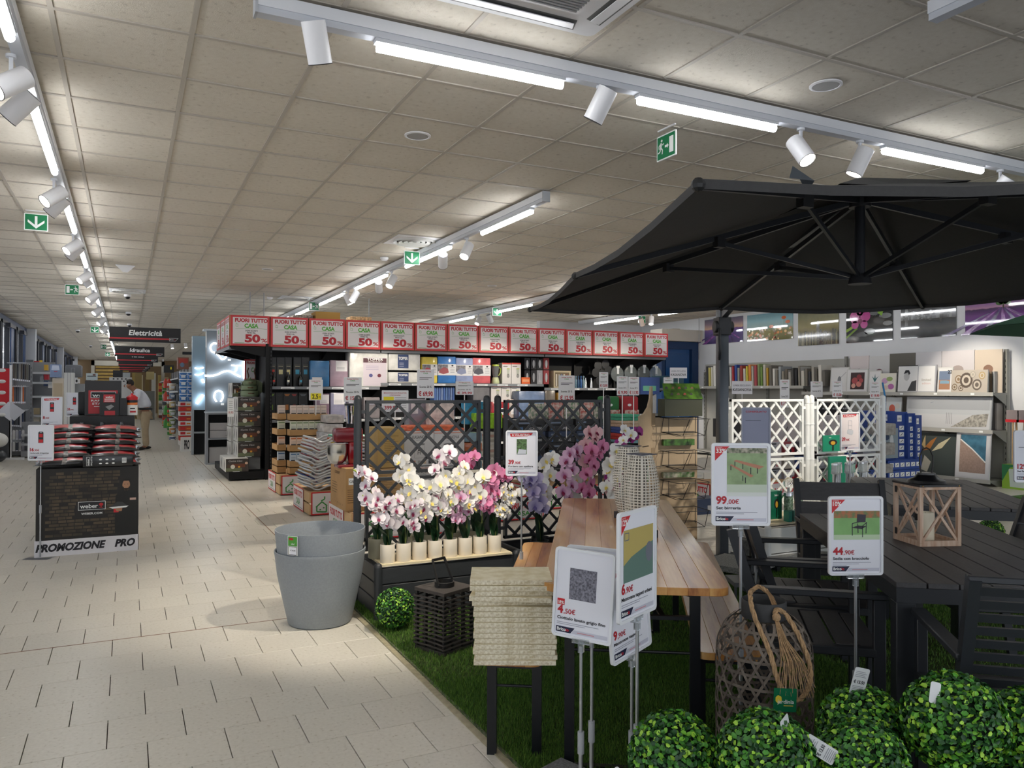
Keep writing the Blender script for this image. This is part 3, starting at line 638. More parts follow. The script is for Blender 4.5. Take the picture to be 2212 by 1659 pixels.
def leafmesh(L,Wd,m,curl=.5):
    q=M(); n=7; vs=[];fs=[]
    for i in range(n+1):
        u=i/n; wd=Wd*math.sin(PI*(u*.9+.08))**.7; y=curl*L*u*u*.7; z=L*(u-.35*curl*u*u)
        for s_ in (-1,0,1): vs.append((s_*wd,y,z+abs(s_)*wd*.25))
    for i in range(n):
        for j in range(2): a=i*3+j; fs.append((a,a+1,a+4,a+3))
    q.add(vs,fs,m); return q.mesh('leaf',smooth=80)
LM=[leafmesh(.19,.034,LEAF,.2),leafmesh(.16,.036,LEAF,.5),leafmesh(.2,.03,LEAF2,.15),leafmesh(.26,.032,LEAF2,.3)]
def orchid(x,y,z,kind,label,h=.42,potc='e8dfcf',pr=.047,ph=.118,sway=(0,0),nf=5,leaves=3,stems=1,lm=0,yaw=0,pot=True,group='orchids on the pale board',cyl=True,fs=1):
    t=thing('potted_orchid',label,'orchid',(x,y,z),yaw,group)
    if pot:
        q=M(); pm_=mat(potc,.45)
        if cyl: q.lathe([(pr*.96,0),(pr,.006),(pr,ph-.003),(pr*.97,ph),(pr*.93,ph-.004),(pr*.92,ph-.02)],pm_,26)
        else: q.box(-pr,pr,-pr,pr,0,ph,pm_)
        p=q.obj('pot',t,smooth=40); q=M(); q.cyl((0,0,ph-.024),(0,0,ph-.018),pr*.92,pr*.92,mat('4d4a3a',.9,bump=.8,bscale=80),16); q.obj('soil',p)
    b=ph-.02 if pot else 0
    for s in range(stems):
        sx,sy=sway; sx+=rnd.uniform(-.05,.05)*(s>0)+(.09*s if s else 0); hh=h*(1-.1*s)
        pts=[]
        for i in range(11):
            u=i/10; arch=max(0,u-.45)/.55
            pts.append((sx*u*.4+sx*1.3*arch**1.6+.004*math.sin(u*9+s), -.01+sy*arch**1.5, b+hh*(u*.95 if u<.6 else .57+.43*math.sin((u-.6)/.4*PI/2)*.95)-max(0,u-.8)*.12*hh))
        q=M(); q.tube(pts,[.0033-.0016*i/10 for i in range(11)],STEMG,6); st=q.obj('stem',t,smooth=60)
        for i in range(nf):
            u=.5+.46*i/max(1,nf-1); k=u*10; i0=int(k); fr=k-i0; a=Vector(pts[min(i0,10)]); c=Vector(pts[min(i0+1,10)]); p=a.lerp(c,fr)
            sd=(-1)**i; off=Vector((sd*.024*fs+rnd.uniform(-.01,.01),-.02*fs+rnd.uniform(-.012,.01),rnd.uniform(-.014,.014)))
            put(FL[kind],'flower',t,p+off,rot=(rnd.uniform(-.35,.25),rnd.uniform(-.5,.5),VIEW*.5+rnd.uniform(-.75,.6)+sd*.25),scale=fs*rnd.uniform(.88,1.12))
        q=M()
        for i in range(3): q.sph(Vector(pts[10])+Vector(((sx or .05)*.12*(i+.3),-.01,.006*i-.008)),.0075-.001*i,BUD,8,5,1.3)
        q.obj('buds',st,smooth=80)
    for i in range(leaves):
        a=2*PI*i/leaves+rnd.uniform(-.4,.4)+yaw; put(LM[lm+(i%2)],'leaf',t,(0,0,b-.006),rot=(rnd.uniform(-.15,.1),0,a))
    return t
cols=['whitemag','whitemag','white','white','mottle','white','pink','small']
wd=['white with magenta hearts','white veined with magenta','white, yellow hearted','tall pure white','mottled magenta','white and pale','pink','tiny white']
px0=P(840,1224,.35); 
for i in range(8):
    X=1.508+i*.1085
    orchid(X,4.835,.35,cols[i],'orchid with %s flowers, %s white pot from the left'%(wd[i],ORD[i]),h=[.36,.3,.46,.48,.33,.52,.5,.36][i],sway=(([-.09,.05,-.06,.07,.06,-.04,.06,.05][i]),-.03),nf=[6,6,7,7,7,7,6,10][i],stems=2,leaves=3,lm=0,fs=[1,.85,1,1,.75,1,1,.9][i])
cb=['whitemag','white','whitemag','pink','mottle']
for i,X in enumerate((1.49,1.70,1.86,2.03,2.2)):
    orchid(X,5.0,.35,cb[i],'orchid with %s flowers in the %s stone coloured pot of the back row'%(dict(whitemag='white and magenta',white='white',pink='pink',mottle='mottled magenta')[cb[i]],ORD[i]),h=[.5,.56,.6,.56,.45][i],potc='a7a48e',pr=.06,ph=.13,sway=((-.09,-.05,.05,.07,.08)[i],-.04),nf=7,leaves=3,stems=1,group='orchids in stone coloured pots')
# tall orchids in black pots
BP=mat('0d0e10',.12,coat=.5)
tall=[('lilac',-.1,.55,2.70),('white',.02,.66,2.76),('mottle',.02,.72,2.90),('white',.06,.5,2.98),('pink',.05,.74,3.06),('blush',.02,.86,3.12),('mag',.1,.84,3.30),('blush',.04,.68,3.36)]
nm=dict(lilac='lilac',white='white',mottle='mottled rose',pink='deep pink',blush='blush pink',mag='deep magenta')
for i,(k,sx,h,X) in enumerate(tall):
    orchid(X,4.98+.1*(i%2),.07,k,'tall orchid with %s flowers, %s from the left in the second dark planter'%(nm[k],ORD[i]),h=h-.02,potc='101214',pr=.068,ph=.3,sway=(sx,-.06),nf=9,stems=1,leaves=3,lm=2,group='tall orchids behind the beer table',fs=1.12)
for i,(px_,top) in enumerate(((1335,965),(1352,945),(1318,1010))):
    p=DF(px_,1000,5.5+.1*i); orchid(p.x,p.y,.04,'small' if i==1 else 'white','tall white orchid, %s of three beside the white wicker lanterns'%ORD[i],h=[.86,1.0,.74][i],potc='5e6266',pr=.06,ph=.2,sway=(-.03,-.05),nf=8,leaves=4,lm=2,group='white orchids behind the wicker lanterns',fs=1.15)
# =============== GREY FLOWER POTS ===============
PG=mat('8d949b',.5,noise=.05,scale=90,bump=.12,bscale=300)
def bigpot(z,label):
    q=M(); pr=[(.185,0),(.196,.01),(.232,.17),(.262,.31),(.277,.43),(.281,.448),(.281,.458),(.272,.458),(.268,.43),(.254,.31),(.224,.17),(.19,.025),(1e-4,.022)]
    t=q.lathe([(a,b) for a,b in pr],PG,56) and q.obj('flower_pot',None,(1.1,4.93,z),smooth=50,label=label,cat='pot'); return t
bigpot(0,'large grey plastic plant pot on the tiles, the outer one'); 
q=M(); q.lathe([(.2,.06),(.23,.2),(.25,.33),(.264,.45),(.27,.508),(.2765,.57),(.2775,.583),(.271,.583),(.262,.5),(.244,.34),(.226,.2),(.19,.08),(1e-4,.075)],PG,56)
ip=q.obj('flower_pot',None,(1.1,4.93,0.004),smooth=50,label='grey plastic plant pot nested inside the outer one, price sticker on rim',cat='pot')
q=M(); q.xf=Matrix.Rotation(R(-47),4,'Z')@Matrix.Translation((0,-.284,.465)); q.rect(-.035,.0,.035,.115,SW,-.001); q.rect(-.032,.055,.032,.112,mat('4f9a3a',.5),-.0015); q.rect(-.026,.09,0.004,.103,DRED,-.002); q.rect(-.02,.004,.03,.045,PAPER,-.002); q.text('€ 39,90',-.015,.025,.008,INK,-.0025,bold=.03); q.frame(-.03,.002,.03,.052,.003,INK,-.0022); q.text('idel',-.01,.062,.012,SW,-.002)
q.obj('sticker',ip)
# =============== BEER TABLE SET ===============
def wood(name,c1,c2,c3,dirscale=(14,1.2,6),rough=.3,coat=.3):
    m=bpy.data.materials.new(name); m.use_nodes=True; nt=m.node_tree; L=nt.links; b=nt.nodes['Principled BSDF']
    tc=nt.nodes.new('ShaderNodeTexCoord'); mp=nt.nodes.new('ShaderNodeMapping'); mp.inputs['Scale'].default_value=dirscale; L.new(tc.outputs['Object'],mp.inputs[0])
    n=nt.nodes.new('ShaderNodeTexNoise'); n.inputs['Scale'].default_value=1; n.inputs['Detail'].default_value=2; L.new(mp.outputs[0],n.inputs['Vector'])
    n2=nt.nodes.new('ShaderNodeTexNoise'); n2.inputs['Scale'].default_value=6; n2.inputs['Detail'].default_value=4; L.new(mp.outputs[0],n2.inputs['Vector'])
    mx=nt.nodes.new('ShaderNodeMath'); mx.operation='MULTIPLY_ADD'; mx.inputs[1].default_value=.35; L.new(n2.outputs['Fac'],mx.inputs[0]); L.new(n.outputs['Fac'],mx.inputs[2])
    r=nt.nodes.new('ShaderNodeValToRGB'); e=r.color_ramp.elements; e[0].position=.45; e[0].color=lin(c1); e[1].position=.62; e[1].color=lin(c2); e.new(.85).color=lin(c3)
    L.new(mx.outputs[0],r.inputs[0]); L.new(r.outputs[0],b.inputs['Base Color']); b.inputs['Roughness'].default_value=rough
    b.inputs['Coat Weight'].default_value=coat; b.inputs['Coat Roughness'].default_value=.14
    bp=nt.nodes.new('ShaderNodeBump'); bp.inputs['Strength'].default_value=.15; bp.inputs['Distance'].default_value=.002; L.new(n2.outputs['Fac'],bp.inputs['Height']); L.new(bp.outputs[0],b.inputs['Normal'])
    return m
PINE=[wood('varnished_pine','93592c','b98243','cc9c5c'),wood('varnished_pine','a56c38','c69352','d2a768'),wood('varnished_pine','854f28','a8703a','bd884c')]
FB=mat('0e1218',.4)
def tabletop(t,L,W,z,th,n,r=.05):
    w_=W/n
    for i in range(n):
        x0=-W/2+i*w_; x1=x0+w_; q=M(); o=[]
        if i==0 : o=[(x1,-L/2),(x1,L/2)]+[(x0+r-r*math.sin(R(a)),L/2-r+r*math.cos(R(a))) for a in (0,22,45,67,90)]+[(x0+r-r*math.cos(R(a)),-L/2+r-r*math.sin(R(a))) for a in (0,22,45,67,90)]
        elif i==n-1: o=[(x0,L/2),(x0,-L/2)]+[(x1-r+r*math.sin(R(a)),-L/2+r-r*math.cos(R(a))) for a in (0,22,45,67,90)]+[(x1-r+r*math.cos(R(a)),L/2-r+r*math.sin(R(a))) for a in (0,22,45,67,90)]
        else: o=[(x0,-L/2),(x1,-L/2),(x1,L/2),(x0,L/2)]
        n_=len(o); q.add([(a,b,z-th) for a,b in o]+[(a,b,z) for a,b in o],[tuple(range(n_-1,-1,-1)),tuple(range(n_,2*n_))]+[(j,(j+1)%n_,n_+(j+1)%n_,n_+j) for j in range(n_)],PINE[(i*2+n)%3])
        q.obj('plank',t,bevel=.0012,seg=1)
def trestle(t,y,sg,W,z):  # folding steel leg frame
    x=W/2-.09 if W>.4 else W/2-.035
    for s in (-1,1):
        q=M(); q.box(s*x-.019,s*x+.019,y-.014,y+.014,0.0,z,FB); q.obj('leg',t)
    q=M(); q.cyl((-x,y,z*.62),(x,y,z*.62),.006,.006,FB,8); q.box(-x,x,y-.012,y+.012,0.02 if 0 else .006,.02,FB) if W>.4 else None
    q.beam((-x,y,z-.06),(0,y+sg*.0,z-.01),.02,.02,FB); q.beam((x,y,z-.06),(0,y,z-.01),.02,.02,FB)
    q.beam((-x*.5,y,z*.8),(0,y+sg*.38,z-.01),.02,.008,FB); q.beam((x*.5,y,z*.8),(0,y+sg*.38,z-.01),.02,.008,FB); q.beam((-x,y,z*.8),(x,y,z*.8),.02,.014,FB); q.obj('brace',t)
ang=R(57.9)-PI/2
t=thing('beer_table','long varnished pine beer garden table with black folding legs','table',(2.195,3.193,0),ang)
tabletop(t,2.22,.655,.77,.028,9); trestle(t,-.86,1,.655,.742); trestle(t,.86,-1,.655,.742)
t=thing('beer_bench','pine bench on the left carrying the stack of chipboard panels','bench',(1.845,3.50,0),ang,'pine beer benches')
tabletop(t,2.2,.25,.47,.028,4,.04); trestle(t,-.84,1,.25,.442); trestle(t,.9,-1,.25,.442)
ang2=R(55)-PI/2
t=thing('beer_bench','pine bench on the right, partly under the beer table','bench',(2.67,3.15,0),ang2,'pine beer benches')
tabletop(t,2.2,.25,.47,.028,4,.04); trestle(t,-.84,1,.25,.442); trestle(t,.9,-1,.25,.442)
# chipboard panels
OSB=mat('dacca6',.85,noise=.16,scale=22,hex2='eee5ca',bump=.35,bscale=70,stretch=(1,1,3)); 
OS2=mat('c4b797',.9,noise=.3,scale=110,hex2='ebe4cf',bump=.5,bscale=120)
cz=.4705; bc=P(1112,1425,.49)+Vector((.045,.09,0))
def board(z,dx,dy,rz,th,label):
    q=M(); w_,d_=.148,.105
    vs=[(x,y,zz) for zz in (0,th) for y in (-d_,d_) for x in (-w_,w_)]
    q.add(vs,[(4,5,7,6)],OSB); q.add(vs,[(0,2,3,1),(0,1,5,4),(1,3,7,5),(3,2,6,7),(2,0,4,6)],OS2)
    t=q.obj('chipboard_slab',None,(bc.x+dx*math.cos(VIEW)-dy*math.sin(VIEW),bc.y+dx*math.sin(VIEW)+dy*math.cos(VIEW),z),VIEW+rz,label=label,cat='board',group='stacked chipboard panels',bevel=.0008,seg=1)
N=16
for i in range(N):
    th=.0180; up_=i>=11
    dx=[0,.004,-.002,.001,.003,-.001,.002,0,.003,-.002,.001,-.012,-.008,.0,-.012,-.016][i]; dy=[0,.003,.001,-.002,.002,0,.002,-.001,.002,.001,0,.012,-.014,-.004,-.012,-.002][i]
    board(cz+i*.0192,dx,dy,[0,.01,-.01,.005,0,-.008,.01,0,.006,0,-.01,.05,-.09,.04,-.02,.02][i],th,'chipboard panel, %s'%('topmost of the stack on the left bench' if i==N-1 else 'lowest of the stack on the left bench' if i==0 else '%s from the bottom of the stack on the bench'%ORD[i]))
# =============== BOXWOOD BALLS ===============
BXM=[mat(c,.45,name='boxwood_leaf') for c in ('2b5a2a','3f7c2c','74b434','a8d848','1c4522','529a34')]
def ballmesh(r,n,ls,seed):
    rs=np.random.RandomState(seed)
    i=np.arange(n)+.5; ph=np.arccos(1-2*i/n); th=PI*(1+5**.5)*i
    d=np.c_[np.sin(ph)*np.cos(th),np.sin(ph)*np.sin(th),np.cos(ph)]+rs.normal(0,.03,(n,3)); d/=np.linalg.norm(d,axis=1)[:,None]
    rr=r*(1-.12*rs.rand(n)**1.5); c=d*rr[:,None]
    nrm=d+rs.normal(0,.45,(n,3)); nrm/=np.linalg.norm(nrm,axis=1)[:,None]
    a=np.cross(nrm,rs.normal(0,1,(n,3))); a/=np.linalg.norm(a,axis=1)[:,None]; b=np.cross(nrm,a)
    L=ls*rs.uniform(.75,1.25,n)[:,None]; W_=L*.36
    p=[c-a*L*.5, c-a*L*.15+b*W_+nrm*.0015, c+a*L*.3+b*W_*.8+nrm*.001, c+a*L*.5-nrm*.001, c+a*L*.3-b*W_*.8+nrm*.001, c-a*L*.15-b*W_+nrm*.0015, c-nrm*.0015]
    V=np.stack(p,1).reshape(-1,3); fs=[]
    for k in range(n):
        o=k*7; fs+=[(o,o+1,o+6),(o+1,o+2,o+6),(o+2,o+3,o+6),(o+3,o+4,o+6),(o+4,o+5,o+6),(o+5,o,o+6)]
    me=bpy.data.meshes.new('foliage'); me.from_pydata(V.tolist(),[],fs)
    for m in BXM: me.materials.append(m)
    pi=rs.choice(6,n,p=[.28,.2,.14,.13,.15,.10]); me.polygons.foreach_set('material_index',np.repeat(pi,6).astype('i')); me.polygons.foreach_set('use_smooth',[True]*len(fs)); me.update(); return me
BM1=ballmesh(.134,2900,.0165,1); BM2=ballmesh(.134,2900,.0165,2); BM3=ballmesh(.12,1700,.0155,3)
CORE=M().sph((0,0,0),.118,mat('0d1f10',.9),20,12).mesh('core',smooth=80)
def boxwood(p,label,me=0,s=1,tag_=None,rz=0):
    t=thing('boxwood_ball',label,'boxwood ball',p,rz,'artificial boxwood balls'); t.scale=(s,)*3
    put([BM1,BM2,BM3][me],'foliage',t,kind='stuff',scale=1); put(CORE,'core',t,scale=.92 if me==2 else 1)
    if tag_:
        x,y,z,rx,ry,rzz,w_,h_=tag_; q=M(); q.prism(rrect(-w_/2,0,w_/2,h_,.006),-.0004,.0004,mat('d9dcdf',.4))
        if w_>.03:
            q.text('€ 13.50',-w_*.4,h_*.42,h_*.11,INK,-.0009,bold=.04,w=w_*.75); 
            for i in range(5): q.rect(-w_*.4,h_*(.08+.055*i),w_*.35,h_*(.1+.055*i),GREYINK,-.0009)
            for i in range(4): q.rect(-w_*.4,h_*(.66+.06*i),w_*(.35-.1*(i%2)),h_*(.68+.06*i),GREYINK,-.0009)
        q.obj('price_tag',t,(x,y,z),rot=(rx,ry,rzz))
    return t
def bw(px,py,f,*a,**k): p=DF(px,py,f); return boxwood((p.x,p.y,p.z),*a,**k)
c,s=math.cos(VIEW),math.sin(VIEW)
def vv(x,y,z): return (x*c-y*s,x*s+y*c,z)
bw(1457,1640,2.26,'boxwood ball at the bottom edge, leftmost of the front group',0,1,(*vv(-.135,-.04,-.08),.0,R(-38),VIEW,.042,.085))
bw(1655,1642,2.13,'boxwood ball right in front of the bamboo lantern',1,.99,(*vv(.02,-.06,.115),-.9,R(80),VIEW,.03,.06),rz=0)
bw(1866,1580,2.36,'boxwood ball below the 44,90 price stand, upright tag on top',0,1.0,(*vv(-.028,-.01,.115),.1,R(12),VIEW,.045,.085))
bw(1863,1655,2.13,'boxwood ball at the bottom edge with a large slanted price tag',1,.92,(*vv(-.105,-.06,.05),-.35,R(-62),VIEW,.046,.09))
bw(2063,1562,2.18,'largest looking boxwood ball below the slatted armchair',1,1.03,(*vv(-.088,-.055,.075),-.2,R(14),VIEW,.028,.055))
bw(2232,1592,2.2,'boxwood ball cut by the right picture edge',0,1)
o=boxwood((1.47,4.555,.133),'lone boxwood ball on the grass beside the dark planter',2,1.0)
p=P(2140,1150,.12); boxwood((p.x,p.y,.125),'far boxwood ball under the second garden table',2,1)
p=P(2155,1084,.2); boxwood((p.x,p.y,.125),'far boxwood ball beyond the second garden table',2,1)
# low whitewashed box that holds the balls
WW=mat('b8b6b0',.7,noise=.12,scale=9,stretch=(1,8,8)); o=Vector((fw.x,fw.y,0))
cc_=DF(1900,1640,2.14); t=thing('display_box','whitewashed wooden box under the boxwood balls at the bottom edge','box',(cc_.x-.02,cc_.y-.01,0),VIEW)
for y in (-.19,.20): 
    for i in range(2): q=M(); q.box(-.68,.62,y,y+.018,.0+i*.16,.15+i*.16,WW); q.obj('board',t,bevel=.002,seg=1)
for x in (-.68,.602):
    for i in range(2): q=M(); q.box(x,x+.018,-.172,.20,.0+i*.16,.15+i*.16,WW); q.obj('board',t,bevel=.002,seg=1)
q=M(); q.box(-.66,.6,-.17,.198,.24,.255,mat('2a241e',.9)); q.obj('floor_panel',t)
# grey slab at the bottom edge
p=P(1212,1643,0.04); q=M(); q.box(0,.3,-.3,0,0,.04,mat('7c7e80',.8,noise=.25,scale=120,bump=.3,bscale=200)); q.obj('paving_slab',None,(p.x,p.y,.012),rz=R(-70),label='grey paving slab corner on the grass at the bottom edge',cat='slab')
# =============== BLACK SLATTED LANTERN ===============
BW=mat('3a3532',.7,noise=.15,scale=20,stretch=(8,1,1)); BI=mat('131313',.55)
t=thing('slatted_lantern','black slatted wooden lantern on the grass beside the chipboard stack','lantern',(1.615,4.105,.006),R(23)); s_=.118
q=M(); q.box(-s_,s_,-s_,s_,0,.02,BW); q.obj('base',t,bevel=.002,seg=1)
q=M(); q.box(-s_-.002,s_+.002,-s_-.002,s_+.002,.325,.345,BW); q.obj('lid',t,bevel=.002,seg=1)
for x in (-s_+.01,-.04,.04,s_-.01):
    for y in (-s_+.01,-.04,.04,s_-.01):
        if abs(x)>.1 or abs(y)>.1: q=M(); q.box(x-.007,x+.007,y-.007,y+.007,.02,.325,BI); q.obj('upright',t)
for k in range(12):
    z=.036+k*.0238; q=M(); bow=.006*math.sin(k*1.1)
    for a,b in (((-s_-.003,-s_-.003),(s_+.003,-s_-.003)),((s_+.003,-s_-.003),(s_+.003,s_+.003)),((s_+.003,s_+.003),(-s_-.003,s_+.003)),((-s_-.003,s_+.003),(-s_-.003,-s_-.003))):
        mid=((a[0]+b[0])/2*1.0,(a[1]+b[1])/2,z+.004); q.beam((*a,z),mid,.007,.0085,BW); q.beam(mid,(*b,z),.007,.0085,BW)
    q.obj('slat_ring',t)
q=M(); q.cyl((0,0,.02),(0,0,.2),.045,.045,GLASS,24,False); q.obj('glass_cylinder',t,smooth=50)
q=M(); q.lathe([(.056,.345),(.056,.372),(.05,.374),(.048,.35)],BI,28); q.obj('collar',t,smooth=40)
q=M(); q.beam((-.058,-.01,.36),(-.046,.05,.49),.007,.014,BI); q.beam((.058,-.01,.36),(.046,.05,.49),.007,.014,BI); q.beam((-.05,.05,.49),(.05,.05,.49),.007,.014,BI); q.obj('handle',t)
# =============== BAMBOO LANTERN ===============
lp=DF(1650,1400,2.63); t=thing('bamboo_lantern','big woven grey bamboo lantern with a rope handle behind the boxwood balls','lantern',(lp.x,lp.y,.006),VIEW)
BAM=mat('5c5249',.75,noise=.25,scale=18,hex2='7a7066',bump=.3,bscale=90); BAM2=mat('48403a',.8,noise=.25,scale=14,hex2='6d635a')
RB=.158
def prof(u):  # u 0..1 from the floor to the neck
    Z=.70
    z=u*Z
    if z<.05: r=RB*(.9+.1*math.sin(z/.05*PI/2))
    elif z<.55: r=RB
    else:
        k=(z-.55)/.15; r=RB-(RB-.072)*(1-math.sqrt(max(0,1-k*k))) if k<1 else .072
    return r,z
def onb(u,a,off=0): r,z=prof(u); return Vector(((r+off)*math.cos(a),(r+off)*math.sin(a),z))
def ribbon(q,f,n,wd,m,along):
    vs=[];fs=[]
    for i in range(n+1):
        p,b,nr=f(i/n); vs+=[p-b*wd/2,p+b*wd/2,p+b*wd/2-nr*.0012,p-b*wd/2-nr*.0012]
    for i in range(n):
        o=i*4
        for j in range(4): fs.append((o+j,o+(j+1)%4,o+4+(j+1)%4,o+4+j))
    q.add(vs,fs,m)
q=M()
for k in range(16):
    u=(.0215+k*.043)/.7
    def f(s_,u=u,k=k):
        a=2*PI*s_; off=.0012*math.sin(a*14+k*PI); p=onb(u,a,off); p2=onb(min(1,u+.01),a,off); b=(p2-p).normalized(); return p,b,Vector((math.cos(a),math.sin(a),0))
    ribbon(q,f,60,.0092,BAM if k%2 else BAM2,0)
for dr in (1,-1):
    for k in range(20):
        def f(s_,k=k,dr=dr):
            u=.01+.98*s_; a=2*PI*k/20+dr*2.56*min(u,1); off=.0014*math.sin(u*51+k*2.1+dr)
            p=onb(u,a,off); u2=min(1,u+.006); p2=onb(u2,a+dr*2.56*(u2-u)+1e-5,off); d=(p2-p).normalized(); nr=Vector((math.cos(a),math.sin(a),.15 if u<.8 else .8)).normalized(); return p,d.cross(nr).normalized(),nr
        ribbon(q,f,42,.0084,BAM2 if k%3==0 else BAM,1)
q.obj('woven_strips',t)
q=M(); q.lathe([(.073,.69),(.073,.745),(.0705,.748),(.069,.745),(.069,.69)],mat('2b2c2e',.6),32); q.obj('neck_ring',t,smooth=40)
q=M(); q.cyl((0,0,0),(0,0,.012),.14,.14,mat('2a2522',.8),24); q.obj('base',t)
q=M(); q.cyl((.0,.0,.015),(0,0,.3),.08,.08,GLASS,22,False); q.obj('glass_cylinder',t,smooth=60)
ROPE=mat('a98a66',.85,noise=.2,scale=60,bump=.6,bscale=300); 
def rope(q,pts,r,tw=60):
    P_=[Vector(p) for p in pts]; o=[]
    for i in range(len(P_)-1):
        for k in range(6): 
            u=k/6; a=P_[max(i-1,0)];b=P_[i];c_=P_[i+1];d=P_[min(i+2,len(P_)-1)]
            o.append(.5*((2*b)+(-a+c_)*u+(2*a-5*b+4*c_-d)*u*u+(-a+3*b-3*c_+d)*u**3))
    o.append(P_[-1])
    for ph in (0,2*PI/3,4*PI/3):
        pp=[]
        for i,p in enumerate(o):
            d=(o[min(i+1,len(o)-1)]-o[max(i-1,0)]).normalized(); a=d.orthogonal().normalized(); b=d.cross(a); t_=ph+i*.9
            pp.append(p+a*(math.cos(t_)*r*.5)+b*(math.sin(t_)*r*.5))
        q.tube(pp,r*.55,ROPE,5)
q=M(); rope(q,[(-.03,.03,.77),(-.055,-.03,.77),(-.06,-.085,.72),(-.03,-.15,.62),(-.012,-.172,.54),(.02,-.178,.49),(.06,-.172,.48),(.095,-.155,.52),(.1,-.14,.58),(.075,-.12,.66),(.045,-.085,.72),(.015,-.08,.735),(.01,-.085,.71)],.0085); 
rope(q,[(-.03,.03,.77),(-.01,.02,.785),(.01,-.01,.775)],.008); q.obj('rope_handle',t,smooth=60)
q=M()
for i in range(46):
    a=rnd.uniform(-1,1); b=rnd.uniform(-.5,.5); L=rnd.uniform(.15,.2); x1=.02+a*.03+(.035 if i%2 else 0); q.tube([(.012+a*.006,-.09+b*.006,.705),(.016+a*.014,-.135+b*.01,.655),(.02+a*.024+x1*.3,-.172+b*.012,.6),(x1+.02*a,-.182+b*.01,.7-L*1.0-.02)],.0011,ROPE,3)
q.lathe([(.006,.70),(.013,.706),(.014,.716),(.008,.726)],ROPE,10,(.012,-.09,0)); q.obj('tassel',t)
q=M()
for i in range(18): a=rnd.uniform(-1,1); q.tube([(.005+a*.004,0,.785),(.015+a*.01,-.03,.765),(.03+a*.012,-.05,.72)],.0011,ROPE,3)
q.obj('tassel',t)
q=M(); q.xf=Matrix.Translation((.005,-.185,.445))@Matrix.Rotation(R(2),4,'Y'); q.box(-.036,.036,-.001,.001,0,.073,mat('0e6b46',.35)); q.text('jardinia',-.024,.026,.0125,SW,-.0014,bold=.01,w=.052)
q.poly([(-.03,.045),(-.022,.052),(-.012,.047),(-.01,.035),(-.02,.024),(-.03,.033)],mat('e3c93a',.5),-.0012); q.rect(-.004,.018,.026,.0205,mat('d8b94a',.5),-.0014); q.tube([(0,0,.07),(0,.005,.1)],.0006,SW,4); q.obj('brand_tag',t)
# =============== WHITE WICKER LANTERNS ===============
WK=mat('dad5c8',.6); 
def wicker(x,y,rz,label,tag_=False):
    t=thing('wicker_lantern',label,'lantern',(x,y,.77),rz,'white wicker lanterns on the beer table')
    q=M()
    for a in range(4): u=PI/4+a*PI/2; q.box(.06*math.cos(u)-.012,.06*math.cos(u)+.012,.06*math.sin(u)-.012,.06*math.sin(u)+.012,0,.035,mat('3a3638',.6))
    q.obj('feet',t)
    def rad(z): k=(z-.03)/.36; return .052+.034*math.sin(PI*min(1,max(0,k*1.0)))**.9+ (-.004)*k
    def pt(side,s_,z,off=0):
        a0=2*PI*side/4+PI/4; a1=a0+PI/2; r=rad(z); A=Vector((r*math.cos(a0),r*math.sin(a0),z)); B=Vector((r*math.cos(a1),r*math.sin(a1),z)); p=A.lerp(B,s_); n=Vector((math.cos(a0+PI/4),math.sin(a0+PI/4),0))
        return p+n*(off+.016*math.sin(PI*s_)),n
    q=M()
    nz=27
    for sd in range(4):
        for k in range(nz):
            z=.035+k*.0135
            def f(s_,sd=sd,z=z,k=k): p,n=pt(sd,s_,z,.0016*math.sin(s_*PI*8+k*PI)); return p,Vector((0,0,1)),n
            ribbon(q,f,8,.0052,WK,0)
        for c_ in range(1,6):
            s0=c_/6
            def f(s_,sd=sd,s0=s0): z=.03+.36*s_; p,n=pt(sd,s0,z,-.0005); p2,_=pt(sd,s0+.02,z); return p,(p2-p).normalized(),n
            ribbon(q,f,14,.0055,WK,0)
        def f(s_,sd=sd): z=.03+.36*s_; p,n=pt(sd,0,z,.001); a=2*PI*sd/4+PI/4; return p,Vector((-math.sin(a),math.cos(a),0)),Vector((math.cos(a),math.sin(a),0))
        ribbon(q,f,14,.012,WK,0)
    q.obj('woven_shade',t)
    q=M(); q.cyl((0,0,.04),(0,0,.37),.03,.026,mat('7d7a72',.7),16); q.obj('hole_shade_tube',t,smooth=40)  # grey tube put in so the holes of the weave look shaded
    q=M(); q.prism([(a,b) for a,b in []] or [(-.05,0),(.05,0),(.05,.004),(-.05,.004)],-.05,.05,mat('3b3f52',.5)); q.obj('top_ring',t,(0,0,.388),rz=PI/4*0)
    if tag_: q=M(); q.rect(-.022,.2,.022,.29,mat('5aa83c',.5),-.125); q.text('EN',-.015,.255,.02,SW,-.126,bold=.02); q.text('CO',-.015,.225,.02,SW,-.126,bold=.02); q.obj('tag',t)
wicker(2.17,3.0,R(10),'white wicker lantern nearer the camera on the beer table')
wicker(2.43,3.48,R(10),'white wicker lantern farther back with a green tag',True)
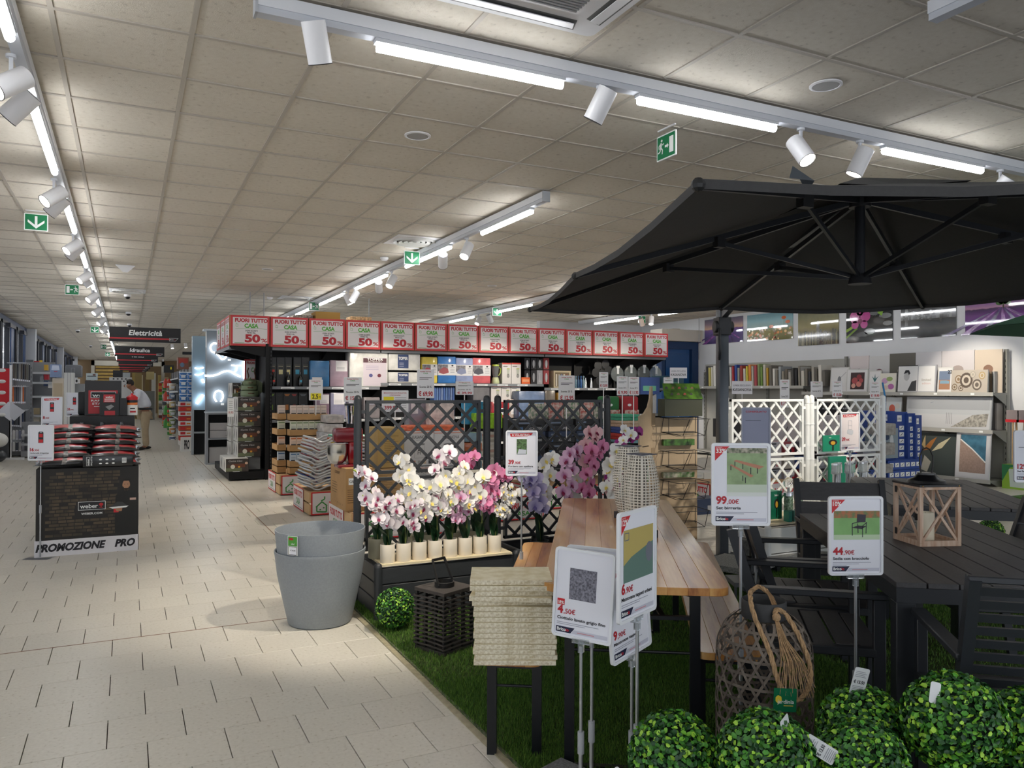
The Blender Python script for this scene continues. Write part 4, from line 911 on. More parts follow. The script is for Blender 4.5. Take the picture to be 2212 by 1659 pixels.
# =============== GARDEN TABLES ===============
AL=mat('2a2d32',.42,spec=.5); SL=mat('454446',.5,noise=.1,scale=5,stretch=(3,14,14),bump=.25,bscale=30)
def gtable(cx,cy,rz,label):
    t=thing('garden_table',label,'table',(cx,cy,0),rz,'dark slatted garden tables'); L,W_=1.66,.9
    n=8; w_=W_/n
    for i in range(n):
        q=M(); y=-W_/2+i*w_; q.box(-L/2,L/2,y+.003,y+w_-.003,.722,.742,SL); q.obj('plank',t,bevel=.0015,seg=1)
    q=M(); a,b=L/2-.005,W_/2-.005
    q.box(-a,a,-b,-b+.03,.665,.721,AL);q.box(-a,a,b-.03,b,.665,.721,AL);q.box(-a,-a+.03,-b+.03,b-.03,.665,.721,AL);q.box(a-.03,a,-b+.03,b-.03,.665,.721,AL);q.box(-.03,.03,-b,b,.69,.721,AL); q.obj('frame',t)
    for sx in(-1,1):
        for sy in(-1,1): q=M(); x,y=sx*(a-.035),sy*(b-.035); q.box(x-.035,x+.035,y-.035,y+.035,0.006,.665,AL); q.obj('leg',t,bevel=.003,seg=1)
TA=R(55.1)
gtable(3.43,2.395,TA,'dark grey slatted garden table holding the wooden lantern')
e=P(1975,1103,.74); gtable(4.60+.62,3.05+.62,R(49),'second dark garden table beyond the wooden lantern')
# =============== GARDEN CHAIRS ===============
def gchair(cx,cy,face,label,slatted=False,top=.88):
    t=thing('garden_armchair',label,'chair',(cx,cy,0.004),face-PI/2,'dark garden armchairs'); w_=.262
    for s in(-1,1):
        q=M(); q.box(s*w_-.018,s*w_+.018,.2,.245,0,.625,AL); q.obj('leg',t,bevel=.003,seg=1)
        q=M(); q.beam((s*w_,-.27,0),(s*w_,-.2,.42),.034,.04,AL,up=(0,1,0)); q.beam((s*w_,-.2,.42),(s*w_,-.345,top),.034,.04,AL,up=(0,1,0)); q.obj('rear_leg',t)
        q=M(); q.box(s*w_-.026,s*w_+.026,-.27,.255,.625,.65,AL); q.box(s*w_-.02,s*w_+.02,-.2,.21,.395,.43,AL); q.obj('armrest',t,bevel=.004,seg=1)
    for i in range(5):
        y=-.2+i*.088; z=.44-.012*math.sin(i/4*PI)-(0.012 if i==4 else 0); q=M(); q.box(-w_+.018,w_-.018,y+.004,y+.084,z-.016,z,SL); q.obj('seat_slat',t,bevel=.002,seg=1)
    q=M(); q.box(-w_+.018,w_-.018,.215,.24,.385,.42,AL); q.box(-w_+.018,w_-.018,-.215,-.19,.385,.42,AL); q.obj('seat_frame',t)
    nb=9 if slatted else 3; z0=.5; hh=(top-.015-z0)/nb
    for i in range(nb):
        za=z0+i*hh+.004; zb=z0+(i+1)*hh-(.012 if slatted else .004); f=lambda z:-.2-(z-.42)/(top-.42)*.145
        q=M(); q.hexa([(-w_+.017,f(za)-.008,za),(w_-.017,f(za)-.008,za),(w_-.017,f(za)+.008,za),(-w_+.017,f(za)+.008,za)],[(-w_+.017,f(zb)-.008,zb),(w_-.017,f(zb)-.008,zb),(w_-.017,f(zb)+.008,zb),(-w_+.017,f(zb)+.008,zb)],AL if slatted else SL); q.obj('back_slat',t)
    if slatted: q=M(); q.box(-w_-.017,w_+.017,-.36,-.33,top-.012,top+.008,AL); q.obj('top_rail',t,bevel=.003,seg=1)
gchair(2.69,2.47,R(-40),'garden armchair nearest on the left side of the table behind the 99,00 sign')
gchair(3.14,2.88,R(-37),'garden armchair second on the left side, pushed under the table')
gchair(3.95,3.3,R(235),'garden armchair at the far table end with two wide back boards showing')
gchair(2.68,1.555,R(50),'armchair with thin horizontal back slats at the right picture edge',True,.9)
gchair(3.95,2.5,R(147),'garden armchair on the right side of the table, cut by the picture edge')
# =============== WOODEN LANTERN ===============
LW=mat('b5937a',.7,noise=.18,scale=14,hex2='cdb6a2',stretch=(4,4,.6)); t=thing('wooden_lantern','whitewashed wooden lantern with crossed bars on the garden table','lantern',(3.405,2.43,.7425),R(-20)); a=.103
q=M(); q.box(-a,a,-a,a,0,.014,LW); q.obj('base',t,bevel=.001,seg=1)
for sx in(-1,1):
    for sy in(-1,1): q=M(); x,y=sx*(a-.009),sy*(a-.009); q.box(x-.009,x+.009,y-.009,y+.009,.014,.274,LW); q.obj('post',t,bevel=.001,seg=1)
for k in range(4):
    q=M(); q.xf=Matrix.Rotation(k*PI/2,4,'Z'); y=-a+.007; x=a-.018
    q.box(-x,x,y-.006,y+.006,.014,.026,LW); q.box(-x,x,y-.006,y+.006,.262,.274,LW)
    q.beam((-x,y,.026),(x,y,.262),.011,.008,LW,up=(0,1,0)); q.beam((-x,y+.002,.262),(x,y+.002,.026),.011,.008,LW,up=(0,1,0)); q.obj('cross_bars',t)
q=M(); q.box(-a-.003,a+.003,-a-.003,a+.003,.274,.284,mat('1b1b1d',.45)); l=q.obj('lid',t,bevel=.001,seg=1)
q=M(); q.lathe([(.085,.284),(.08,.296),(.055,.307),(.043,.32),(.04,.322),(.039,.33),(.0,.331)],mat('17171a',.3),28); q.obj('chimney',t,smooth=40)
q=M(); q.tube([(-.026,0,.32),(-.034,0,.37),(-.033,0,.41),(-.018,0,.44),(0,0,.448),(.018,0,.44),(.033,0,.41),(.034,0,.37),(.026,0,.32)],.0035,BI,8); q.obj('handle',t,smooth=60)
q=M()
for x,y in ((-.09,-a-.003),(.09,-a-.003)): q.sph((x,y,.279),.003,mat('c9a24a',.3,1),8,5)
q.obj('stud',t)
q=M(); q.box(-a-.004,-a+.002,-.085,-.07,.12,.15,BI); q.cyl((-a-.004,-.078,.135),(-a-.014,-.078,.135),.004,.004,BI,8); q.box(-a-.003,-a,.07,.085,.23,.26,BI); q.box(-a-.003,-a,.07,.085,.03,.06,BI); q.obj('latch',t)
q=M(); q.lathe([(.034,0),(.037,.004),(.037,.125),(.034,.132),(.03,.124),(.0,.12)],mat('e6dfc9',.5),28); q.cyl((0,0,.12),(0,0,.13),.001,.001,BI,5); q.obj('candle',None,(3.385,2.42,.7565),smooth=40,label='cream pillar candle inside the wooden lantern',cat='candle')
# =============== PARASOL ===============
A=Vector((2.92,5.56,2.1)); B=Vector((1.52,1.82,2.1)); Cc=Vector((5.48,3.94,2.1)); Dd=B+Cc-A; Dd.z=2.1; B.z=2.06; Dd.z=2.05
CN=Vector((3.5,2.88,2.5)); HUB=Vector((3.5,2.88,2.06))
FAB=mat('3b3b3c',.85,noise=.05,scale=60,bump=.1,bscale=500); PM=mat('2a2d33',.4,.3); 
t=thing('cantilever_parasol','large dark grey cantilever parasol over the garden furniture','parasol',(4.52,5.1,0),0); org=Vector((4.52,5.1,0))
mids=[(A+B)/2,(B+Dd)/2,(Dd+Cc)/2,(Cc+A)/2]; rim=[A,mids[0],B,mids[1],Dd,mids[2],Cc,mids[3]]
q=M(); N_=7; top=CN+Vector((0,0,.07))
for k in range(8):
    a,b=rim[k],rim[(k+1)%8]; vs=[];fs=[]
    for i in range(N_+1):
        u=i/N_
        for j in range(5):
            v=j/4; e=a.lerp(b,v); p=top.lerp(e+Vector((0,0,.03)),u); p.z-= (.04*math.sin(PI*v)*u*u+ .02*math.sin(PI*u)); vs.append(p-org)
    for i in range(N_):
        for j in range(4): o=i*5+j; fs.append((o,o+1,o+6,o+5))
    vs2=[Vector(v)-Vector((0,0,.004)) for v in vs]; q.add(vs,fs,FAB); q.add(vs2,[f[::-1] for f in fs],FAB)
    l=N_*5; q.add([vs[l+j] for j in range(5)]+[Vector(vs[l+j])-Vector((0,0,.03)) for j in range(5)],[(j,j+1,j+6,j+5) for j in range(4)],FAB)
q.obj('canopy',t)
q=M(); vt=[]
for k in range(8): a=rim[k]; p=top.lerp(a,.2); p.z=top.z-.1-.02*(k%2); vt.append(p-org)
vt.append(top-org+Vector((0,0,.03))); q.add(vt,[(k,(k+1)%8,8) for k in range(8)],FAB); q.obj('vent_cap',t)
p_=DF(1712,372,3.6)-org; q=M(); q.add([p_+Vector((-.02,0,-.03)),p_+Vector((.12,-.02,-.03)),p_+Vector((0,0,.03)),p_+Vector((.2,.1,-.05))],[(0,1,2),(1,3,2)],mat('50565c',.8)); q.obj('loose_flap',t)
for k in range(8):
    a=rim[k]; q=M(); s0=CN+(a-CN).normalized()*.04-Vector((0,0,.02)); e=a+Vector((0,0,.012)); q.beam(s0-org,e-org,.018,.03,PM); r=q.obj('rib',t)
    m_=s0.lerp(e,.47); q=M(); q.beam(m_-org+Vector((0,0,-.03)),HUB-org+(m_-HUB).normalized()*.05,.014,.022,PM); q.box(m_.x-org.x-.03,m_.x-org.x+.03,m_.y-org.y-.02,m_.y-org.y+.02,m_.z-org.z-.055,m_.z-org.z+.0,mat('17181b',.5)); q.obj('strut',r)
    q=M(); q.sph(e-org,.022,mat('17181b',.5),8,6); q.obj('end_cap',r)
q=M(); q.cyl(HUB-org,CN-org,.026,.026,PM,14); q.cyl(HUB-org-Vector((0,0,.03)),HUB-org+Vector((0,0,.02)),.06,.05,mat('1b1c20',.5),16); q.cyl(CN-org-Vector((0,0,.06)),CN-org+Vector((0,0,.01)),.055,.06,mat('1b1c20',.5),16); q.obj('hub',t,smooth=40)
q=M(); q.prism(rrect(-.037,0,.037,2.22,.001),-.05,.05,mat('4c5259',.35,.3)); q.obj('pole',t,rz=R(-20),bevel=.008,seg=2)
q=M(); q.box(-.055,.055,-.07,.07,1.93,2.08,mat('232529',.45)); q.cyl((-.08,-.02,2.0),(.08,-.02,2.0),.05,.05,mat('1c1d20',.5),18); q.tube([(-.05,-.08,1.98),(-.065,-.1,1.9),(-.055,-.09,1.8),(-.05,-.06,1.72)],.014,mat('1c1d20',.5),8); q.obj('slider',t,rz=R(-20),bevel=.006,seg=1)
arm0=org+Vector((0,0,2.1)); arm1=DF(1700,560,5.0); arm1=Vector((3.86,3.85,2.36)); q=M(); q.beam(arm0-org,arm1-org,.045,.075,PM); q.beam(arm1-org,CN+Vector((0,0,.02))-org,.03,.05,PM); q.obj('arm',t)
q=M(); q.beam((-.5,0,.03),(.5,0,.03),.06,.05,PM); q.beam((0,-.5,.03),(0,.16,.03),.06,.05,PM); q.obj('base_cross',t,rz=R(20))
for sx,sy in ((-1,-1),(1,-1)):
    q=M(); q.box(sx*.27-.22,sx*.27+.22,sy*.27-.22,sy*.27+.22,.055,.1,mat('8a8b8a',.85,noise=.3,scale=90,bump=.4,bscale=150)); q.obj('ballast_slab',t,rz=R(20))
# green parasol beyond
GP=mat('0d4a34',.8); gc=DF(2480,640,6.2); t=thing('green_parasol','dark green parasol whose tip shows at the right edge','parasol',(gc.x,gc.y,0),0); q=M(); tipd=DF(2136,704,6.2)-gc; tr=math.hypot(tipd.x,tipd.y); a0=math.atan2(tipd.y,tipd.x); zt=DF(2136,704,6.2).z
vs=[(tr*math.cos(a0+k*PI/4),tr*math.sin(a0+k*PI/4),zt) for k in range(8)]+[(0,0,zt+.4)]; q.add(vs,[(k,(k+1)%8,8) for k in range(8)],GP); q.add([(x,y,z-.004) for x,y,z in vs],[((k+1)%8,k,8) for k in range(8)],GP); q.obj('canopy',t)
q=M(); q.cyl((0,0,0.03),(0,0,zt+.42),.024,.024,mat('d6d6d2',.4),12); q.obj('pole',t); q=M(); q.cyl((0,0,0),(0,0,.05),.25,.22,mat('8b8b88',.8),20); q.obj('base',t)
# =============== SIGN STANDS ON THE GRASS ===============
def st(px0,px1,y0,y1,f,yaw,*a,**k): return ssign(px0,px1,y0,y1,f,yaw+VIEW,*a,**k)
st(1535,1665,957,1135,2.83,R(-2),('99',',00€'),'Set birreria','price stand 99,00 for the beer table set',picbench,'33%')
st(1783,1913,1072,1242,2.88,R(3),('44',',90€'),'Sedia con bracciolo','price stand 44,90 for the garden chair',picchair('x'),'10%',txt=3)
st(1194,1317,1188,1382,2.5,R(-26),('4',',50€'),'Ciottolo lavato grigio fino','price stand 4,50 with a grey pebble picture',picstone,'[18%',tilt=R(3))
st(1215,1342,1182,1372,2.6,R(-8),None,None,'plain backed stand just behind the 4,50 pebble sign',None,None,tilt=R(4))
st(1345,1408,1100,1332,2.45,R(52),('6',',90€'),'Mantovana tappeti urbani','turned price stand 6,90 with a green picture',picrug,'12%')
st(1335,1395,1215,1414,2.6,R(45),('9',',90€'),'Mantovana tappeti','turned price stand tucked behind the 6,90 one',None,'15%',tilt=R(-7))
st(1092,1162,930,1028,4.55,R(-2),('39',',90€'),'Portiera con spalliera','price stand 39 at the end of the dark trellis planter',picplant,None,'in VOLANTINO')
st(1603,1663,880,1008,4.15,R(-8),('349',',00€'),None,'grey CONSIGLIATO stand behind the 99,00 sign',lambda q,x0,x1,zt,k,y:(q.text('CONSIGLIATO',0,zt-.025*k,.013*k,DRED,y,'c',bold=.03,w=.16*k),q.rect(x0+.01,zt-.09*k,x1-.06*k,zt-.087*k,INK,y)),None,W=.15,sheet=mat('8e93aa',.5),fr=mat('9a9fb0',.4))
st(2192,2270,930,1042,3.75,R(-4),('129',',00€'),'Set Samoa','price stand 129 cut by the right picture edge',lambda q,x0,x1,zt,k,y:(q.text('CONSIGLIATO',0.01,zt-.025*k,.013*k,DRED,y,'c',bold=.03,w=.13*k),q.rect(x0+.01,zt-.09*k,x1-.06*k,zt-.087*k,INK,y)),None)
p=DF(1836,934,6.3); signstand((p.x,p.y,.363),p.z-.15-.363,0,('39',',90€'),None,'price stand in VOLANTINO on the white trellis planter',picplanter,None,'in VOLANTINO',group='white price sign stands',sheet=mat('e6dcdc',.5))
# =============== GOODS: boxes whose printed front looks down the shop ===============
def fb(name,label,cat,x0,x1,y0,y1,Y,dep,m,pr=None,group=None,face='Y',z0=None,parent=None,bevel=0,rz=0,extra=None):
    D_=DY if face=='Y' else DX; ym=(y0+y1)/2; xm=(x0+x1)/2
    a=D_(x0,ym,Y);b=D_(x1,ym,Y); lo=D_(xm,y1,Y).z if z0 is None else z0; hi=D_(xm,y0,Y).z
    W_=abs((b.x-a.x) if face=='Y' else (a.y-b.y)); h=hi-lo; base=-PI/2 if face=='X' else 0
    q=M(); q.box(0,W_,0,dep,0,h,m); t=q.obj(name,parent,(a.x,a.y,lo),base+rz,label=label,cat=cat,group=group,bevel=bevel,seg=2)
    if pr:
        p=M(); pr(p,W_,h,-.0015-bevel*0); p.obj('print',t)
    t['w']=W_;t['h']=h
    return t
# ---- sale placards on top of the gondola ----
def fuori(q,W_,h,y,short=False):
    q.rect(0,0,W_,h,mat('c4373c',.5),y); e=.035*h/.5; q.rect(e,e,W_-e,h-e,mat('dcd7d8',.5),y-.001)
    def f(k,X): return X*W_
    q.text('FUORI TUTTO',W_*.53,h*.78,h*.115,DRED,y-.002,'c',bold=.06,w=W_*.84)
    if not short:
        q.text('CASA',W_*.53,h*.6,h*.125,mat('54a63a',.5),y-.002,'c',bold=.06,w=W_*.36)
        q.line(W_*.12,h*.555,W_*.5,h*.58,h*.008,GREEN,y-.002); q.line(W_*.5,h*.58,W_*.93,h*.565,h*.008,GREEN,y-.002); q.frame(W_*.13,h*.63,W_*.19,h*.71,h*.008,GREEN,y-.002); q.line(W_*.15,h*.71,W_*.13,h*.76,h*.008,GREEN,y-.002)
        q.text('OGNI SCONTI',W_*.53,h*.475,h*.05,INK,y-.002,'c',bold=.03,w=W_*.32); q.text('FINO AL',W_*.53,h*.41,h*.045,INK,y-.002,'c',bold=.03,w=W_*.22)
        q.text('50',W_*.56,h*.13,h*.24,DRED,y-.002,'c',bold=.06,w=W_*.4); q.text('%',W_*.86,h*.13,h*.12,DRED,y-.002,'c',bold=.03,w=W_*.16)
        q.rect(W_*.09,h*.085,W_*.92,h*.092,GREYINK,y-.002); q.rect(W_*.1,h*.085,W_*.35,h*.1,GREEN,y-.0025); q.rect(W_*.68,h*.08,W_*.9,h*.09,RED,y-.0025)
CB=mat('b9895c',.7)
pq=M(); pq.box(0,.6,0,.4,0,.49,CB); pme=pq.mesh('sale_placard'); pp=M(); fuori(pp,.6,.49,-.0015); ppm=pp.mesh('print')
GX=1.465; ST=.6175
for i in range(14):
    t=put(pme,'sale_placard',None,(GX+i*ST+.005,13.04,2.16+rnd.uniform(-.004,.004)),label='red framed FUORI TUTTO 50 percent box, %s from the left along the long shelf top'%ORD[i],cat='sale sign',group='FUORI TUTTO CASA boxes on the gondola'); put(ppm,'print',t)
for i in range(3):
    t=put(pme,'sale_placard',None,(GX-.005,13.04+.66+i*.66,2.16),rz=-PI/2,label='red framed FUORI TUTTO box, %s from the corner on the aisle side'%ORD[i],cat='sale sign',group='FUORI TUTTO CASA boxes on the aisle side'); put(ppm,'print',t)
# ---- gondola ----
GB=mat('0b0c0f',.55,spec=.3); LIP=mat('7c8086',.4); LAB=mat('d8dadd',.5)
def shelfunit(x0,x1,yf,yb,levels,label,top=2.15,col=GB,lip=LIP,rz=0,loc=None,H_=2.2,labels=True,slotw=1.0,brk=True):
    t=thing('shelf_unit',label,'shelf',loc or (x0,yf,0),rz); W_=x1-x0; D_=yb-yf
    q=M(); q.box(0,W_,D_-.02,D_,.1,H_,col); q.obj('back_panel',t)
    q=M(); q.box(0,W_,0,D_,0.02,.14,col); q.box(.01,W_-.01,-.002,.0,.03,.13,col); q.obj('base_shelf',t)
    n=max(1,round(W_/slotw)); 
    for i in range(n+1):
        x=W_*i/n; q=M(); q.box(x-.02,x+.02,D_-.07,D_-.021,0,H_,col)
        for z in np.arange(.3,H_-.05,.1): q.box(x-.004,x+.004,D_-.0715,D_-.07,z,z+.05,mat('05060a',.6))
        q.obj('upright',t)
    for z,d0 in levels+[(top,0)] if top else levels:
        q=M(); q.box(.005,W_-.005,d0,D_-.07,z-.02,z,col); q.box(.005,W_-.005,d0-.012,d0,z-.045,z+.002,lip); s=q.obj('shelf_board',t)
        if labels and z<2:
            p=M(); x=.15
            while x<W_-.3: p.rect(x,z-.04,x+.22,z-.008,LAB,d0-.0135); p.rect(x+.02,z-.028,x+.16,z-.022,INK,d0-.0142); x+=.42
            p.obj('price_strip',s)
        if brk:
            for i in range(n+1):
                x=min(max(W_*i/n,.012),W_-.012); p=M(); p.prism([(0,0),(0,-.14),(.03,-.14),(D_-.09-d0,-.02),(D_-.09-d0,0)],-.004,.004,col); me=p.mesh('bracket'); me.transform(Matrix.Translation((x,D_-.07,z-.02))@Matrix.Rotation(-PI/2,4,'Z')@Matrix.Identity(4)); put(me,'bracket',s)
    return t
shelfunit(2.12,3.95,13.12,13.66,[(1.51,.02),(.96,.02),(.55,.02)],'black metal gondola shelf unit under the first sale placards')
shelfunit(3.96,7.2,13.12,13.66,[(1.58,.02),(.98,.02),(.5,.02)],'black metal gondola shelf unit under the middle sale placards')
shelfunit(7.21,10.1,13.12,13.66,[(1.51,.02),(.98,.02),(.5,.02)],'black metal gondola shelf unit under the last sale placards')
shelfunit(0,2.2,0,.62,[],'black gondola end unit on the aisle with cookware boxes',loc=(1.46,15.25,0),rz=-PI/2,top=2.15)
q=M(); q.box(2.085,2.12,13.06,13.6,0,2.15,GB); 
for z in np.arange(.2,2.1,.06): q.box(2.095,2.105,13.058,13.06,z,z+.03,mat('3a3d42',.5))
q.obj('side_panel',None,label='black perforated end upright at the left corner of the gondola',cat='upright')
# top shelf: black boxes and their bottles
KB=mat('1b1d20',.4); 
def diff(c,bc):
    def f(q,W_,h,y): q.frame(W_*.2,h*.5,W_*.8,h*.76,W_*.02,mat('6a6148',.5),y); q.rect(W_*.25,h*.42,W_*.75,h*.58,mat(c,.5),y-.0005); q.rect(W_*.2,h*.68,W_*.8,h*.71,mat('8f8a70',.5),y-.0005)
    return f
for i,(a,b,c,n) in enumerate(((582,597,'c43a2c','red'),(598,615,'d8cf9c','first cream'),(616,630,'d0c68f','second cream'),(634,651,'3f96b8','first blue'),(652,668,'3f96b8','second blue'))):
    fb('diffuser_box','tall black box with a %s square label on the top gondola shelf'%n,'box',a,b,772,833,13.3,.1,KB,diff(c,0),'black diffuser boxes',z0=1.512)
for i,(x,c,n) in enumerate(((591,'c43a2c','red'),(622,'e0dcc8','white'),(649,'3f96b8','blue'))):
    p=DY(x,830,13.2); q=M(); q.lathe([(.038,0),(.04,.01),(.04,.13),(.03,.16),(.014,.18),(.014,.21),(.02,.212),(.02,.235),(0,.236)],mat('08090b',.1,coat=.5),18); t=q.obj('black_bottle',None,(p.x,p.y,1.513),smooth=40,label='glossy black bottle with a %s label before the black boxes'%n,cat='bottle',group='black diffuser bottles')
    q=M(); q.rect(-.018,.07,.018,.105,mat(c,.5),-.041); q.obj('label_print',t)
for i,(a,b,c) in enumerate(((579,594,'7a9c3a'),(595,611,'2a2d31'),(612,628,'a86a34'),(628,643,'8a3434'),(645,664,'5a6068'))):
    fb('diffuser_box','black box on the second gondola shelf, %s from the left'%ORD[i],'box',a,b,848,905,13.3,.1,KB,lambda q,W_,h,y,c=c:(q.poly([(W_*.1,h*.95),(W_*.9,h*.95),(W_*.7,h*.87),(W_*.3,h*.87)],mat(c,.5),y),q.rect(W_*.3,h*.35,W_*.7,h*.55,mat(c,.5),y)),'black boxes on the second shelf',z0=.962)
# soft packs
def pack(label,x0,x1,y0,y1,Y,c,z0=None,lab=None,dep=.3,cat='bedding pack',group='packed bedding on the gondola',film=.25,name='bedding_pack',seed=0):
    m=mat(c,film,noise=.12,scale=7,bump=.5,bscale=22,coat=.3)
    return fb(name,label,cat,x0,x1,y0,y1,Y,dep,m,lab,group,z0=z0,bevel=.018)
def lab(x0,z0,x1,z1,c='e6e4e8',t=None,tc=None,more=None):
    def f(q,W_,h,y):
        q.rect(W_*x0,h*z0,W_*x1,h*z1,mat(c,.4),y)
        if t: q.text(t,W_*(x0+x1)/2,h*(z0+(z1-z0)*.62),h*(z1-z0)*.2,tc or SW,y-.0006,'c',bold=.03,w=W_*(x1-x0)*.85)
        for i in range(3): q.rect(W_*(x0+.05),h*(z0+(z1-z0)*(.12+.12*i)),W_*(x1-.15),h*(z0+(z1-z0)*(.15+.12*i)),GREYINK if not t else mat('b9bed0',.5),y-.0006)
        if more: more(q,W_,h,y-.0008)
    return f
pack('blue bedding in clear film on the top gondola shelf',670,712,779,833,13.2,'3f79ad',1.512,lab(.1,.02,.6,.36,'dddcdc'))
pack('mauve bedding in clear film on the top gondola shelf',713,752,778,833,13.2,'a790a0',1.512,lab(.32,.58,.95,.97))
pack('tall white mattress topper pack labelled TOPPER IN MEMORY',755,838,761,843,13.15,'d9d9d6',1.512,lambda q,W_,h,y:(q.rect(W_*.35,h*.03,W_*.96,h*.85,mat('cfc5cf',.4),y),q.rect(W_*.35,h*.7,W_*.96,h*.83,mat('5d3d46',.5),y-.0006),q.text('TOPPER',W_*.66,h*.76,h*.075,SW,y-.0012,'c',bold=.02,w=W_*.42),q.text('IN MEMORY',W_*.66,h*.71,h*.035,SW,y-.0012,'c',w=W_*.36),[q.rect(W_*.42,h*(.5+.05*i),W_*.75,h*(.51+.05*i),mat('8d86b0',.5),y-.0006) for i in range(3)],q.ell(W_*.55,h*.33,W_*.05,h*.05,mat('55558a',.5),y-.0006),q.ell(W_*.77,h*.33,W_*.05,h*.05,mat('6a2f3c',.5),y-.0006)))
for a,b,n in ((764,800,'upper'),(804,842,'lower')):
    pack('%s of two white rolled packs labelled TOPPER in blue'%n,840,908,a,b,13.15,'d5d5d2',1.585 if n=='lower' else None,lab(.28,.12,.62,.95,'35446e','TOPPER'))
for i,(a,b,y0,c,n,pc) in enumerate(((912,945,771,'d3bf50','yellow','a8404a'),(946,985,770,'2f74bd','bright blue','a04a52'),(985,1022,773,'8f9cc4','lilac blue','7d86a8'),(1021,1060,773,'d0626a','coral pink','454654'))):
    pack('folded %s blanket with a picture band on the middle shelf'%n,a,b,y0,826,13.15,c,1.582,lambda q,W_,h,y,pc=pc:(q.rect(0,h*.3,W_,h*.72,mat('dcdce0',.4),y),q.rect(0,h*.45,W_*.55,h*.7,mat('77757c',.5,noise=.4,scale=30),y-.0006),q.poly([(W_*.05,h*.4),(W_*.1,h*.5),(W_*.3,h*.6),(W_*.55,h*.55),(W_*.6,h*.4),(W_*.3,h*.34)],mat(pc,.5),y-.001),[q.rect(W_*.68,h*(.4+.06*k),W_*.92,h*(.415+.06*k),GREYINK,y-.0006) for k in range(4)],q.ell(W_*.8,h*.66,W_*.06,h*.03,INK,y-.0006)),group='folded blankets on the shelf',film=.6,name='folded_blanket')
def blend(q,W_,h,y):
    q.rect(0,h*.93,W_,h,mat('c4453c',.5),y); q.rect(W_*.1,h*.82,W_*.6,h*.85,INK,y); q.poly([(W_*.55,h*.45),(W_*.8,h*.45),(W_*.85,h*.72),(W_*.5,h*.72)],mat('b3b8ae',.5),y); q.ell(W_*.67,h*.38,W_*.15,h*.1,mat('8c8c8c',.5),y); q.rect(W_*.52,h*.7,W_*.83,h*.74,mat('a8b04a',.5),y-.0005)
WB2=mat('d6d3d2',.5)
for i,(a,b) in enumerate(((1085,1104),(1105,1125))): fb('blender_box','white carton with a blender picture, %s one on the top shelf'%('left','right')[i],'box',a,b,784,829,13.2,.2,WB2,blend,'blender cartons',z0=1.582)
for i,(a,b) in enumerate(((1061,1082),(1083,1103),(1104,1124))): fb('blender_box','white carton with a blender picture, %s on the shelf below the blankets'%ORD[i],'box',a,b,833,868,13.2,.2,WB2,blend,'blender cartons on the lower shelf')
p=DY(1070,827,13.25); t=thing('blender','pale green blender standing beside the coral blanket','blender',(p.x,p.y,1.583)); q=M(); q.lathe([(.075,0),(.08,.03),(.06,.11),(.05,.12)],mat('c3cda2',.4),20); q.obj('base',t,smooth=40); q=M(); q.lathe([(.045,.12),(.07,.3),(.072,.33)],CLEARP,20); q.obj('jug',t,smooth=40); q=M(); q.lathe([(.074,.33),(.07,.36),(0,.365)],mat('a9c04a',.4),20); q.tube([(.07,0,.31),(.11,0,.28),(.1,0,.2),(.06,0,.15)],.01,mat('a9c04a',.4),6); q.obj('lid',t,smooth=40)
k=0
for r_,y0,y1 in ((0,773,798),(1,800,829)):
    for x,c in ((1133,'26262c'),(1147,'2d2a30'),(1160,'b9b9bd'),(1174,'a33038')):
        if r_==0: c={'b9b9bd':'1f2026','a33038':'8f2a30'}.get(c,c)
        fb('gadget_box','small dark kitchen gadget box, %s row, %s from the left'%(('upper','lower')[r_],ORD[k%4]),'box',x,x+12,y0,y1,13.3,.12,mat(c,.4),lambda q,W_,h,y:(q.ell(W_*.5,h*.5,W_*.25,h*.3,GREYP,y),q.rect(W_*.4,h*.15,W_*.6,h*.8,mat('d5d5d8',.4),y-.0005)),'kitchen gadget boxes',z0=None if r_==0 else 1.582); k+=1
fb('gadget_box','orange flat box on the top gondola shelf','box',1127,1145,815,829,13.18,.15,mat('e0642c',.5),lab(.1,.3,.9,.7,'f0a070'),z0=1.582)
fb('open_shelf_box','beige wooden display box on the top gondola shelf','box',1196,1233,801,834,13.25,.2,mat('c5b595',.6),lambda q,W_,h,y:(q.rect(W_*.08,h*.08,W_*.9,h*.9,mat('7a6a50',.7),y),[q.rect(W_*(.12+.15*i),h*.1,W_*(.2+.15*i),h*.8,mat(c,.5),y-.0005) for i,c in enumerate(('d8d2c4','b9b0a0','6d7c9c','d8d2c4','8c4a3c'))]),z0=1.512)
for i in range(5):
    p=DY(1238+i*5.6,834,13.25); q=M(); q.lathe([(.022,0),(.024,.01),(.024,.15),(.012,.18),(.012,.2),(.017,.205),(.017,.235),(0,.24)],mat(('4a6f8c','6d8da0','3a5f86','2f5f9c','88a2ac')[i],.3,noise=.3,scale=40),12); q.obj('water_bottle',None,(p.x,p.y,1.512),smooth=40,label='patterned blue water bottle, %s from the left in the row of five'%ORD[i],cat='bottle',group='blue water bottles')
for i,x in enumerate((1265,1277)):
    p=DY(x,834,13.25); q=M(); q.lathe([(.036,0),(.03,.06),(.022,.12),(.014,.16),(.013,.2),(.0,.2)],CHROME,16); q.obj('steel_flask',None,(p.x,p.y,1.512),smooth=40,label='shiny steel cone flask, %s of the pair'%('left','right')[i],cat='flask',group='steel flasks')
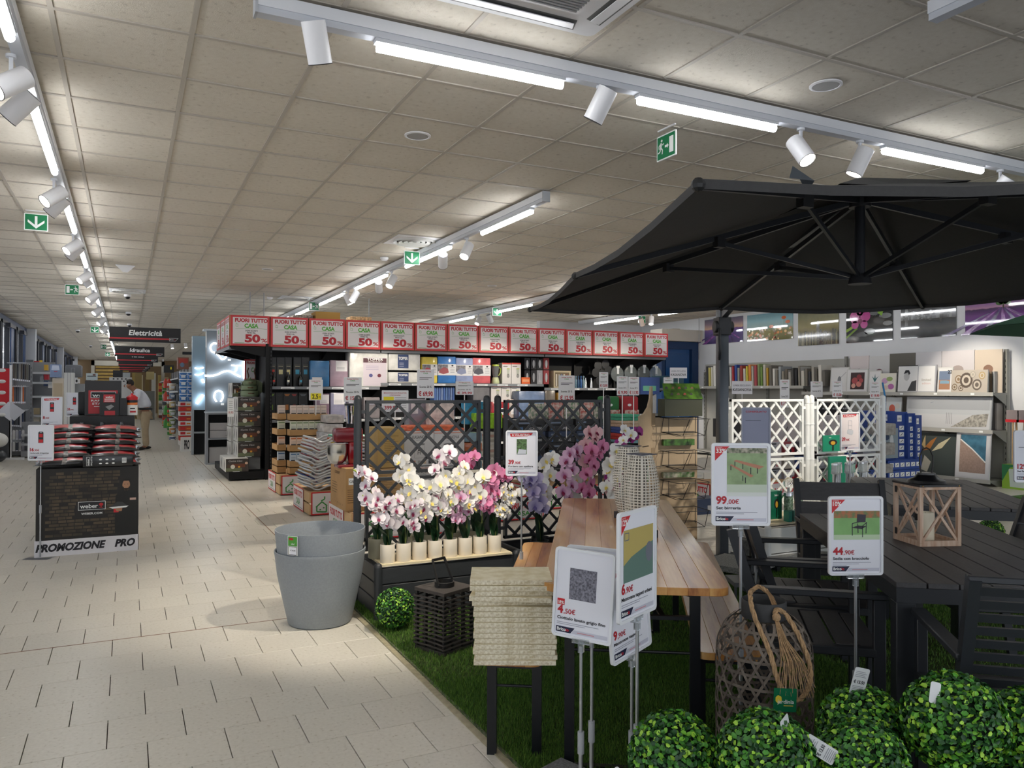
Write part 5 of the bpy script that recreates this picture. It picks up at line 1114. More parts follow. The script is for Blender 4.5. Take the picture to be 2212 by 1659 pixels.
for i in range(6):
    p=DY((1290,1306,1285,1299,1312,1293)[i],(790,787,805,808,800,822)[i],13.4); t=thing('frying_pan','black frying pan hanging against the gondola back, %s of six'%ORD[i],'pan',(p.x,p.y,p.z)); r=.09
    q=M(); q.xf=Matrix.Rotation(PI/2,4,'X'); q.lathe([(.0,.0),(r*.85,.0),(r,.035)],mat('1a1c20',.3),20); q.obj('bowl',t,smooth=40); q=M(); q.box(-.01,.01,.0,.012,r,r+.14,BLACK); q.obj('handle',t)
for i,(x,y) in enumerate(((1333,808),(1362,806),(1390,806),(1416,808),(1383,840),(1408,842))):
    p=DY(x,y,13.35); t=thing('glass_carafe','hanging clear glass carafe, %s of six on the right gondola end'%ORD[i],'carafe',(p.x,p.y,p.z)); r=.155 if i<4 else .12
    q=M(); q.xf=Matrix.Rotation(PI/2,4,'X'); q.lathe([(1e-4,-.03),(r*.6,-.03),(r,-.01),(r,.01),(r*.6,.03),(1e-4,.03)],mat('cfd8da',.06,trans=.8,name='tinted_glass'),24); q.obj('disc',t,smooth=60)
    q=M(); q.box(-.025,.025,-.035,-.031,.0,.13,mat('e4e8ec',.3)); q.box(-.04,.04,-.037,-.0355,.12,.17,SW); q.obj('hang_tag',t)
# second shelf packs
pack('mauve bedding pack on the second gondola shelf',682,712,850,894,13.2,'8f7788',.962,lab(.3,.6,.95,.95)); pack('lilac bedding pack on the second gondola shelf',714,748,848,894,13.2,'8d8da8',.962,lab(.2,.55,.9,.97))
pack('pale lilac bedding pack behind the dark trellis post',753,772,852,893,13.2,'a49fb0',.962); pack('grey boxed bedding labelled ROMBO',786,821,858,893,13.2,'8b8589',.962,lab(.1,.6,.9,.85,'6f6669','ROMBO'))
for i in range(9): pack('folded blue cloth standing on edge, %s of nine'%ORD[i],938+i*5,942.5+i*5,836,864,13.2,('3f5f9c','54719f','48649a','6c7fa6')[i%4],.982,None,.25,'folded cloth','blue cloths standing on edge',.7,'folded_cloth')
pack('grey folded blanket under the coral one',1022,1058,833,862,13.18,'6c6b70',.982,lab(.1,.1,.9,.5),film=.6); 
pack('denim blue quilt pack above the black boxes',1121,1177,845,905,12.9,'5a6c8c',None,lab(.6,.1,.95,.5),.3)
for i,(a,b,c,y0) in enumerate(((1062,1100,'a32c34',868),(1100,1120,'b7a9a4',862),(1178,1200,'6a625a',843),(1205,1232,'b88a3c',848))): pack('small soft goods pack on the middle shelf, %s from the left'%ORD[i],a,b,y0,903,13.1,c,None,lab(.2,.2,.8,.6),.2,group='small packs')
# ---- price cards on rods, standing in the crates ----
def pcard(x0,x1,y0,y1,f,label,price,extra='FUORI TUTTO',pc=DRED,zlow=.3,wide=False):
    c=DF((x0+x1)/2,(y0+y1)/2,f); W_=(x1-x0)*f/F; h=(y1-y0)*f/F; t=thing('price_card',label,'price sign',(c.x,c.y,zlow),VIEW*.6,'white price cards on rods')
    q=M(); q.xf=Matrix.Translation((0,0,c.z-h/2-zlow)); q.prism(rrect(-W_/2,0,W_/2,h,.008),-.003,.003,mat('e3e4e8',.4)); q.obj('frame',t)
    q=M(); q.xf=Matrix.Translation((0,0,c.z-h/2-zlow)); y=-.004
    if wide: q.text('IMPASTATRICE CON FRULLATORE',0,h*.85,h*.05,DRED,y,'c',w=W_*.85,bold=.02); q.text('E TRITACARNE',0,h*.75,h*.05,DRED,y,'c',w=W_*.4,bold=.02); q.rect(-W_*.43,h*.52,-W_*.05,h*.7,YEL,y); [q.rect(0,h*(.2+.09*i),W_*.42,h*(.22+.09*i),GREYINK,y) for i in range(6)]; q.text('399,90',-W_*.4,h*.12,h*.16,DRED,y,bold=.03)
    else:
        q.text(extra,0,h*.9,h*.045,DRED,y,'c',bold=.03,w=W_*.62); q.text('CASA',0,h*.84,h*.045,GREEN,y,'c',bold=.03,w=W_*.28)
        for i in range(2): q.rect(-W_*.36,h*(.7-.05*i),W_*(.36-.2*i),h*(.72-.05*i),INK,y)
        q.text('Sconto 20 %' if price!='2,5 €' else '',-W_*.36,h*.36,h*.07,INK,y,bold=.02,w=W_*.7)
        if price=='2,5 €': q.rect(-W_*.38,h*.04,W_*.38,h*.34,YEL,y-.0005); q.text('2,5',-W_*.28,h*.09,h*.2,INK,y-.001,bold=.03,w=W_*.45); q.text('€',W_*.24,h*.12,h*.1,INK,y-.001)
        elif price: q.text('€ '+price,0,h*.08,h*.15,pc,y,'c',bold=.04,w=W_*.84)
    q.obj('print',t)
    q=M(); q.cyl((0,0.004,0),(0,.004,c.z-h/2-zlow),.006,.006,WHITE,8); q.obj('rod',t)
pcard(668,697,820,865,10.9,'small price card with a yellow 2,5 € field','2,5 €',zlow=1.1); pcard(743,781,815,868,10.2,'price card € 15,90 left of the dark trellis','15,90',zlow=1.0)
pcard(825,882,843,890,8.6,'wide price card IMPASTATRICE with yellow field',None,wide=True,zlow=.7); pcard(901,938,798,860,9.4,'price card € 69,90 above the dark trellis','69,90',zlow=.8)
pcard(984,1023,824,853,9.6,'small price card with round pictures above the dark trellis','39,90',zlow=.8); pcard(1206,1242,811,868,9.7,'price card € 12,95 above the second trellis','12,95',zlow=.8)
pcard(1294,1314,804,838,9.8,'narrow price card € 12,95 beside the last trellis post','12,95',zlow=.8); pcard(1332,1357,813,854,9.0,'left hand price card of the two above the towels','9,90',zlow=.9); pcard(1357,1381,814,854,9.0,'right hand price card of the two above the towels','11,95',zlow=.9)
pcard(1433,1455,815,838,9.6,'small price card above the wooden rack','',zlow=1.2)
for i,(a,b,y0,y1,f) in enumerate(((1684,1706,820,880,11),(1750,1778,824,858,11.2),(1797,1820,823,858,11),(1878,1902,825,860,11))): pcard(a,b,y0,y1,f,'price card %s above the white trellises'%ORD[i],('23,33','','15,00','19,90')[i],zlow=1.0)
def kas(x0,x1,y0,y1,f,label,zl):
    c=DF((x0+x1)/2,(y0+y1)/2,f); W_=(x1-x0)*f/F; h=(y1-y0)*f/F; t=thing('brand_card',label,'sign',(c.x,c.y,zl),VIEW); z=c.z-h/2-zl
    q=M(); q.box(-W_/2,W_/2,-.003,.003,z,z+h,mat('dddde4',.4)); q.obj('card',t); q=M(); q.text('LINEA ESCLUSIVA',0,z+h*.6,h*.13,mat('55556a',.5),-.005,'c',w=W_*.85); q.text('KASANOVA',0,z+h*.22,h*.22,INK,-.005,'c',w=W_*.9,bold=.01); q.obj('print',t); q=M(); q.cyl((0,.004,0),(0,.004,z),.006,.006,WHITE,8); q.obj('rod',t)
kas(1581,1625,823,851,10.5,'card LINEA ESCLUSIVA KASANOVA above the white trellis',1.1); kas(1447,1484,794,817,10.8,'card LINEA ESCLUSIVA KASANOVA behind the wooden rack',1.1)
# ---- sale crates on the floor ----
def sale_crate(x,y,w_,d_,h,label,dup_=None):
    t=thing('sale_crate',label,'crate',(x,y,0),0,'FUORI TUTTO crates on the floor'); wd=mat('c9a77c',.7)
    for a in ((0,w_,0,.02),(0,w_,d_-.02,d_),(0,.02,.02,d_-.02),(w_-.02,w_,.02,d_-.02)):
        for i in range(2): q=M(); q.box(a[0],a[1],a[2],a[3],.015+i*h*.5,h*.5*(i+1)-.006,wd); q.obj('board',t)
    q=M(); q.box(.01,w_-.01,.01,d_-.01,h-.012,h,mat('b3906a',.7)); q.obj('lid',t)
    q=M(); y0=-.004; q.rect(.02,.01,w_,h,RED,y0); q.rect(.035,.025,w_-.015,h-.015,mat('dad6d8',.5),y0-.001)
    c=w_*.18; G=mat('3d8f46',.5)
    for l in ((-.07,.1,0,.16),(0,.16,.06,.11),(-.06,.11,-.06,.05),(-.06,.05,.05,.04),(.05,.04,.05,.11),(-.01,.17,.03,.19),(.03,.19,.03,.22),(-.03,.07,-.01,.07),(.01,.09,.03,.09)): q.line(c+l[0],l[1],c+l[2],l[3],.015,G,y0-.002)
    q.line(.05,.035,w_-.03,.035,.004,GREYINK,y0-.002); q.text('FUORI TUTTO',w_*.75,h*.5,h*.22,RED,y0-.002,'c',bold=.05,w=.0+w_*.42); q.text('CASA',w_*.75,h*.2,h*.18,G,y0-.002,'c',bold=.04,w=w_*.2)
    q.obj('front_banner',t)
    q=M(); q.xf=Matrix.Rotation(-PI/2,4,'Z'); 
    w2=min(d_,.62); q.rect(-d_+.02,.005,-d_+.02+w2,h+.005,RED,-.006); a,b=-d_+.035,-d_+.005+w2; q.rect(a,.02,b,h-.01,mat('dedadc',.5),-.007); q.text('FUORI TUTTO',(a+b)/2,h*.6,h*.24,RED,-.008,'c',bold=.05,w=(b-a)*.86); q.text('CASA',(a+b)/2,h*.24,h*.26,G,-.008,'c',bold=.04,w=(b-a)*.38); q.rect(a,.035,b,.04,INK,-.008)
    q.obj('side_banner',t); return t
sale_crate(1.89,10.98,.8,.95,.275,'FUORI TUTTO crate farthest from the camera under the small product boxes')
sale_crate(1.89,9.05,.8,.95,.275,'FUORI TUTTO crate under the stack of folded white stools')
sale_crate(1.93,7.35,1.0,.9,.275,'FUORI TUTTO crate under the brown carton with the red mixer')
sale_crate(3.1,7.75,1.15,.9,.275,'FUORI TUTTO crate behind the white orchids')
sale_crate(4.45,8.3,1.5,.9,.275,'FUORI TUTTO crate behind the pink orchids')
sale_crate(6.2,8.6,1.2,.9,.275,'FUORI TUTTO crate behind the wooden rack')
sale_crate(8.3,8.2,1.3,.9,.275,'FUORI TUTTO crate behind the white trellises')
# small product boxes on trays on crate 1
LC=[('d3c3b8','c98b6a'),('cdd0bd','6f8a5c'),('e0c5b0','c8692f'),('b9c6d4','3f6a9c')]
def trays(x0,w_,y0,nbx,label0,depth=.22,zt=None,first=0):
    z=.276
    for lv in range(5):
        t=thing('display_tray','cardboard tray of small boxes, %s layer from the bottom, %s'%(ORD[lv],label0),'tray',(x0,y0,z),0,'stacked display trays, '+label0); th=.095
        q=M(); q.box(0,w_,0,depth,0,.012,CARD);q.box(0,w_,0,.006,0,th,CARD);q.box(0,w_,depth-.006,depth,0,th,CARD);q.box(0,.006,.006,depth-.006,0,th,CARD);q.box(w_-.006,w_,.006,depth-.006,0,th,CARD); q.obj('carton',t)
        if lv==0: z+=th; continue
        c,cc2=LC[(4-lv)%4]; bw_=(w_-.02)/nbx
        for i in range(nbx):
            q=M(); q.box(.01+i*bw_+.002,.01+(i+1)*bw_-.002,.012,.08,.013,.215,mat(c,.5)); c3=cc2 if not(lv==4 and i!=3) else 'b9a69a'
            a=.01+i*bw_+.002; b=a+bw_-.004; q.rect(a+.006,.18,b-.006,.195,mat(c3,.5),.011); [q.rect(a+.01,.11+.015*k,b-.01,.114+.015*k,GREYINK,.011) for k in range(3)]; q.rect(a+.008,.096,b-.008,.108,INK,.011)
            q.obj('small_box',t)
        z+=.218
trays(2.03,.52,11.02,6,'front stack on the far crate'); trays(1.9,.12,11.25,1,'narrow stack on the far crate',.45)
# folded stools on crate 2
AW=mat('c9ccd0',.3,.3)
for i in range(16):
    z=.285+i*.037; xx=1.93+[.04,.02,.03,.0,.03,.05,.04,.0,.03,.05,.07,.03,.06,.07,.08,.09][i]; t=thing('folded_stool','folded white tube %s, %s from the bottom of the stack'%('stool with striped seat' if i>9 else 'stool',ORD[i]),'stool',(xx,9.15,z),0,'folded stools on the middle crate')
    bend=.1 if i<10 else .12; q=M()
    h_=[(-.08,.055),(-.04,.04),(.0,.008),(.05,.0),(.1,.018),(.15,bend*.4),(.2,bend*.5)]
    q.tube([(.62,0,bend*.5)]+[(a,0,b) for a,b in h_[::-1]]+[(-.1,.03,.06),(-.1,.39,.06)]+[(a,.42,b) for a,b in h_]+[(.62,.42,bend*.5)],.012,AW,7)
    q.obj('tube_frame',t,smooth=60)
    q=M(); q.box(.2,.6,.0,.42,bend*.5-.008,bend*.5+.01,mat(['d8dadd','d5d8dc','2f4d9c','dfe0e2','c9ccd0','8f2f38'][i%6] if i<10 else ['4f8fa8','d3c14a','c9633c','3f9a7c','3b6fa5','d3c14a'][i%6],.6,noise=.2,scale=18)); q.box(.27,.31,-.012,.0,bend*.5-.013,bend*.5+.016,mat('5b5f66',.5)); q.obj('seat',t)
    if i in(2,3,6,9,12): q=M(); q.hexa([(-.1,.02,.075),(.05,.02,.01),(.05,.4,.01),(-.1,.4,.075)],[(-.1,.02,.085),(.05,.02,.02),(.05,.4,.02),(-.1,.4,.085)],mat('26408f' if i in(2,3) else '8f2f3c',.6)); q.obj('fabric',t)
# cartons
def cooklife(q,W_,h,y):
    q.text('CG',W_*.82,h*.85,h*.07,mat('7a4a2c',.6),y,'c',bold=.02); q.rect(W_*.1,h*.62,W_*.45,h*.78,SW,y); q.text('GRIGIO',W_*.13,h*.67,h*.06,INK,y-.0006,bold=.01)
    for i in range(7): q.rect(W_*.06,h*(.2+.05*i),W_*(.4-.05*(i%3)),h*(.212+.05*i),mat('5a4228',.7),y)
t=fb('carton','brown carton marked COOKLIFE carrying the red mixer','carton',747,806,1012,1107,7.45,.62,CARD,cooklife,z0=.277)
q=M(); q.xf=Matrix.Rotation(-PI/2,4,'Z'); q.text('COOKLIFE',-.44,t['h']*.82,t['h']*.07,mat('4a3722',.7),-.0016,bold=.01); [q.rect(-.55,t['h']*(.35+.06*i),-.36+.03*(i%2),t['h']*(.365+.06*i),mat('6a5030',.7),-.0016) for i in range(5)]; [q.text(c_,-.55+.07*i,t['h']*.1,t['h']*.05,INK,-.0016) for i,c_ in enumerate('YLTMQUX')]; q.obj('side_print',t)
for i,(x0,x1,y0,y1,Y,z0,l) in enumerate(((800,872,1012,1090,7.9,.277,'lower brown carton behind the trellis with the orchids'),(816,872,925,1010,7.9,None,'upper brown carton behind the trellis lattice'))):
    fb('carton',l,'carton',x0,x1,y0,y1,Y,.5,CARDL if i==0 else mat('b89a5e',.7,noise=.06,scale=5),lambda q,W_,h,y:[q.rect(W_*(.25),h*(.12+.045*i),W_*(.8-.15*(i%3)),h*(.13+.045*i),mat('6a5228',.7),y) for i in range(16)],'brown cartons behind the trellis',z0=z0)
def kasb(q,W_,h,y):
    q.text('KASANOVA',W_*.55,h*.78,h*.09,INK,y,'c',w=W_*.55); q.rect(W_*.4,h*.73,W_*.75,h*.74,GREYINK,y); q.ell(W_*.5,h*.62,W_*.2,h*.03,mat('6d6e70',.5),y); q.frame(W_*.34,h*.22,W_*.68,h*.6,.004,mat('a2a4a6',.5),y); q.text('H',W_*.5,h*.32,h*.1,INK,y,'c'); q.ell(W_*.5,h*.45,W_*.04,h*.03,INK,y); q.rect(0,h*.94,W_,h*.955,mat('d2714c',.6),y)
    for i in range(5): q.rect(W_*(.1+.18*i),h*.05,W_*(.2+.18*i),h*.15,mat(('3a3a3c','c98a70','a8a8aa','c9b8a0','4a4a50')[i],.5),y)
KW=mat('cfd0d2',.5)
for i,(a,b) in enumerate(((873,937),(938,1003))):
    for k,(y0,y1) in enumerate(((931,1006),(1008,1084))): fb('white_carton','white KASANOVA carton, %s %s behind the trellis'%(('upper','lower')[k],('left','right')[i]),'carton',a,b,y0,y1,8.1,.5,KW,kasb,'KASANOVA cartons',z0=None if k==0 else .277)
def drape(label,x0,x1,y0,y1,Y,c,dep=.4,name='folded_throw',group=None,z0=None,cat='cloth'):
    return fb(name,label,cat,x0,x1,y0,y1,Y,dep,mat(c,.8,noise=.2,scale=18,bump=.6,bscale=25),None,group,bevel=.012,z0=z0)
for i,(x0,x1,y0,y1) in enumerate(((872,938,926,931),(936,1004,925,931),(884,990,920,926))): drape('orange folded throw, %s on the KASANOVA cartons'%ORD[i],x0,x1,y0,y1,8.12,'dd7350',.4,group='orange throws')
drape('white and pink pillow standing behind the trellis',926,982,868,920,8.4,'dcd0cb',.15,'pillow',cat='pillow'); pack('clear bagged bedding left of the standing pillow',884,922,862,925,8.5,'8d8794',None,lab(.1,.5,.5,.9),.2,group='bagged bedding')
drape('bright blue shopping bag beyond the trellis posts',1012,1056,868,917,8.9,'2f86ad',.25,'bag',cat='bag'); drape('lime green bag beside the blue bag',1032,1086,893,926,8.7,'8fc02c',.25,'bag',cat='bag')
for i,(a,b,c) in enumerate(((935,955,'86a3b4'),(956,975,'c2714c'),(976,995,'7ea69a'),(996,1015,'6f8f9e'))): pack('rolled plastic wrapped throw, %s from the top beyond the cartons'%ORD[i],1004,1042,a,b,8.5,c,None,None,.25,'wrapped throw','wrapped throws',.2,'wrapped_throw')
for i in range(24): c=['d8d5cc','e3e2de','b9b6ae','d0cdc2','c9a59a','e2e0da'][i%6]; fb('thin_book','thin white paperback in the tall stack between the trellis posts, layer %s'%(ORD[i]),'book',1054+(i%3),1074-(i%2),1058-i*5.4,1063-i*5.4,8.9,.3,mat(c,.6),None,'white paperbacks between the posts')
kk=0
for j,(x0,x1,n0) in enumerate(((1113,1181,9),(1183,1242,9),(1243,1292,9),(1293,1337,9))):
    for i in range(n0):
        y1=1020-i*12.6-j*1.0; c='14161c' if i%4!=2 else '223556'
        fb('black_flat_box','flat black boxed bathrobe, layer %s of the %s stack behind the pink orchids'%(ORD[i],ORD[j]),'box',x0+(i*37%5),x1-(i*23%5),y1-11.8,y1,8.7+.12*j,.35,mat(c,.4),(lambda q,W_,h,y:(q.text('ACCAPPATOIO',W_*.62,h*.3,h*.42,mat('c3c6cc',.5),y,'c',w=W_*.45,bold=.02),q.rect(W_*.05,h*.2,W_*.2,h*.8,mat('4a6f9c',.5),y))) if i%2 else (lambda q,W_,h,y:q.rect(W_*.1,h*.3,W_*.5,h*.6,mat('6f7f98',.5),y)),'flat black boxes behind the orchids')
FLO=mat('d9cdc4',.6,noise=1,scale=26,hex2='b8463c'); FLO2=mat('5d8060',.6,noise=.6,scale=30,hex2='d8c9c2')
for i,(a,b,y0) in enumerate(((1152,1185,872),(1186,1218,868),(1219,1252,866),(1253,1282,870),(1283,1312,868))): fb('floral_bag','floral printed bag above the black boxes, %s from the left'%ORD[i],'bag',a,b,y0,905,9.0,.15,FLO if i%2 else FLO2,None,'floral bags',bevel=.01)
for i,(x0,x1,c,n) in enumerate(((1306,1339,'1f6b34','green'),(1346,1380,'a8202c','red'))):
    t=fb('backpack','%s school backpack with a white oval badge and floral pocket'%n,'backpack',x0,x1,856,915,9.0,.2,mat(c,.6),lambda q,W_,h,y:(q.rect(W_*.05,0,W_*.95,h*.5,FLO2 if 0 else FLO,y-.02),q.ell(W_*.4,h*.68,W_*.12,h*.05,SW,y-.002)),bevel=.03)
cols_=['4fae8c','49a184','cbb49c','c4ab94','4a5d9c','42549a','c2463f','b83c38','7fb0bc','c5ac90']
for j,(x0,x1,Y) in enumerate(((1344,1364,8.6),(1362,1382,8.62))):
    for i,c in enumerate(cols_[:9]): fb('folded_towel','folded towel, layer %s from the top of the %s pile'%(ORD[i],('left','right')[j]),'towel',x0+(i%3),x1,895+i*7,901.5+i*7,Y,.3,mat(c,.85,noise=.1,scale=40,bump=.5,bscale=120),None,'folded towels left of the wooden rack',bevel=.006)
for j,(x0,x1,Y) in enumerate(((1433,1452,8.3),(1452,1489,8.3))):
    for i in range(4 if j else 5): fb('folded_towel','folded towel seen through the wooden rack, layer %s, %s pile'%(ORD[i],('left','right')[j]),'towel',x0,x1,916+i*8,923+i*8,Y,.3,mat(['c2463f','49a184','cbb49c','4a5d9c','b83c38'][(i+j)%5],.85,bump=.5,bscale=120),None,'folded towels behind the rack',bevel=.006)
# ---- red stand mixer ----
p=DY(752,1010,7.6); zt=.277+.545; t=thing('stand_mixer','red stand mixer with a steel bowl and glass jug on the brown carton','mixer',(p.x,7.72,DY(752,1012,7.6).z),R(0)); RD=mat('8d0f1d',.18,coat=.6)
q=M(); q.box(-.09,.16,-.1,.1,0,.035,RD); q.obj('base',t,bevel=.012); q=M(); q.box(.02,.16,-.075,.075,.035,.26,RD); q.obj('column',t,bevel=.02); q=M(); q.box(-.12,.17,-.07,.07,.25,.40,mat('7a1c28',.25,coat=.4)); q.obj('head',t,bevel=.03)
q=M(); q.lathe([(.05,.04),(.09,.08),(.105,.16),(.105,.235),(.108,.24)],CHROME,24,(-.08,0,0)); q.obj('bowl',t,smooth=40); q=M(); q.lathe([(.05,.40),(.055,.44)],BLACK,16,(.06,0,0)); q.lathe([(.045,.44),(.065,.6),(.066,.62)],GLASS,20,(.06,0,0)); q.lathe([(.068,.62),(.068,.64),(0,.645)],BLACK,18,(.06,0,0)); q.obj('jug',t,smooth=40)
# linen piles right of the tray stack
for i,(x0,x1,y0,y1,c) in enumerate(((707,744,897,914,'b9b4b2'),(700,741,916,934,'c3c0bf'),(698,742,934,952,'b4b6ba'),(706,744,953,966,'c6b5ac'))): drape('folded patterned bed linen, %s from the top beside the mixer'%ORD[i],x0,x1,y0,y1,10.6,c,.5,'folded_linen',cat='linen',group='folded linen pile')
fb('low_carton','white carton under the folded linen pile','carton',696,744,966,1030,10.6,.5,mat('a9a49e',.6),None,z0=.0)
# ---- cookware boxes at the gondola end ----
def cook(q,W_,h,y):
    q.rect(0,0,W_,h,mat('3a3330',.4,noise=.3,scale=9),y); q.rect(0,h*.05,W_*.7,h*.3,mat('6b7355',.5),y-.0006); q.ell(W_*.3,h*.4,W_*.1,h*.16,mat('d9d6c8',.5),y-.001); q.ell(W_*.58,h*.38,W_*.05,h*.07,mat('e0a030',.5),y-.001); q.rect(W_*.25,h*.35,W_*.85,h*.62,mat('6a3a26',.5),y-.0008); q.ell(W_*.9,h*.65,W_*.07,h*.1,mat('c9a890',.5),y-.001); q.ell(W_*.12,h*.45,W_*.08,h*.14,mat('4d3a30',.5),y-.001)
    q.text('Cucina Class',W_*.42,h*.78,h*.11,mat('d9d9d6',.5),y-.0012,'c',w=W_*.6,it=.2); q.rect(W_*.3,0,W_*.6,h*.04,SW,y-.0012)
def cookside(t,W_,h,dep):
    q=M(); q.xf=Matrix.Rotation(-PI/2,4,'Z'); 
    for k in (.25,.75): c=-dep*k; q.ell(c,h*.5,.05,h*.38,mat('8a8684',.5),-.0016); q.ell(c,h*.5,.025,h*.2,mat('3c3836',.5),-.0022); q.rect(-dep+.005,h*.1,-dep+.03,h*.4,mat('8fae6c',.5),-.0016)
    q.obj('side_print',t)
CWM=mat('d4d2cd',.5)
for i,(x0,x1,y0,y1,Y,z0) in enumerate(((488,537,991,1021,13.08,.141),(514,563,858,888,13.35,None),(514,563,890,921,13.35,None),(514,563,923,954,13.35,None),(514,563,956,987,13.35,None))):
    t=fb('cookware_box','cookware set carton, %s at the gondola end'%('lowest front one' if i==0 else ORD[i-1]+' from the top'),'carton',x0,x1,y0,y1,Y,.62 if i else .9,CWM,cook,'cookware set cartons',z0=z0); cookside(t,t['w'],t['h'],.62 if i else .9)
for i,(x0,x1,y0,y1,Y) in enumerate(((502,520,827,858,14.1),(500,515,860,890,14.1),(500,514,892,921,14.1),(499,513,923,954,14.1),(499,513,956,986,14.1))):
    t=fb('cookware_box','rear cookware carton, %s from the top behind the front column'%ORD[i],'carton',x0,x1,y0,y1,Y,.6,CWM,cook if i==0 else None,'rear cookware cartons'); cookside(t,t['w'],t['h'],.6)
fb('cookware_support','dark pedestal under the cookware cartons','pedestal',516,562,987,1030,13.4,1.1,mat('8a8c8e',.6),None,z0=.141)
p=DY(540,857,13.6); SG=mat('7c8a6a',.45)
for i,(dx,z,r,h) in enumerate(((0,0,.15,.095),(-.01,.1,.135,.085),(.0,.188,.11,.075))):
    t=thing('green_pot','sage green casserole, %s of the stack at the gondola end'%('lowest','middle','top with lid')[i],'pot',(p.x+dx,13.62,p.z+z),0,'sage green casseroles'); q=M(); q.lathe([(r*.85,0),(r,.02),(r,h),(r*.97,h),(r*.95,.02)],SG,26); q.obj('body',t,smooth=40); q=M(); q.tube([(-r,-.04,h*.8),(-r-.03,-.03,h*.8),(-r-.03,.03,h*.8),(-r,.04,h*.8)],.007,SG,6); q.tube([(r*.3,-r,h*.6),(r*.1,-r-.025,h*.6),(-r*.3,-r*.97,h*.6)],.007,mat('6a4a34',.5),6); q.obj('handle',t)
    if i==2: q=M(); q.lathe([(r,h),(r*.6,h+.03),(.02,h+.04),(.02,h+.06),(0,h+.062)],SG,22); q.obj('lid',t,smooth=40)
for i,x in enumerate((541,556)):
    pp_=DY(x,815,13.5); t=thing('green_pan','sage green pan standing upright, %s brown handle'%('left','right')[i],'pan',(pp_.x,13.75,p.z+.16),0,'sage green pans'); q=M(); q.xf=Matrix.Rotation(PI/2+.1,4,'X'); q.lathe([(1e-4,0),(.11,0),(.13,.04)],SG,24); q.obj('bowl',t,smooth=40); q=M(); q.tube([(0,0,.12),(.0,-.01,.2),(-.02,-.02,.27),(0,-.02,.33)],.012,mat('5a3a2c',.5),7); q.obj('handle',t)
p=DY(550,800,14.2); t=thing('sale_poster','small FUORI TUTTO poster hung inside the gondola end','poster',(p.x-.17,p.y,p.z-.17),0); q=M(); q.box(0,.36,0,.01,0,.36,RED); q.obj('board',t); q=M(); fuori(q,.36,.36,-.001,True); q.text('CASA',.19,.14,.08,GREEN,-.004,'c',bold=.03,w=.15); q.obj('print',t)
p=DY(507,885,13.9); t=thing('price_card','narrow price card at the cookware cartons','price sign',(1.46,13.3,p.z-.1),0); q=M(); q.box(0,.1,0,.004,0,.3,SW); q.obj('frame',t); q=M(); q.text('19,90',.05,.05,.04,DRED,-.001,'c',w=.08); [q.rect(.02,.12+.03*i,.08,.125+.03*i,INK,-.001) for i in range(5)]; q.obj('print',t)
# things on top of the sale boxes
fb('top_box','open brown carton on top of the third sale box','carton',682,735,674,688,13.1,.35,mat('a8823e',.7),None,z0=2.652); fb('top_box','white and grey crumpled bundle left of the carton on top','bundle',640,676,680,685,13.2,.3,mat('9a948c',.7,noise=.5,scale=30),None,z0=2.652,bevel=.01)
fb('top_box','torn brown paper bundle above the fifth sale box','bundle',757,803,684,691,13.2,.3,mat('bfa078',.7,noise=.4,scale=30),None,z0=2.652,bevel=.01)
for i,x in enumerate((540,570,1510,797)):
    a=DY(x,680,14.5); q=M(); q.cyl((a.x,14.5,2.2),(a.x,14.5,CZ),.008,.008,GREYP,6); q.obj('hanging_rod',None,label='thin grey rod from the ceiling behind the sale boxes, %s'%('leftmost','second','farthest right','middle')[i],cat='rod')
# =============== NEON DISPLAY WALLS ===============
NEON=mat('f4faff',.3,emit=6,name='lit_neon'); NP=mat('7f8992',.3,coat=.3); NP2=mat('8fa9bd',.35,coat=.3)
t=thing('neon_display','grey lit display wall with glowing neon strips left of the gondola','display',(1.38,16.1,0),0)
W_=2.4; q=M(); q.box(0,W_,0,.25,1.03,2.6,NP); q.box(-.06,W_,-.06,.28,2.6,2.63,mat('c9d2da',.4)); q.box(-.02,W_,-.02,.25,1.0,1.03,mat('c9d2da',.4)); q.obj('panel',t)
cab=mat('9a9fa4',.4); q=M(); q.box(0,.04,0,.3,0,1.0,cab);q.box(.7,.74,0,.3,0,1.0,cab);q.box(.04,.7,.28,.3,0,1.0,mat('141618',.6));q.box(.04,.7,0,.28,0,.03,cab);q.box(.04,.7,0,.28,.48,.51,cab);q.box(.04,.7,0,.28,.97,1.0,cab); q.obj('cabinet',t)
def neon(pts,r=.012,close=False):
    q=M(); q.tube(pts,r*.7,NEON,6,close); return q.obj('neon_strip',t,smooth=60)
def cat(l,n=5):
    o=[]
    for i in range(len(l)-1):
        a=Vector(l[max(i-1,0)]);b=Vector(l[i]);c_=Vector(l[i+1]);d=Vector(l[min(i+2,len(l)-1)])
        for k in range(n): u=k/n; o.append(.5*((2*b)+(-a+c_)*u+(2*a-5*b+4*c_-d)*u*u+(-a+3*b-3*c_+d)*u**3))
    o.append(Vector(l[-1])); return o
def NZ(x,y): a=DY(x,y,16.02); return (a.x-1.38,-.06,a.z)
neon(cat([NZ(470,742),NZ(460,742),NZ(455,750),NZ(458,759),NZ(466,762),NZ(473,768),NZ(480,776),NZ(488,772),NZ(489,765),NZ(484,760)]),.02)
neon(cat([NZ(442,811),NZ(455,812),NZ(470,809),NZ(483,803),NZ(497,802),NZ(508,808),NZ(520,814)]),.022); neon(cat([NZ(500,789),NZ(515,790),NZ(524,789)]),.016); neon(cat([NZ(502,806),NZ(511,800),NZ(512,792)]),.014)
neon(cat([NZ(468,868),NZ(463,858),NZ(466,847),NZ(473,844),NZ(480,848),NZ(482,858),NZ(477,868)]),.02); neon([NZ(530,770),NZ(530,818)],.045)
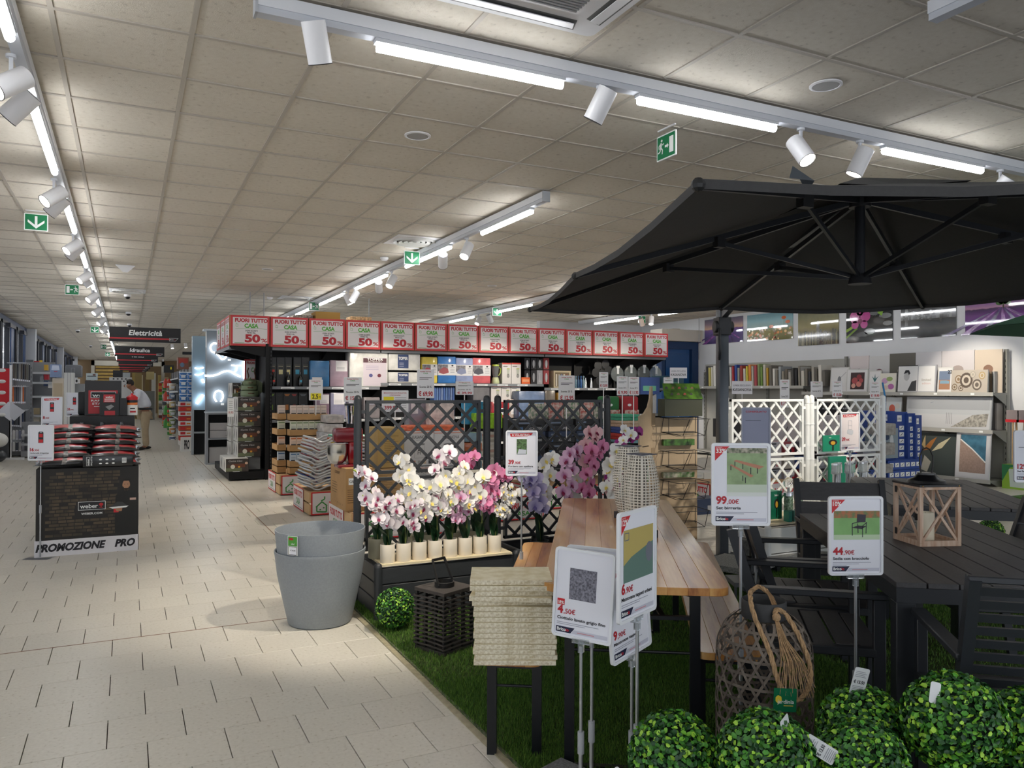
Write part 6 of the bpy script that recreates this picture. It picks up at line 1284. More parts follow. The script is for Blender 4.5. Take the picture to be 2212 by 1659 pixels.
for x,y in ((480,764),(493,775),(478,871)): a=NZ(x,y); q=M(); q.box(a[0],a[0]+.06,-.004,0,a[2]-.04,a[2],SW); q.obj('info_tag',t)
for i in range(2): q=M(); q.box(1.45,2.0,16.14,16.36,.515+i*.15,.655+i*.15,mat('b9b6b6',.5)); q.add([(1.7+.0,16.139,.54+i*.15),(1.95,16.139,.6+i*.15),(1.95,16.139,.63+i*.15)],[(0,1,2)],mat('55555a',.5)); q.obj('lamp_box',None,label='%s grey lamp carton on the cabinet shelf under the neon wall'%('lower','upper')[i],cat='carton')
q=M(); q.box(1.44,1.98,16.14,16.36,.03,.33,mat('b3b1b0',.5)); q.obj('lamp_box',None,label='large grey lamp carton on the cabinet floor under the neon wall',cat='carton')
t=thing('neon_display','pale blue lit display panel farther back beside the aisle','display',(1.30,18.6,0),0)
q=M(); q.box(0,1.6,0,.25,1.0,2.65,NP2); q.box(0,.04,0,.3,0,1,cab);q.box(.6,.64,0,.3,0,1,cab);q.box(.04,.6,.28,.3,0,1,mat('141618',.6));q.box(.04,.6,0,.28,.48,.51,cab); q.obj('panel',t)
def NZ(x,y): a=DY(x,y,18.52); return (a.x-1.30,-.06,a.z)
neon(cat([NZ(421,795),NZ(430,796),NZ(440,794)]),.02); neon(cat([NZ(421,809),NZ(430,810),NZ(440,806)]),.02); neon([NZ(425,872),NZ(439,853)],.04); neon([NZ(437,819),NZ(440,827)],.035)
# =============== PROMO PALLET ===============
BRK=mat('3b3328',.6,noise=.4,scale=8,hex2='5c4e3c'); BRK2=mat('3a3128',.6,noise=.4,scale=8); DKP=mat('17130f',.5)
t=thing('promo_box','pallet box printed with a dark brick wall, PROMOZIONE strip at its foot','pallet box',(-.70,7.85,0),0)
W_,D_,h=.80,1.2,.77
q=M(); q.box(0,W_,0,D_,.0,h-.01,mat('1c1713',.5)); q.obj('carton',t)
q=M(); q.rect(0,.14,W_,h-.01,DKP,-.001)
for r_ in range(19):
    z=.165+r_*.03; x=.07+(.03 if r_%2 else 0)
    while x<W_-.17:
        w_=rnd.choice([.05,.065,.065,.08]); 
        if rnd.random()<.86 and not(.3<x+w_/2<.54 and .3<z<.46): q.rect(x,z,min(x+w_-.006,W_-.15),z+.022,rnd.choice([BRK,BRK,BRK2,mat('544838',.6,noise=.3,scale=9)]),-.0016)
        x+=w_
q.rect(.32,.385,.535,.46,SW,-.002); q.rect(.324,.389,.531,.456,mat('1a1a1e',.5),-.0024); q.text('weber',.335,.402,.036,SW,-.0028,bold=.02,w=.14); q.ell(.5,.43,.017,.014,RED,-.0028); q.rect(.496,.4,.504,.42,RED,-.0028); q.rect(.485,.4,.515,.404,RED,-.0028)
q.text('WEBER.COM',.427,.345,.018,SW,-.0024,'c',bold=.02,w=.165)
SK=mat('b08466',.6); x=.70; q.poly([(x-.09,.16),(x+.085,.16),(x+.085,.5),(x+.05,.545),(x-.04,.545),(x-.085,.5),(x-.09,.35)],mat('1e1e1e',.6),-.002); q.ell(x,.592,.031,.05,SK,-.0024,18); q.poly([(x-.033,.605),(x-.03,.64),(x,.652),(x+.03,.64),(x+.033,.605),(x+.027,.63),(x-.027,.63)],mat('15110f',.6),-.0028); q.poly([(x-.03,.585),(x-.025,.556),(x,.54),(x+.025,.556),(x+.03,.585),(x+.016,.566),(x-.016,.566)],mat('2a1d17',.6),-.0028)
for d in (-.012,.012): q.ell(x+d,.6,.005,.002,INK,-.003,8)
q.ell(x-.03,.562-.01,.001,.001,INK,-.003,6); q.poly([(x-.14,.4),(x+.02,.405),(x-.0,.39),(x-.11,.385)],SW,-.003); q.poly([(x-.13,.402),(x+.01,.407),(x-.03,.44),(x-.07,.445)],mat('3a3a3c',.5),-.0032); q.poly([(x-.09,.385),(x-.03,.387),(x-.035,.36),(x-.075,.358)],SK,-.0026); q.rect(x-.1,.35,x-.06,.385,RED,-.0024); q.rect(x+.03,.455,x+.08,.475,mat('c9a89a',.5),-.0024)
q.obj('brick_print',t)
q=M(); q.box(-.008,W_+.004,-.008,0,0,.14,mat('e4e3e8',.5)); q.box(-.008,0,0,D_,0,.14,mat('e4e3e8',.5)); q.box(W_,W_+.004,-.008,D_,.0,.14,mat('e4e3e8',.5)); s=q.obj('promo_strip',t)
q=M(); q.text('PROMOZIONE',.0,.045,.062,INK,-.0095,bold=.06,w=.54,it=.25); q.text('PRO',.61,.045,.062,INK,-.0095,bold=.06,w=.165,it=.25); q.xf=Matrix.Rotation(PI/2,4,'Z')@Matrix.Translation((0,-W_-.005,0)); q.text('PROMOZIONE',.1,.045,.062,INK,-.001,bold=.06,w=.54,it=.25); q.obj('lettering',s)
q=M(); q.xf=Matrix.Rotation(PI/2,4,'Z')@Matrix.Translation((0,-W_,0)); q.rect(0,.14,.03,h,mat('bdbdbd',.5),-.002); q.rect(.05,.2,.3,.5,mat('2c2620',.5),-.002); q.text('STYLE',.35,.4,.1,mat('8a8a8a',.5),-.002); q.obj('side_print',t)
# charcoal bags
CBK=mat('141519',.3,noise=.2,scale=12,coat=.3,bump=.4,bscale=40); CRD=mat('c8303a',.35,coat=.3,bump=.3,bscale=40); CGR=mat('77726e',.4,noise=.5,scale=30,coat=.3)
def bagmesh(seed,L=.43,W_=.5):
    rs=random.Random(seed); q=M(); nx,ny=12,8; top=[];bot=[]
    for j in range(ny+1):
        for i in range(nx+1):
            u,v=i/nx,j/ny; e=(math.sin(PI*u)*math.sin(PI*v))**.45 if 0<u<1 and 0<v<1 else 0
            z=.028+.047*e+rs.uniform(-.005,.005)*e; top.append((u*L+.012*math.sin(v*7+seed)*(1-e),v*W_+.01*math.sin(u*9+seed)*(1-e),z)); bot.append((top[-1][0],top[-1][1],.028-.026*e))
    n=len(top); 
    for j in range(ny):
        for i in range(nx):
            a=j*(nx+1)+i; u=(i+.5)/nx;v=(j+.5)/ny; m=CRD if (.08<u<.5 and .1<v<.92) or (.56<u<.95 and .1<v<.9 and j%5!=3) else (CGR if .5<=u<=.58 or (u>.8 and v>.6) else CBK)
            q.add([top[a],top[a+1],top[a+nx+2],top[a+nx+1]],[(0,1,2,3)],m); q.add([bot[a+nx+1],bot[a+nx+2],bot[a+1],bot[a]],[(0,1,2,3)],CBK)
    me=q.mesh('charcoal_bag'); bm=bmesh.new(); bm.from_mesh(me); bmesh.ops.remove_doubles(bm,verts=bm.verts,dist=1e-5); bm.to_mesh(me); bm.free(); me.polygons.foreach_set('use_smooth',[True]*len(me.polygons)); return me
bgs=[bagmesh(i) for i in range(4)]
for side in (0,1):
    for k in range(6):
        lv=k if side else k; x=-.72+side*.40+rnd.uniform(-.01,.01); y=7.80+ (0 if k==0 else .03+.13*k); 
        put(bgs[(k+side)%4],'charcoal_bag',None,(x,y+.02*side,.765+k*(.052 if k else 0)),rot=(R(1.5),R((-2,2)[side]),rnd.uniform(-.04,.04)),label='red and black charcoal bag, %s from the bottom of the %s pile'%(ORD[k],('left','right')[side]),cat='bag',group='charcoal bags on the promo box')
# front briquette bag end with writing
q=M(); q.box(0,.40,0,.02,0,.105,CBK); t=q.obj('charcoal_bag',None,(-.345,7.775,.77),label='black briquette bag with a barcode facing the camera on the promo box',cat='bag',bevel=.009)
q=M(); q.frame(.03,.012,.055,.09,.002,SW,-.001); q.xf=Matrix.Translation((.05,-.001,.015))@Matrix.Rotation(-PI/2,4,'Y'); q.text('weber',0,0,.014,SW,0,bold=.02,w=.06); q.text('BRIQUETTES',0,-.025,.012,SW,0,w=.08); q.xf=None
for i in range(6): q.ell(.14+.05*(i%3),.065-.035*(i//3),.012,.006,SW,-.001)
q.rect(.31,.03,.345,.075,SW,-.001); [q.rect(.313+.005*i,.04,.315+.005*i,.072,INK,-.0014) for i in range(6)]; q.obj('print',t)
# black display behind, with boxes on it
t=thing('black_display','black display cabinet behind the charcoal bags with bottle pouches','display',(-.55,9.6,0),0)
q=M(); q.box(0,.63,0,.6,0,1.165,mat('101113',.4)); q.obj('cabinet',t,bevel=.004,seg=1)
for i in range(3): q=M(); q.lathe([(.05,0),(.055,.02),(.05,.15),(.02,.2),(.02,.23),(0,.231)],mat('2c3034',.2,coat=.5),14); q.obj('pouch',t,(.12+i*.19,-.06,.87),smooth=40); q=M(); q.rect(.06+i*.19,.87,.18+i*.19,1.12,mat('050607',.3),-.002); q.obj('slot',t)
def webr(q,W_,h,y): q.rect(W_*.1,h*.05,W_*.9,h*.72,mat('b5242c',.4),y); q.rect(W_*.16,h*.5,W_*.85,h*.68,INK,y-.0006); q.frame(W_*.16,h*.5,W_*.85,h*.68,.005,SW,y-.0008); q.text('weber',W_*.5,h*.53,h*.1,SW,y-.001,'c',bold=.03,w=W_*.6); q.text('RAPIDFIRE',W_*.5,h*.4,h*.05,SW,y-.001,'c',bold=.02,w=W_*.65); q.text('STARTER',W_*.5,h*.31,h*.055,SW,y-.001,'c',bold=.02,w=W_*.6); q.rect(W_*.25,h*.25,W_*.75,h*.26,SW,y-.001)
fb('starter_box','large black carton with a red weber panel on the black display','carton',183,262,822,899,9.75,.35,mat('1a1a1c',.4),webr,z0=1.167)
def webr2(q,W_,h,y): q.rect(W_*.2,h*.6,W_*.8,h*.95,mat('b5242c',.4),y); q.text('weber',W_*.5,h*.8,h*.08,SW,y-.001,'c',bold=.03,w=W_*.4); [q.rect(W_*.25,h*(.64+.05*i),W_*.75,h*(.66+.05*i),SW,y-.0008) for i in range(3)]; q.poly([(W_*.3,h*.4),(W_*.6,h*.5),(W_*.75,h*.42),(W_*.5,h*.25)],mat('8d8d8d',.4),y-.0008); q.rect(W_*.25,h*.02,W_*.8,h*.22,mat('b5242c',.4),y-.0006)
fb('starter_box','smaller black carton with a grill picture in front','carton',215,257,850,899,9.62,.12,mat('121214',.4),webr2,z0=1.167); fb('starter_box','plain black carton right of the weber cartons','carton',258,274,860,899,9.7,.2,mat('19191b',.4),None,z0=1.167)
fb('starter_box','dark covered shape left of the weber cartons','cover',168,190,845,899,10.0,.3,mat('202226',.5),None,z0=1.167,bevel=.02)
p=DY(285,898,9.7); t=thing('lighter_tub','white tub with red lid and orange band on the black display','tub',(p.x,p.y+.06,1.167)); q=M(); q.lathe([(.055,0),(.057,.01),(.057,.115),(.05,.12)],SW,20); q.obj('body',t,smooth=40); q=M(); q.lathe([(.0575,.115),(.0575,.14),(.055,.145)],mat('e2762c',.4),20); q.lathe([(.0578,.14),(.0578,.17),(.056,.172)],mat('26262a',.4),20); q.lathe([(.058,.17),(.06,.2),(.03,.225),(.012,.23),(.012,.245),(0,.247)],RED,20); q.obj('lid',t,smooth=40); q=M(); q.xf=Matrix.Rotation(R(10),4,'Z'); q.rect(-.03,.03,.03,.05,RED,-.058); q.rect(-.03,.07,.02,.08,INK,-.058); q.obj('label_print',t)
st(57,120,918,995,6.72,R(2),('16',',90€'),'Carbonella briquettes','price stand 16 in front of the promo box',picbag); st(86,139,857,922,8.6,R(0),('8',',90€'),None,'price stand in VOLANTINO behind the nearest left one',picbag,None,'in VOLANTINO'); st(140,182,848,900,9.2,R(0),('33',',90€'),None,'price stand leaning at the left of the black cartons',picbag)
# =============== PERSON ===============
def skin(name,V,Ed,rad,m,parent,sub=2):
    me=bpy.data.meshes.new(name); me.from_pydata(V,Ed,[]); me.materials.append(m); o=put(me,name,parent)
    bm=bmesh.new(); bm.from_mesh(me); lay=bm.verts.layers.skin.verify()
    for i,v in enumerate(bm.verts):
        r=rad[i]; v[lay].radius=r if isinstance(r,tuple) else (r,r); v[lay].use_root=(i==0)
    bm.to_mesh(me); bm.free()
    a=o.modifiers.new('skin','SKIN'); a.use_smooth_shade=True; b=o.modifiers.new('sub','SUBSURF'); b.levels=b.render_levels=sub
    dg=bpy.context.evaluated_depsgraph_get(); dg.update(); nm=bpy.data.meshes.new_from_object(o.evaluated_get(dg)); nm.polygons.foreach_set('use_smooth',[True]*len(nm.polygons))
    o.modifiers.clear(); o.data=nm; return o
pg=P(318,970,0); S_=1.0
SKN=mat('9a6a50',.55,noise=.06,scale=20); PX,PY=.40,20.7
# stands turned to the left (-X), leaning a little forward, arms reaching to the display
V=[(0,0,.95),(-.02,0,1.12),(-.12,0,1.30),(-.2,0,1.41),(-.27,0,1.47),(-.34,0,1.53),(-.385,0,1.60), # pelvis..head
   (-.19,.18,1.38),(-.3,.24,1.18),(-.46,.16,1.1),(-.54,.12,1.09),   # far arm
   (-.19,-.18,1.38),(-.28,-.25,1.15),(-.46,-.2,1.06),(-.54,-.18,1.05), # near arm
   (0.0,.09,.88),(.02,.11,.5),(.06,.12,.1),(-.06,.12,.04),(0.0,-.09,.88),(-.03,-.11,.5),(-.0,-.12,.1),(-.12,-.12,.04)]
Ed=[(0,1),(1,2),(2,3),(3,4),(4,5),(5,6),(3,7),(7,8),(8,9),(9,10),(3,11),(11,12),(12,13),(13,14),(0,15),(15,16),(16,17),(17,18),(0,19),(19,20),(20,21),(21,22)]
rad=[.1,.1,.115,.1,.055,.085,.085,.055,.042,.033,.025,.055,.042,.033,.025,.085,.055,.038,.035,.085,.055,.038,.035]
pe=skin('person',V,Ed,rad,SKN,None); pe.location=(PX,PY,0.0); tag(pe,'man in a white shirt, dark tie and beige trousers leaning over in the aisle','person')
pe.rotation_euler=(0,0,R(12))
SH=mat('dfe1ea',.7,noise=.05,scale=8,bump=.3,bscale=14); TR=mat('b5a488',.75,noise=.06,scale=8,bump=.3,bscale=12)
skin('shirt',[(0,0,.98),(-.02,0,1.13),(-.12,0,1.30),(-.195,0,1.4),(-.245,0,1.445),(-.19,.19,1.38),(-.3,.245,1.18),(-.43,.17,1.105),(-.19,-.19,1.38),(-.28,-.255,1.15),(-.43,-.205,1.065)],[(0,1),(1,2),(2,3),(3,4),(3,5),(5,6),(6,7),(3,8),(8,9),(9,10)],[(.185,.17),.165,.16,.13,.065,.075,.06,.045,.075,.06,.045],SH,pe)
skin('trousers',[(0,0,.97),(0.0,.085,.88),(.02,.11,.5),(.05,.12,.07),(0.0,-.085,.88),(-.03,-.11,.5),(0,-.12,.07)],[(0,1),(1,2),(2,3),(0,4),(4,5),(5,6)],[(.175,.16),.115,.085,.075,.115,.085,.075],TR,pe)
q=M(); q.lathe([(.15,.965),(.16,.985),(.16,1.005),(.15,1.01)],mat('22242a',.4),24); q.obj('belt',pe,smooth=40)
for y in (.12,-.12): q=M(); x=.03 if y>0 else -.03; q.sph((x-.03,y,.045),.075,mat('17181a',.35),14,8,.55); o=q.obj('shoe',pe,smooth=60); o.scale=(1.9,.75,1); o.location=(.03 if y>0 else -.03,y*.25,0)
q=M(); q.poly([(-.02,1.5),(.02,1.5),(.03,1.2),(0,1.15),(-.03,1.2)],mat('1c2030',.6),0); o=q.obj('tie',pe,(-.24,0,-.03),rz=-PI/2); o.rotation_euler=(0,R(-12),0); o.location=(-.02,0,0); 
o.data.clear_geometry(); o.data.from_pydata([(-.33,-.02,1.40),(-.33,.02,1.40),(-.29,.035,1.12),(-.285,0,1.08),(-.29,-.035,1.12)],[],[(0,1,2,3,4)]); o.location=(0,0,0); o.rotation_euler=(0,0,0)
hc=Vector((-.372,0,1.575)); q=M()
for i in range(1): q.sph((hc.x+.02,0,hc.z+.03),.099,mat('1d1815',.6,noise=.2,scale=60),18,12,1.0)
o=q.obj('hair',pe,smooth=80)
bm=bmesh.new(); bm.from_mesh(o.data); bmesh.ops.delete(bm,geom=[v for v in bm.verts if v.co.x<hc.x-.045 and v.co.z<hc.z+.06 or v.co.z<hc.z-.06 or (v.co.x<hc.x+.01 and v.co.z<hc.z+.0)],context='VERTS'); bm.to_mesh(o.data); bm.free()
q=M(); q.sph((-.463,0,1.535),.018,SKN,8,6,1.4); q.obj('nose',pe,smooth=80); q=M(); q.sph((-.355,.088,1.55),.02,SKN,8,6,1.5); q.sph((-.355,-.088,1.55),.02,SKN,8,6,1.5); q.obj('ears',pe,smooth=80)
q=M(); q.sph((-.45,.032,1.57),.008,INK,6,4); q.sph((-.45,-.032,1.57),.008,INK,6,4); q.box(-.45,-.444,-.022,.022,1.495,1.501,mat('6a3a34',.6)); q.obj('face_features',pe)
for sy,(hx,hy,hz) in ((1,(-.54,.12,1.09)),(-1,(-.54,-.18,1.05))):
    q=M(); q.sph((hx-.03,hy,hz),.035,SKN,8,6,.55)
    for k in range(4): q.tube([(hx-.045,hy-.024+k*.016,hz),(hx-.075,hy-.027+k*.018,hz-.008),(hx-.1+.008*abs(k-1.5),hy-.028+k*.0185,hz-.03)],[.009,.008,.006],SKN,5)
    q.tube([(hx-.02,hy-.03*sy*0-.03,hz),(hx-.045,hy-.05,hz-.01),(hx-.065,hy-.052,hz-.02)],[.01,.009,.007],SKN,5); q.obj('hand',pe,smooth=80)
# =============== LEFT AISLE GOODS ===============
q=M(); q.box(-.02,.02,-.02,.02,0,1.95,WHITE); q.box(-.3,.25,-.03,.03,0,.04,WHITE); a=DY(23,880,18.9); t=thing('rack','white metal rack post with a red back panel at the left edge','rack',(a.x,18.9,0)); q.obj('post',t); q=M(); q.box(-.26,-.03,.02,.05,1.05,1.88,RED); q.obj('red_panel',t); q=M(); q.box(-.25,.0,-.02,.0,.05,.95,mat('4b4d52',.5)); q.obj('grey_panel',t)
t=thing('hang_card','white cards hanging as a slanted square on the left rack post','card',(a.x,18.84,1.0)); q=M(); q.poly([(-.22,0),(-.03,.2),(.12,0),(0,-.2)],PAPER,0); q.poly([(0,.2),(.26,0),(.07,-.2),(0,-.12)],mat('cfd1da',.5),-.01); q.obj('card',t)
for i in range(5):
    q=M(); q.sph((0,0,0),.07,mat('dcdcda',.4),12,8,.55); b=DY(4,800+i*24,18.6); q.obj('white_helmet_shape',None,b,smooth=80,label='white rounded package at the left edge, %s from the top'%ORD[i],cat='package',group='white rounded packages')
for i,(yy,r,c) in enumerate(((951,.19,'e3e2de'),(985,.16,'3f4248'))): b=DY(-6,yy,18.5); q=M(); q.sph((0,0,0),r,mat(c,.35),20,12,.8); q.obj('ball_lamp',None,b,smooth=80,label='%s rounded object low at the left edge'%('large white','dark grey')[i],cat='ball')
def hangrow(x0,x1,y0,y1,n,Y,cols,lab_,slope=0):
    for i in range(n):
        xa=x0+(x1-x0)*i/n; fb('hanging_pack','slim pack hanging in the %s, %s from the left'%(lab_,ORD[i]),'pack',xa,xa+(x1-x0)/n*.8,y0+slope*i,y1+slope*i,Y+i*.06,.02,mat(cols[i%len(cols)],.5),lambda q,W_,h,y:(q.rect(0,h*.02,W_,h*.12,PAPER,y),q.rect(W_*.3,h,W_*.7,h*1.06,SW,y)),'slim packs in the '+lab_)
hangrow(28,66,784,822,9,19.6,['4a4038','6a6a60','3a3c42','8a8a86','5a5248','222a38'],'top left row',.5)
hangrow(27,56,835,872,8,19.4,['c9682f','5a5e66','3b3f47','4a4e58','777b84','d0d0d4'],'middle left row',0)
hangrow(26,56,886,922,7,19.4,['2b3a5a','3a3e46','5a5e66','2b2f38','d8d9dc'],'lower left row',.3)
shelfunit(0,1.0,0,.4,[(.3,0),(.5,0)],'low grey shelf with flat packs at the left edge',loc=(-2.0,19.3,0),top=0,H_=.75,col=mat('9a9da2',.5),lip=mat('b9bcc0',.4),labels=False,brk=False)
hangrow(27,54,930,950,4,19.35,['e0e0e0','b9b9c2','7a8098','dcdcdc'],'low shelf upper row'); hangrow(27,54,956,975,4,19.35,['dddddd','555a66','d0d0d0','c9c9d0'],'low shelf lower row')
def blk(name,label,cat_,x0,x1,y0,y1,Y,c,dep=.4,pr=None,z0=None,b=0,g=None): return fb(name,label,cat_,x0,x1,y0,y1,Y,dep,mat(c,.5),pr,g,z0=z0,bevel=b)
blk('red_banner','red hanging banner above the left racks','banner',73,85,780,811,22,'b5242c',.03); blk('yellow_pack','yellow packs beside the red banner','pack',85,91,778,798,22.2,'d9b52c',.1); blk('grey_toolbox','dark grey pack at the left of the red banner','pack',56,72,777,802,22.4,'55595f',.1)
blk('red_display','dark red shelf panel between the left racks','panel',48,70,835,876,21.5,'7a1e24',.05); blk('grey_display','grey perforated shelf side at the left','panel',54,72,882,917,20.5,'85888c',.05); 
for i,(x0,x1,y0,y1,c) in enumerate(((72,85,882,895,'a89878'),(72,85,897,915,'c9c4b8'),(94,105,809,820,'b5303a'),(94,104,823,834,'3a4f7a'),(104,113,825,838,'d9d9d9'),(86,95,812,830,'8a8d92'),(95,103,788,800,'d0a53c'))): blk('small_goods','small %s pack on the left shelves, %s'%(('tan','cream','red','navy','white','grey','amber')[i],('under the red panel','low beside the stand','upper middle','below the red one','beside the navy one','beside the red banner','top, near the banner')[i]),'pack',x0,x1,y0,y1,21,c,.2)
blk('blue_case','pale blue carrying case on a beige shelf tower','case',108,131,787,815,17.5,'7d90b5',.3,lambda q,W_,h,y:(q.poly([(W_*.12,h*.55),(W_*.9,h*.55),(W_*.82,h*.92),(W_*.2,h*.92)],mat('c0cbe0',.3),y),q.rect(W_*.35,h*.42,W_*.7,h*.47,RED,y)),b=.01)
blk('shelf_tower','beige open shelf tower under the blue case','shelf',113,137,817,860,17.6,'cfc4b4',.3,lambda q,W_,h,y:(q.rect(W_*.08,h*.08,W_*.92,h*.94,mat('b8a890',.6),y),q.rect(W_*.08,h*.5,W_*.92,h*.54,mat('d8cfc0',.5),y-.001)),z0=0)
blk('white_cabinet','white fridge like cabinet on the left','cabinet',138,159,805,895,16.5,'c9cbcb',.4,lambda q,W_,h,y:[q.rect(W_*k,0,W_*k+.01,h,GREYP,y) for k in (.35,.6)],z0=0)
blk('grey_case','large grey plastic case beyond the white cabinet','case',141,176,788,815,18,'6c6f76',.5,lambda q,W_,h,y:q.frame(W_*.35,h*.3,W_*.6,h*.75,.01,mat('888b92',.4),y),b=.03,z0=None)
blk('white_box','small white box with a round picture under the grey case','box',160,171,818,828,17.5,'d5d5d8',.3,lambda q,W_,h,y:q.ell(W_*.5,h*.5,W_*.2,h*.3,INK,y)); blk('shelf_column','grey column of shelves behind the weber cartons','shelf',159,182,829,880,17.8,'8b9095',.4,None,0)
blk('light_grey_box','pale grey machines on a shelf left of the cartons','machine',186,210,806,821,16.5,'a9b7bd',.3,lambda q,W_,h,y:(q.rect(W_*.1,h*.5,W_*.9,h*.6,INK,y),q.rect(W_*.6,h*.65,W_*.85,h*.85,mat('6a3a30',.5),y)),None)
a=DY(56,900,21.0).x; b=DY(112,900,21.0).x
shelfunit(a,b,20.95,21.6,[(.45,0),(.85,0),(1.3,0),(1.62,0),(1.85,0)],'grey shelf unit with mixed small packs on the left behind the price stands',top=0,H_=2.1,col=mat('8d8f92',.5),lip=mat('b9bcc0',.4),labels=False,brk=False)
a=DY(26,900,20.2).x; b=DY(67,900,20.2).x
shelfunit(a,b,19.75,20.25,[(.35,0)],'grey peg panel carrying the slim hanging packs at the left',top=0,H_=2.05,col=mat('7d7f83',.5),lip=mat('b9bcc0',.4),labels=False,brk=False)
for z,l in ((1.0,'lower'),(1.5,'middle'),(2.0,'upper')): q=M(); q.box(a,b,19.3,19.75,z,z+.015,STEEL); q.obj('hanging_rail',None,label='%s steel rail holding the slim packs at the left'%l,cat='rail')
# =============== FAR END OF THE AISLE ===============
TIM=mat('c9a85c',.6,noise=.1,scale=6); YB=44
t=thing('timber_rack','tall timber rack with stacked yellow planks at the far end of the shop','rack',(DY(196,900,YB).x,YB,0)); q=M(); w_=DY(355,900,YB).x-DY(196,900,YB).x
q.box(0,.15,0,.15,0,2.9,mat('cfcabc',.6)); q.box(w_-.15,w_,0,.15,0,2.9,mat('cfcabc',.6)); q.box(0,w_,0,.15,2.65,2.9,mat('cfcabc',.6)); q.obj('frame',t)
for i in range(10): q=M(); q.box(.2,w_*.5,.1,.5,1.0+i*.17,1.1+i*.17,TIM); q.obj('plank',t)
for i in range(7): q=M(); x=w_*.55+i*.3; q.box(x,x+.2,.2,.3,0,2.3-.1*(i%3),mat(('b8a060','d0c6a8','8a7448','dcdcd6','bfa968','cbb98c','9c8a60')[i],.6)); q.obj('panel',t)
blk('pale_door','pale door panels leaning at the far end','door',262,281,805,890,42,'c3cbd0',.1,lambda q,W_,h,y:q.rect(W_*.5,0,W_*.52,h,GREYP,y),0); blk('chipboard_sheets','yellow brown boards standing at the far end of the aisle','board',291,306,806,905,42.5,'a08a58',.2,None,0); blk('osb_sheet','pale yellow board high at the far end','board',316,333,803,820,43,'cdbd88',.1); blk('grey_rack','grey rack with rolls at the far right of the aisle','rack',308,334,845,900,41,'7d7e7a',.5,None,0)
blk('dark_display','dark display top above the weber cartons','display',244,265,800,815,30,'23262b',.3,None,0); q=M(); b=DY(250,820,24); 
blk('white_lattice_item','white perforated panel behind the person','panel',236,285,815,824,26,'c9c9c9',.05,lambda q,W_,h,y:[q.ell(W_*(.1+.09*i),h-.12+.07*(i%2),.03,.022,INK,y,6) for i in range(9)],0)
# right side of the aisle: buckets, bottles, boxes
RS=mat('8d8f92',.5)
def bucket(px,py,Y,c,lid,label,s=1,hpx=None):
    b=DY(px,py,Y); r=.15*s; h=.30*s; t=thing('paint_bucket',label,'bucket',(b.x,b.y+r,b.z),0,'buckets along the aisle'); q=M(); q.lathe([(r*.88,0),(r,h*.9),(r*1.0,h*.9)],mat(c,.35),16); q.obj('body',t,smooth=40); q=M(); q.lathe([(r*1.04,h*.86),(r*1.04,h),(0,h)],mat(lid,.35),16); q.obj('lid',t,smooth=40); q=M(); q.tube([(-r,-.05,h*.8),(-r*.5,-r*1.05,h*.45),(r*.5,-r*1.05,h*.45),(r,-.05,h*.8)],.004,SW,5); q.obj('handle',t)
    q=M(); q.rect(-r*.5,h*.2,r*.5,h*.6,mat('dfe3ea',.5) if c!='e6e6e4' else mat('c9883a',.5),-r*1.01); q.obj('label_print',t)
for k in range(4):
    for j in range(2): bucket(396+j*17,819.5+k*15.5+(1 if k>1 else 0),20.5+j*.4,'2a6fb5','dfe6ee','blue paint bucket, %s row from the top, %s'%(ORD[k],('left','right')[j]),.62)
for k in range(7): bucket(373,842+k*19,24.5,['c9b9a0','5a6f8c','c3b27c','9aa88a','7a8a58','c98a4c','4a5f8c'][k],'e8e8e6','tub with a picture label in the aisle side column, %s from the top'%ORD[k],.62)
for k in range(4):
    for j in range(2):
        b=DY(358+j*7,(838,866)[k%2]+ (k//2)*58,28+j*.5); q=M(); q.lathe([(.07,0),(.075,.2),(.03,.28),(.03,.31),(0,.31)],mat(('c03a28','3f8f3a')[(k//2)],.4),12); q.obj('fluid_bottle',None,b,smooth=40,label='%s fluid bottle on the aisle shelves, row %s, %s'%(('red','green')[k//2],ORD[k],('left','right')[j]),cat='bottle',group='fluid bottles on the aisle shelves')
for k in range(9):
    blk('small_carton','%s carton in the floor stack by the aisle, %s from the top'%(('red and white','white','orange')[k%3],ORD[k]),'carton',387,414,868+k*10.5,877.5+k*10.5,19.9,('d8d2ce','c9432c','e0ddda','b53a30','dcdcda','c8502f','e2ddd6','c03a2c','e8e6e2')[k],.4,lambda q,W_,h,y:(q.rect(W_*.1,h*.2,W_*.5,h*.8,RED,y),q.rect(W_*.6,h*.3,W_*.9,h*.6,mat('e28a3c',.5),y)))
blk('small_carton','bottom white carton of the aisle stack with black letters','carton',391,414,945,958,19.7,'e8e6e2',.4,lambda q,W_,h,y:q.text('PRO',W_*.3,h*.2,h*.6,INK,y,bold=.05,w=W_*.5),0.0)
for k in range(12):
    for j in range(3):
        X0=(343,351,362)[j]; c=['c9432c','3f8f3a','d9d9d4','a8c03a','555a60','e28a3c','dcdcda','7a3a34','4a8a4c','c9c9c2','b5303a','8a8a80'][(k*5+j*3)%12]
        blk('shelf_goods','%s goods on the aisle side shelves, column %s, row %s'%(('small','mixed','bagged')[j],ORD[j],ORD[k]),'goods',X0,X0+(7,8,9)[j],828+k*(6.3,8.2,9.6)[j],833.6+k*(6.3,8.2,9.6)[j],(38,34,27)[j],c,.3,g='mixed goods on the aisle shelves')
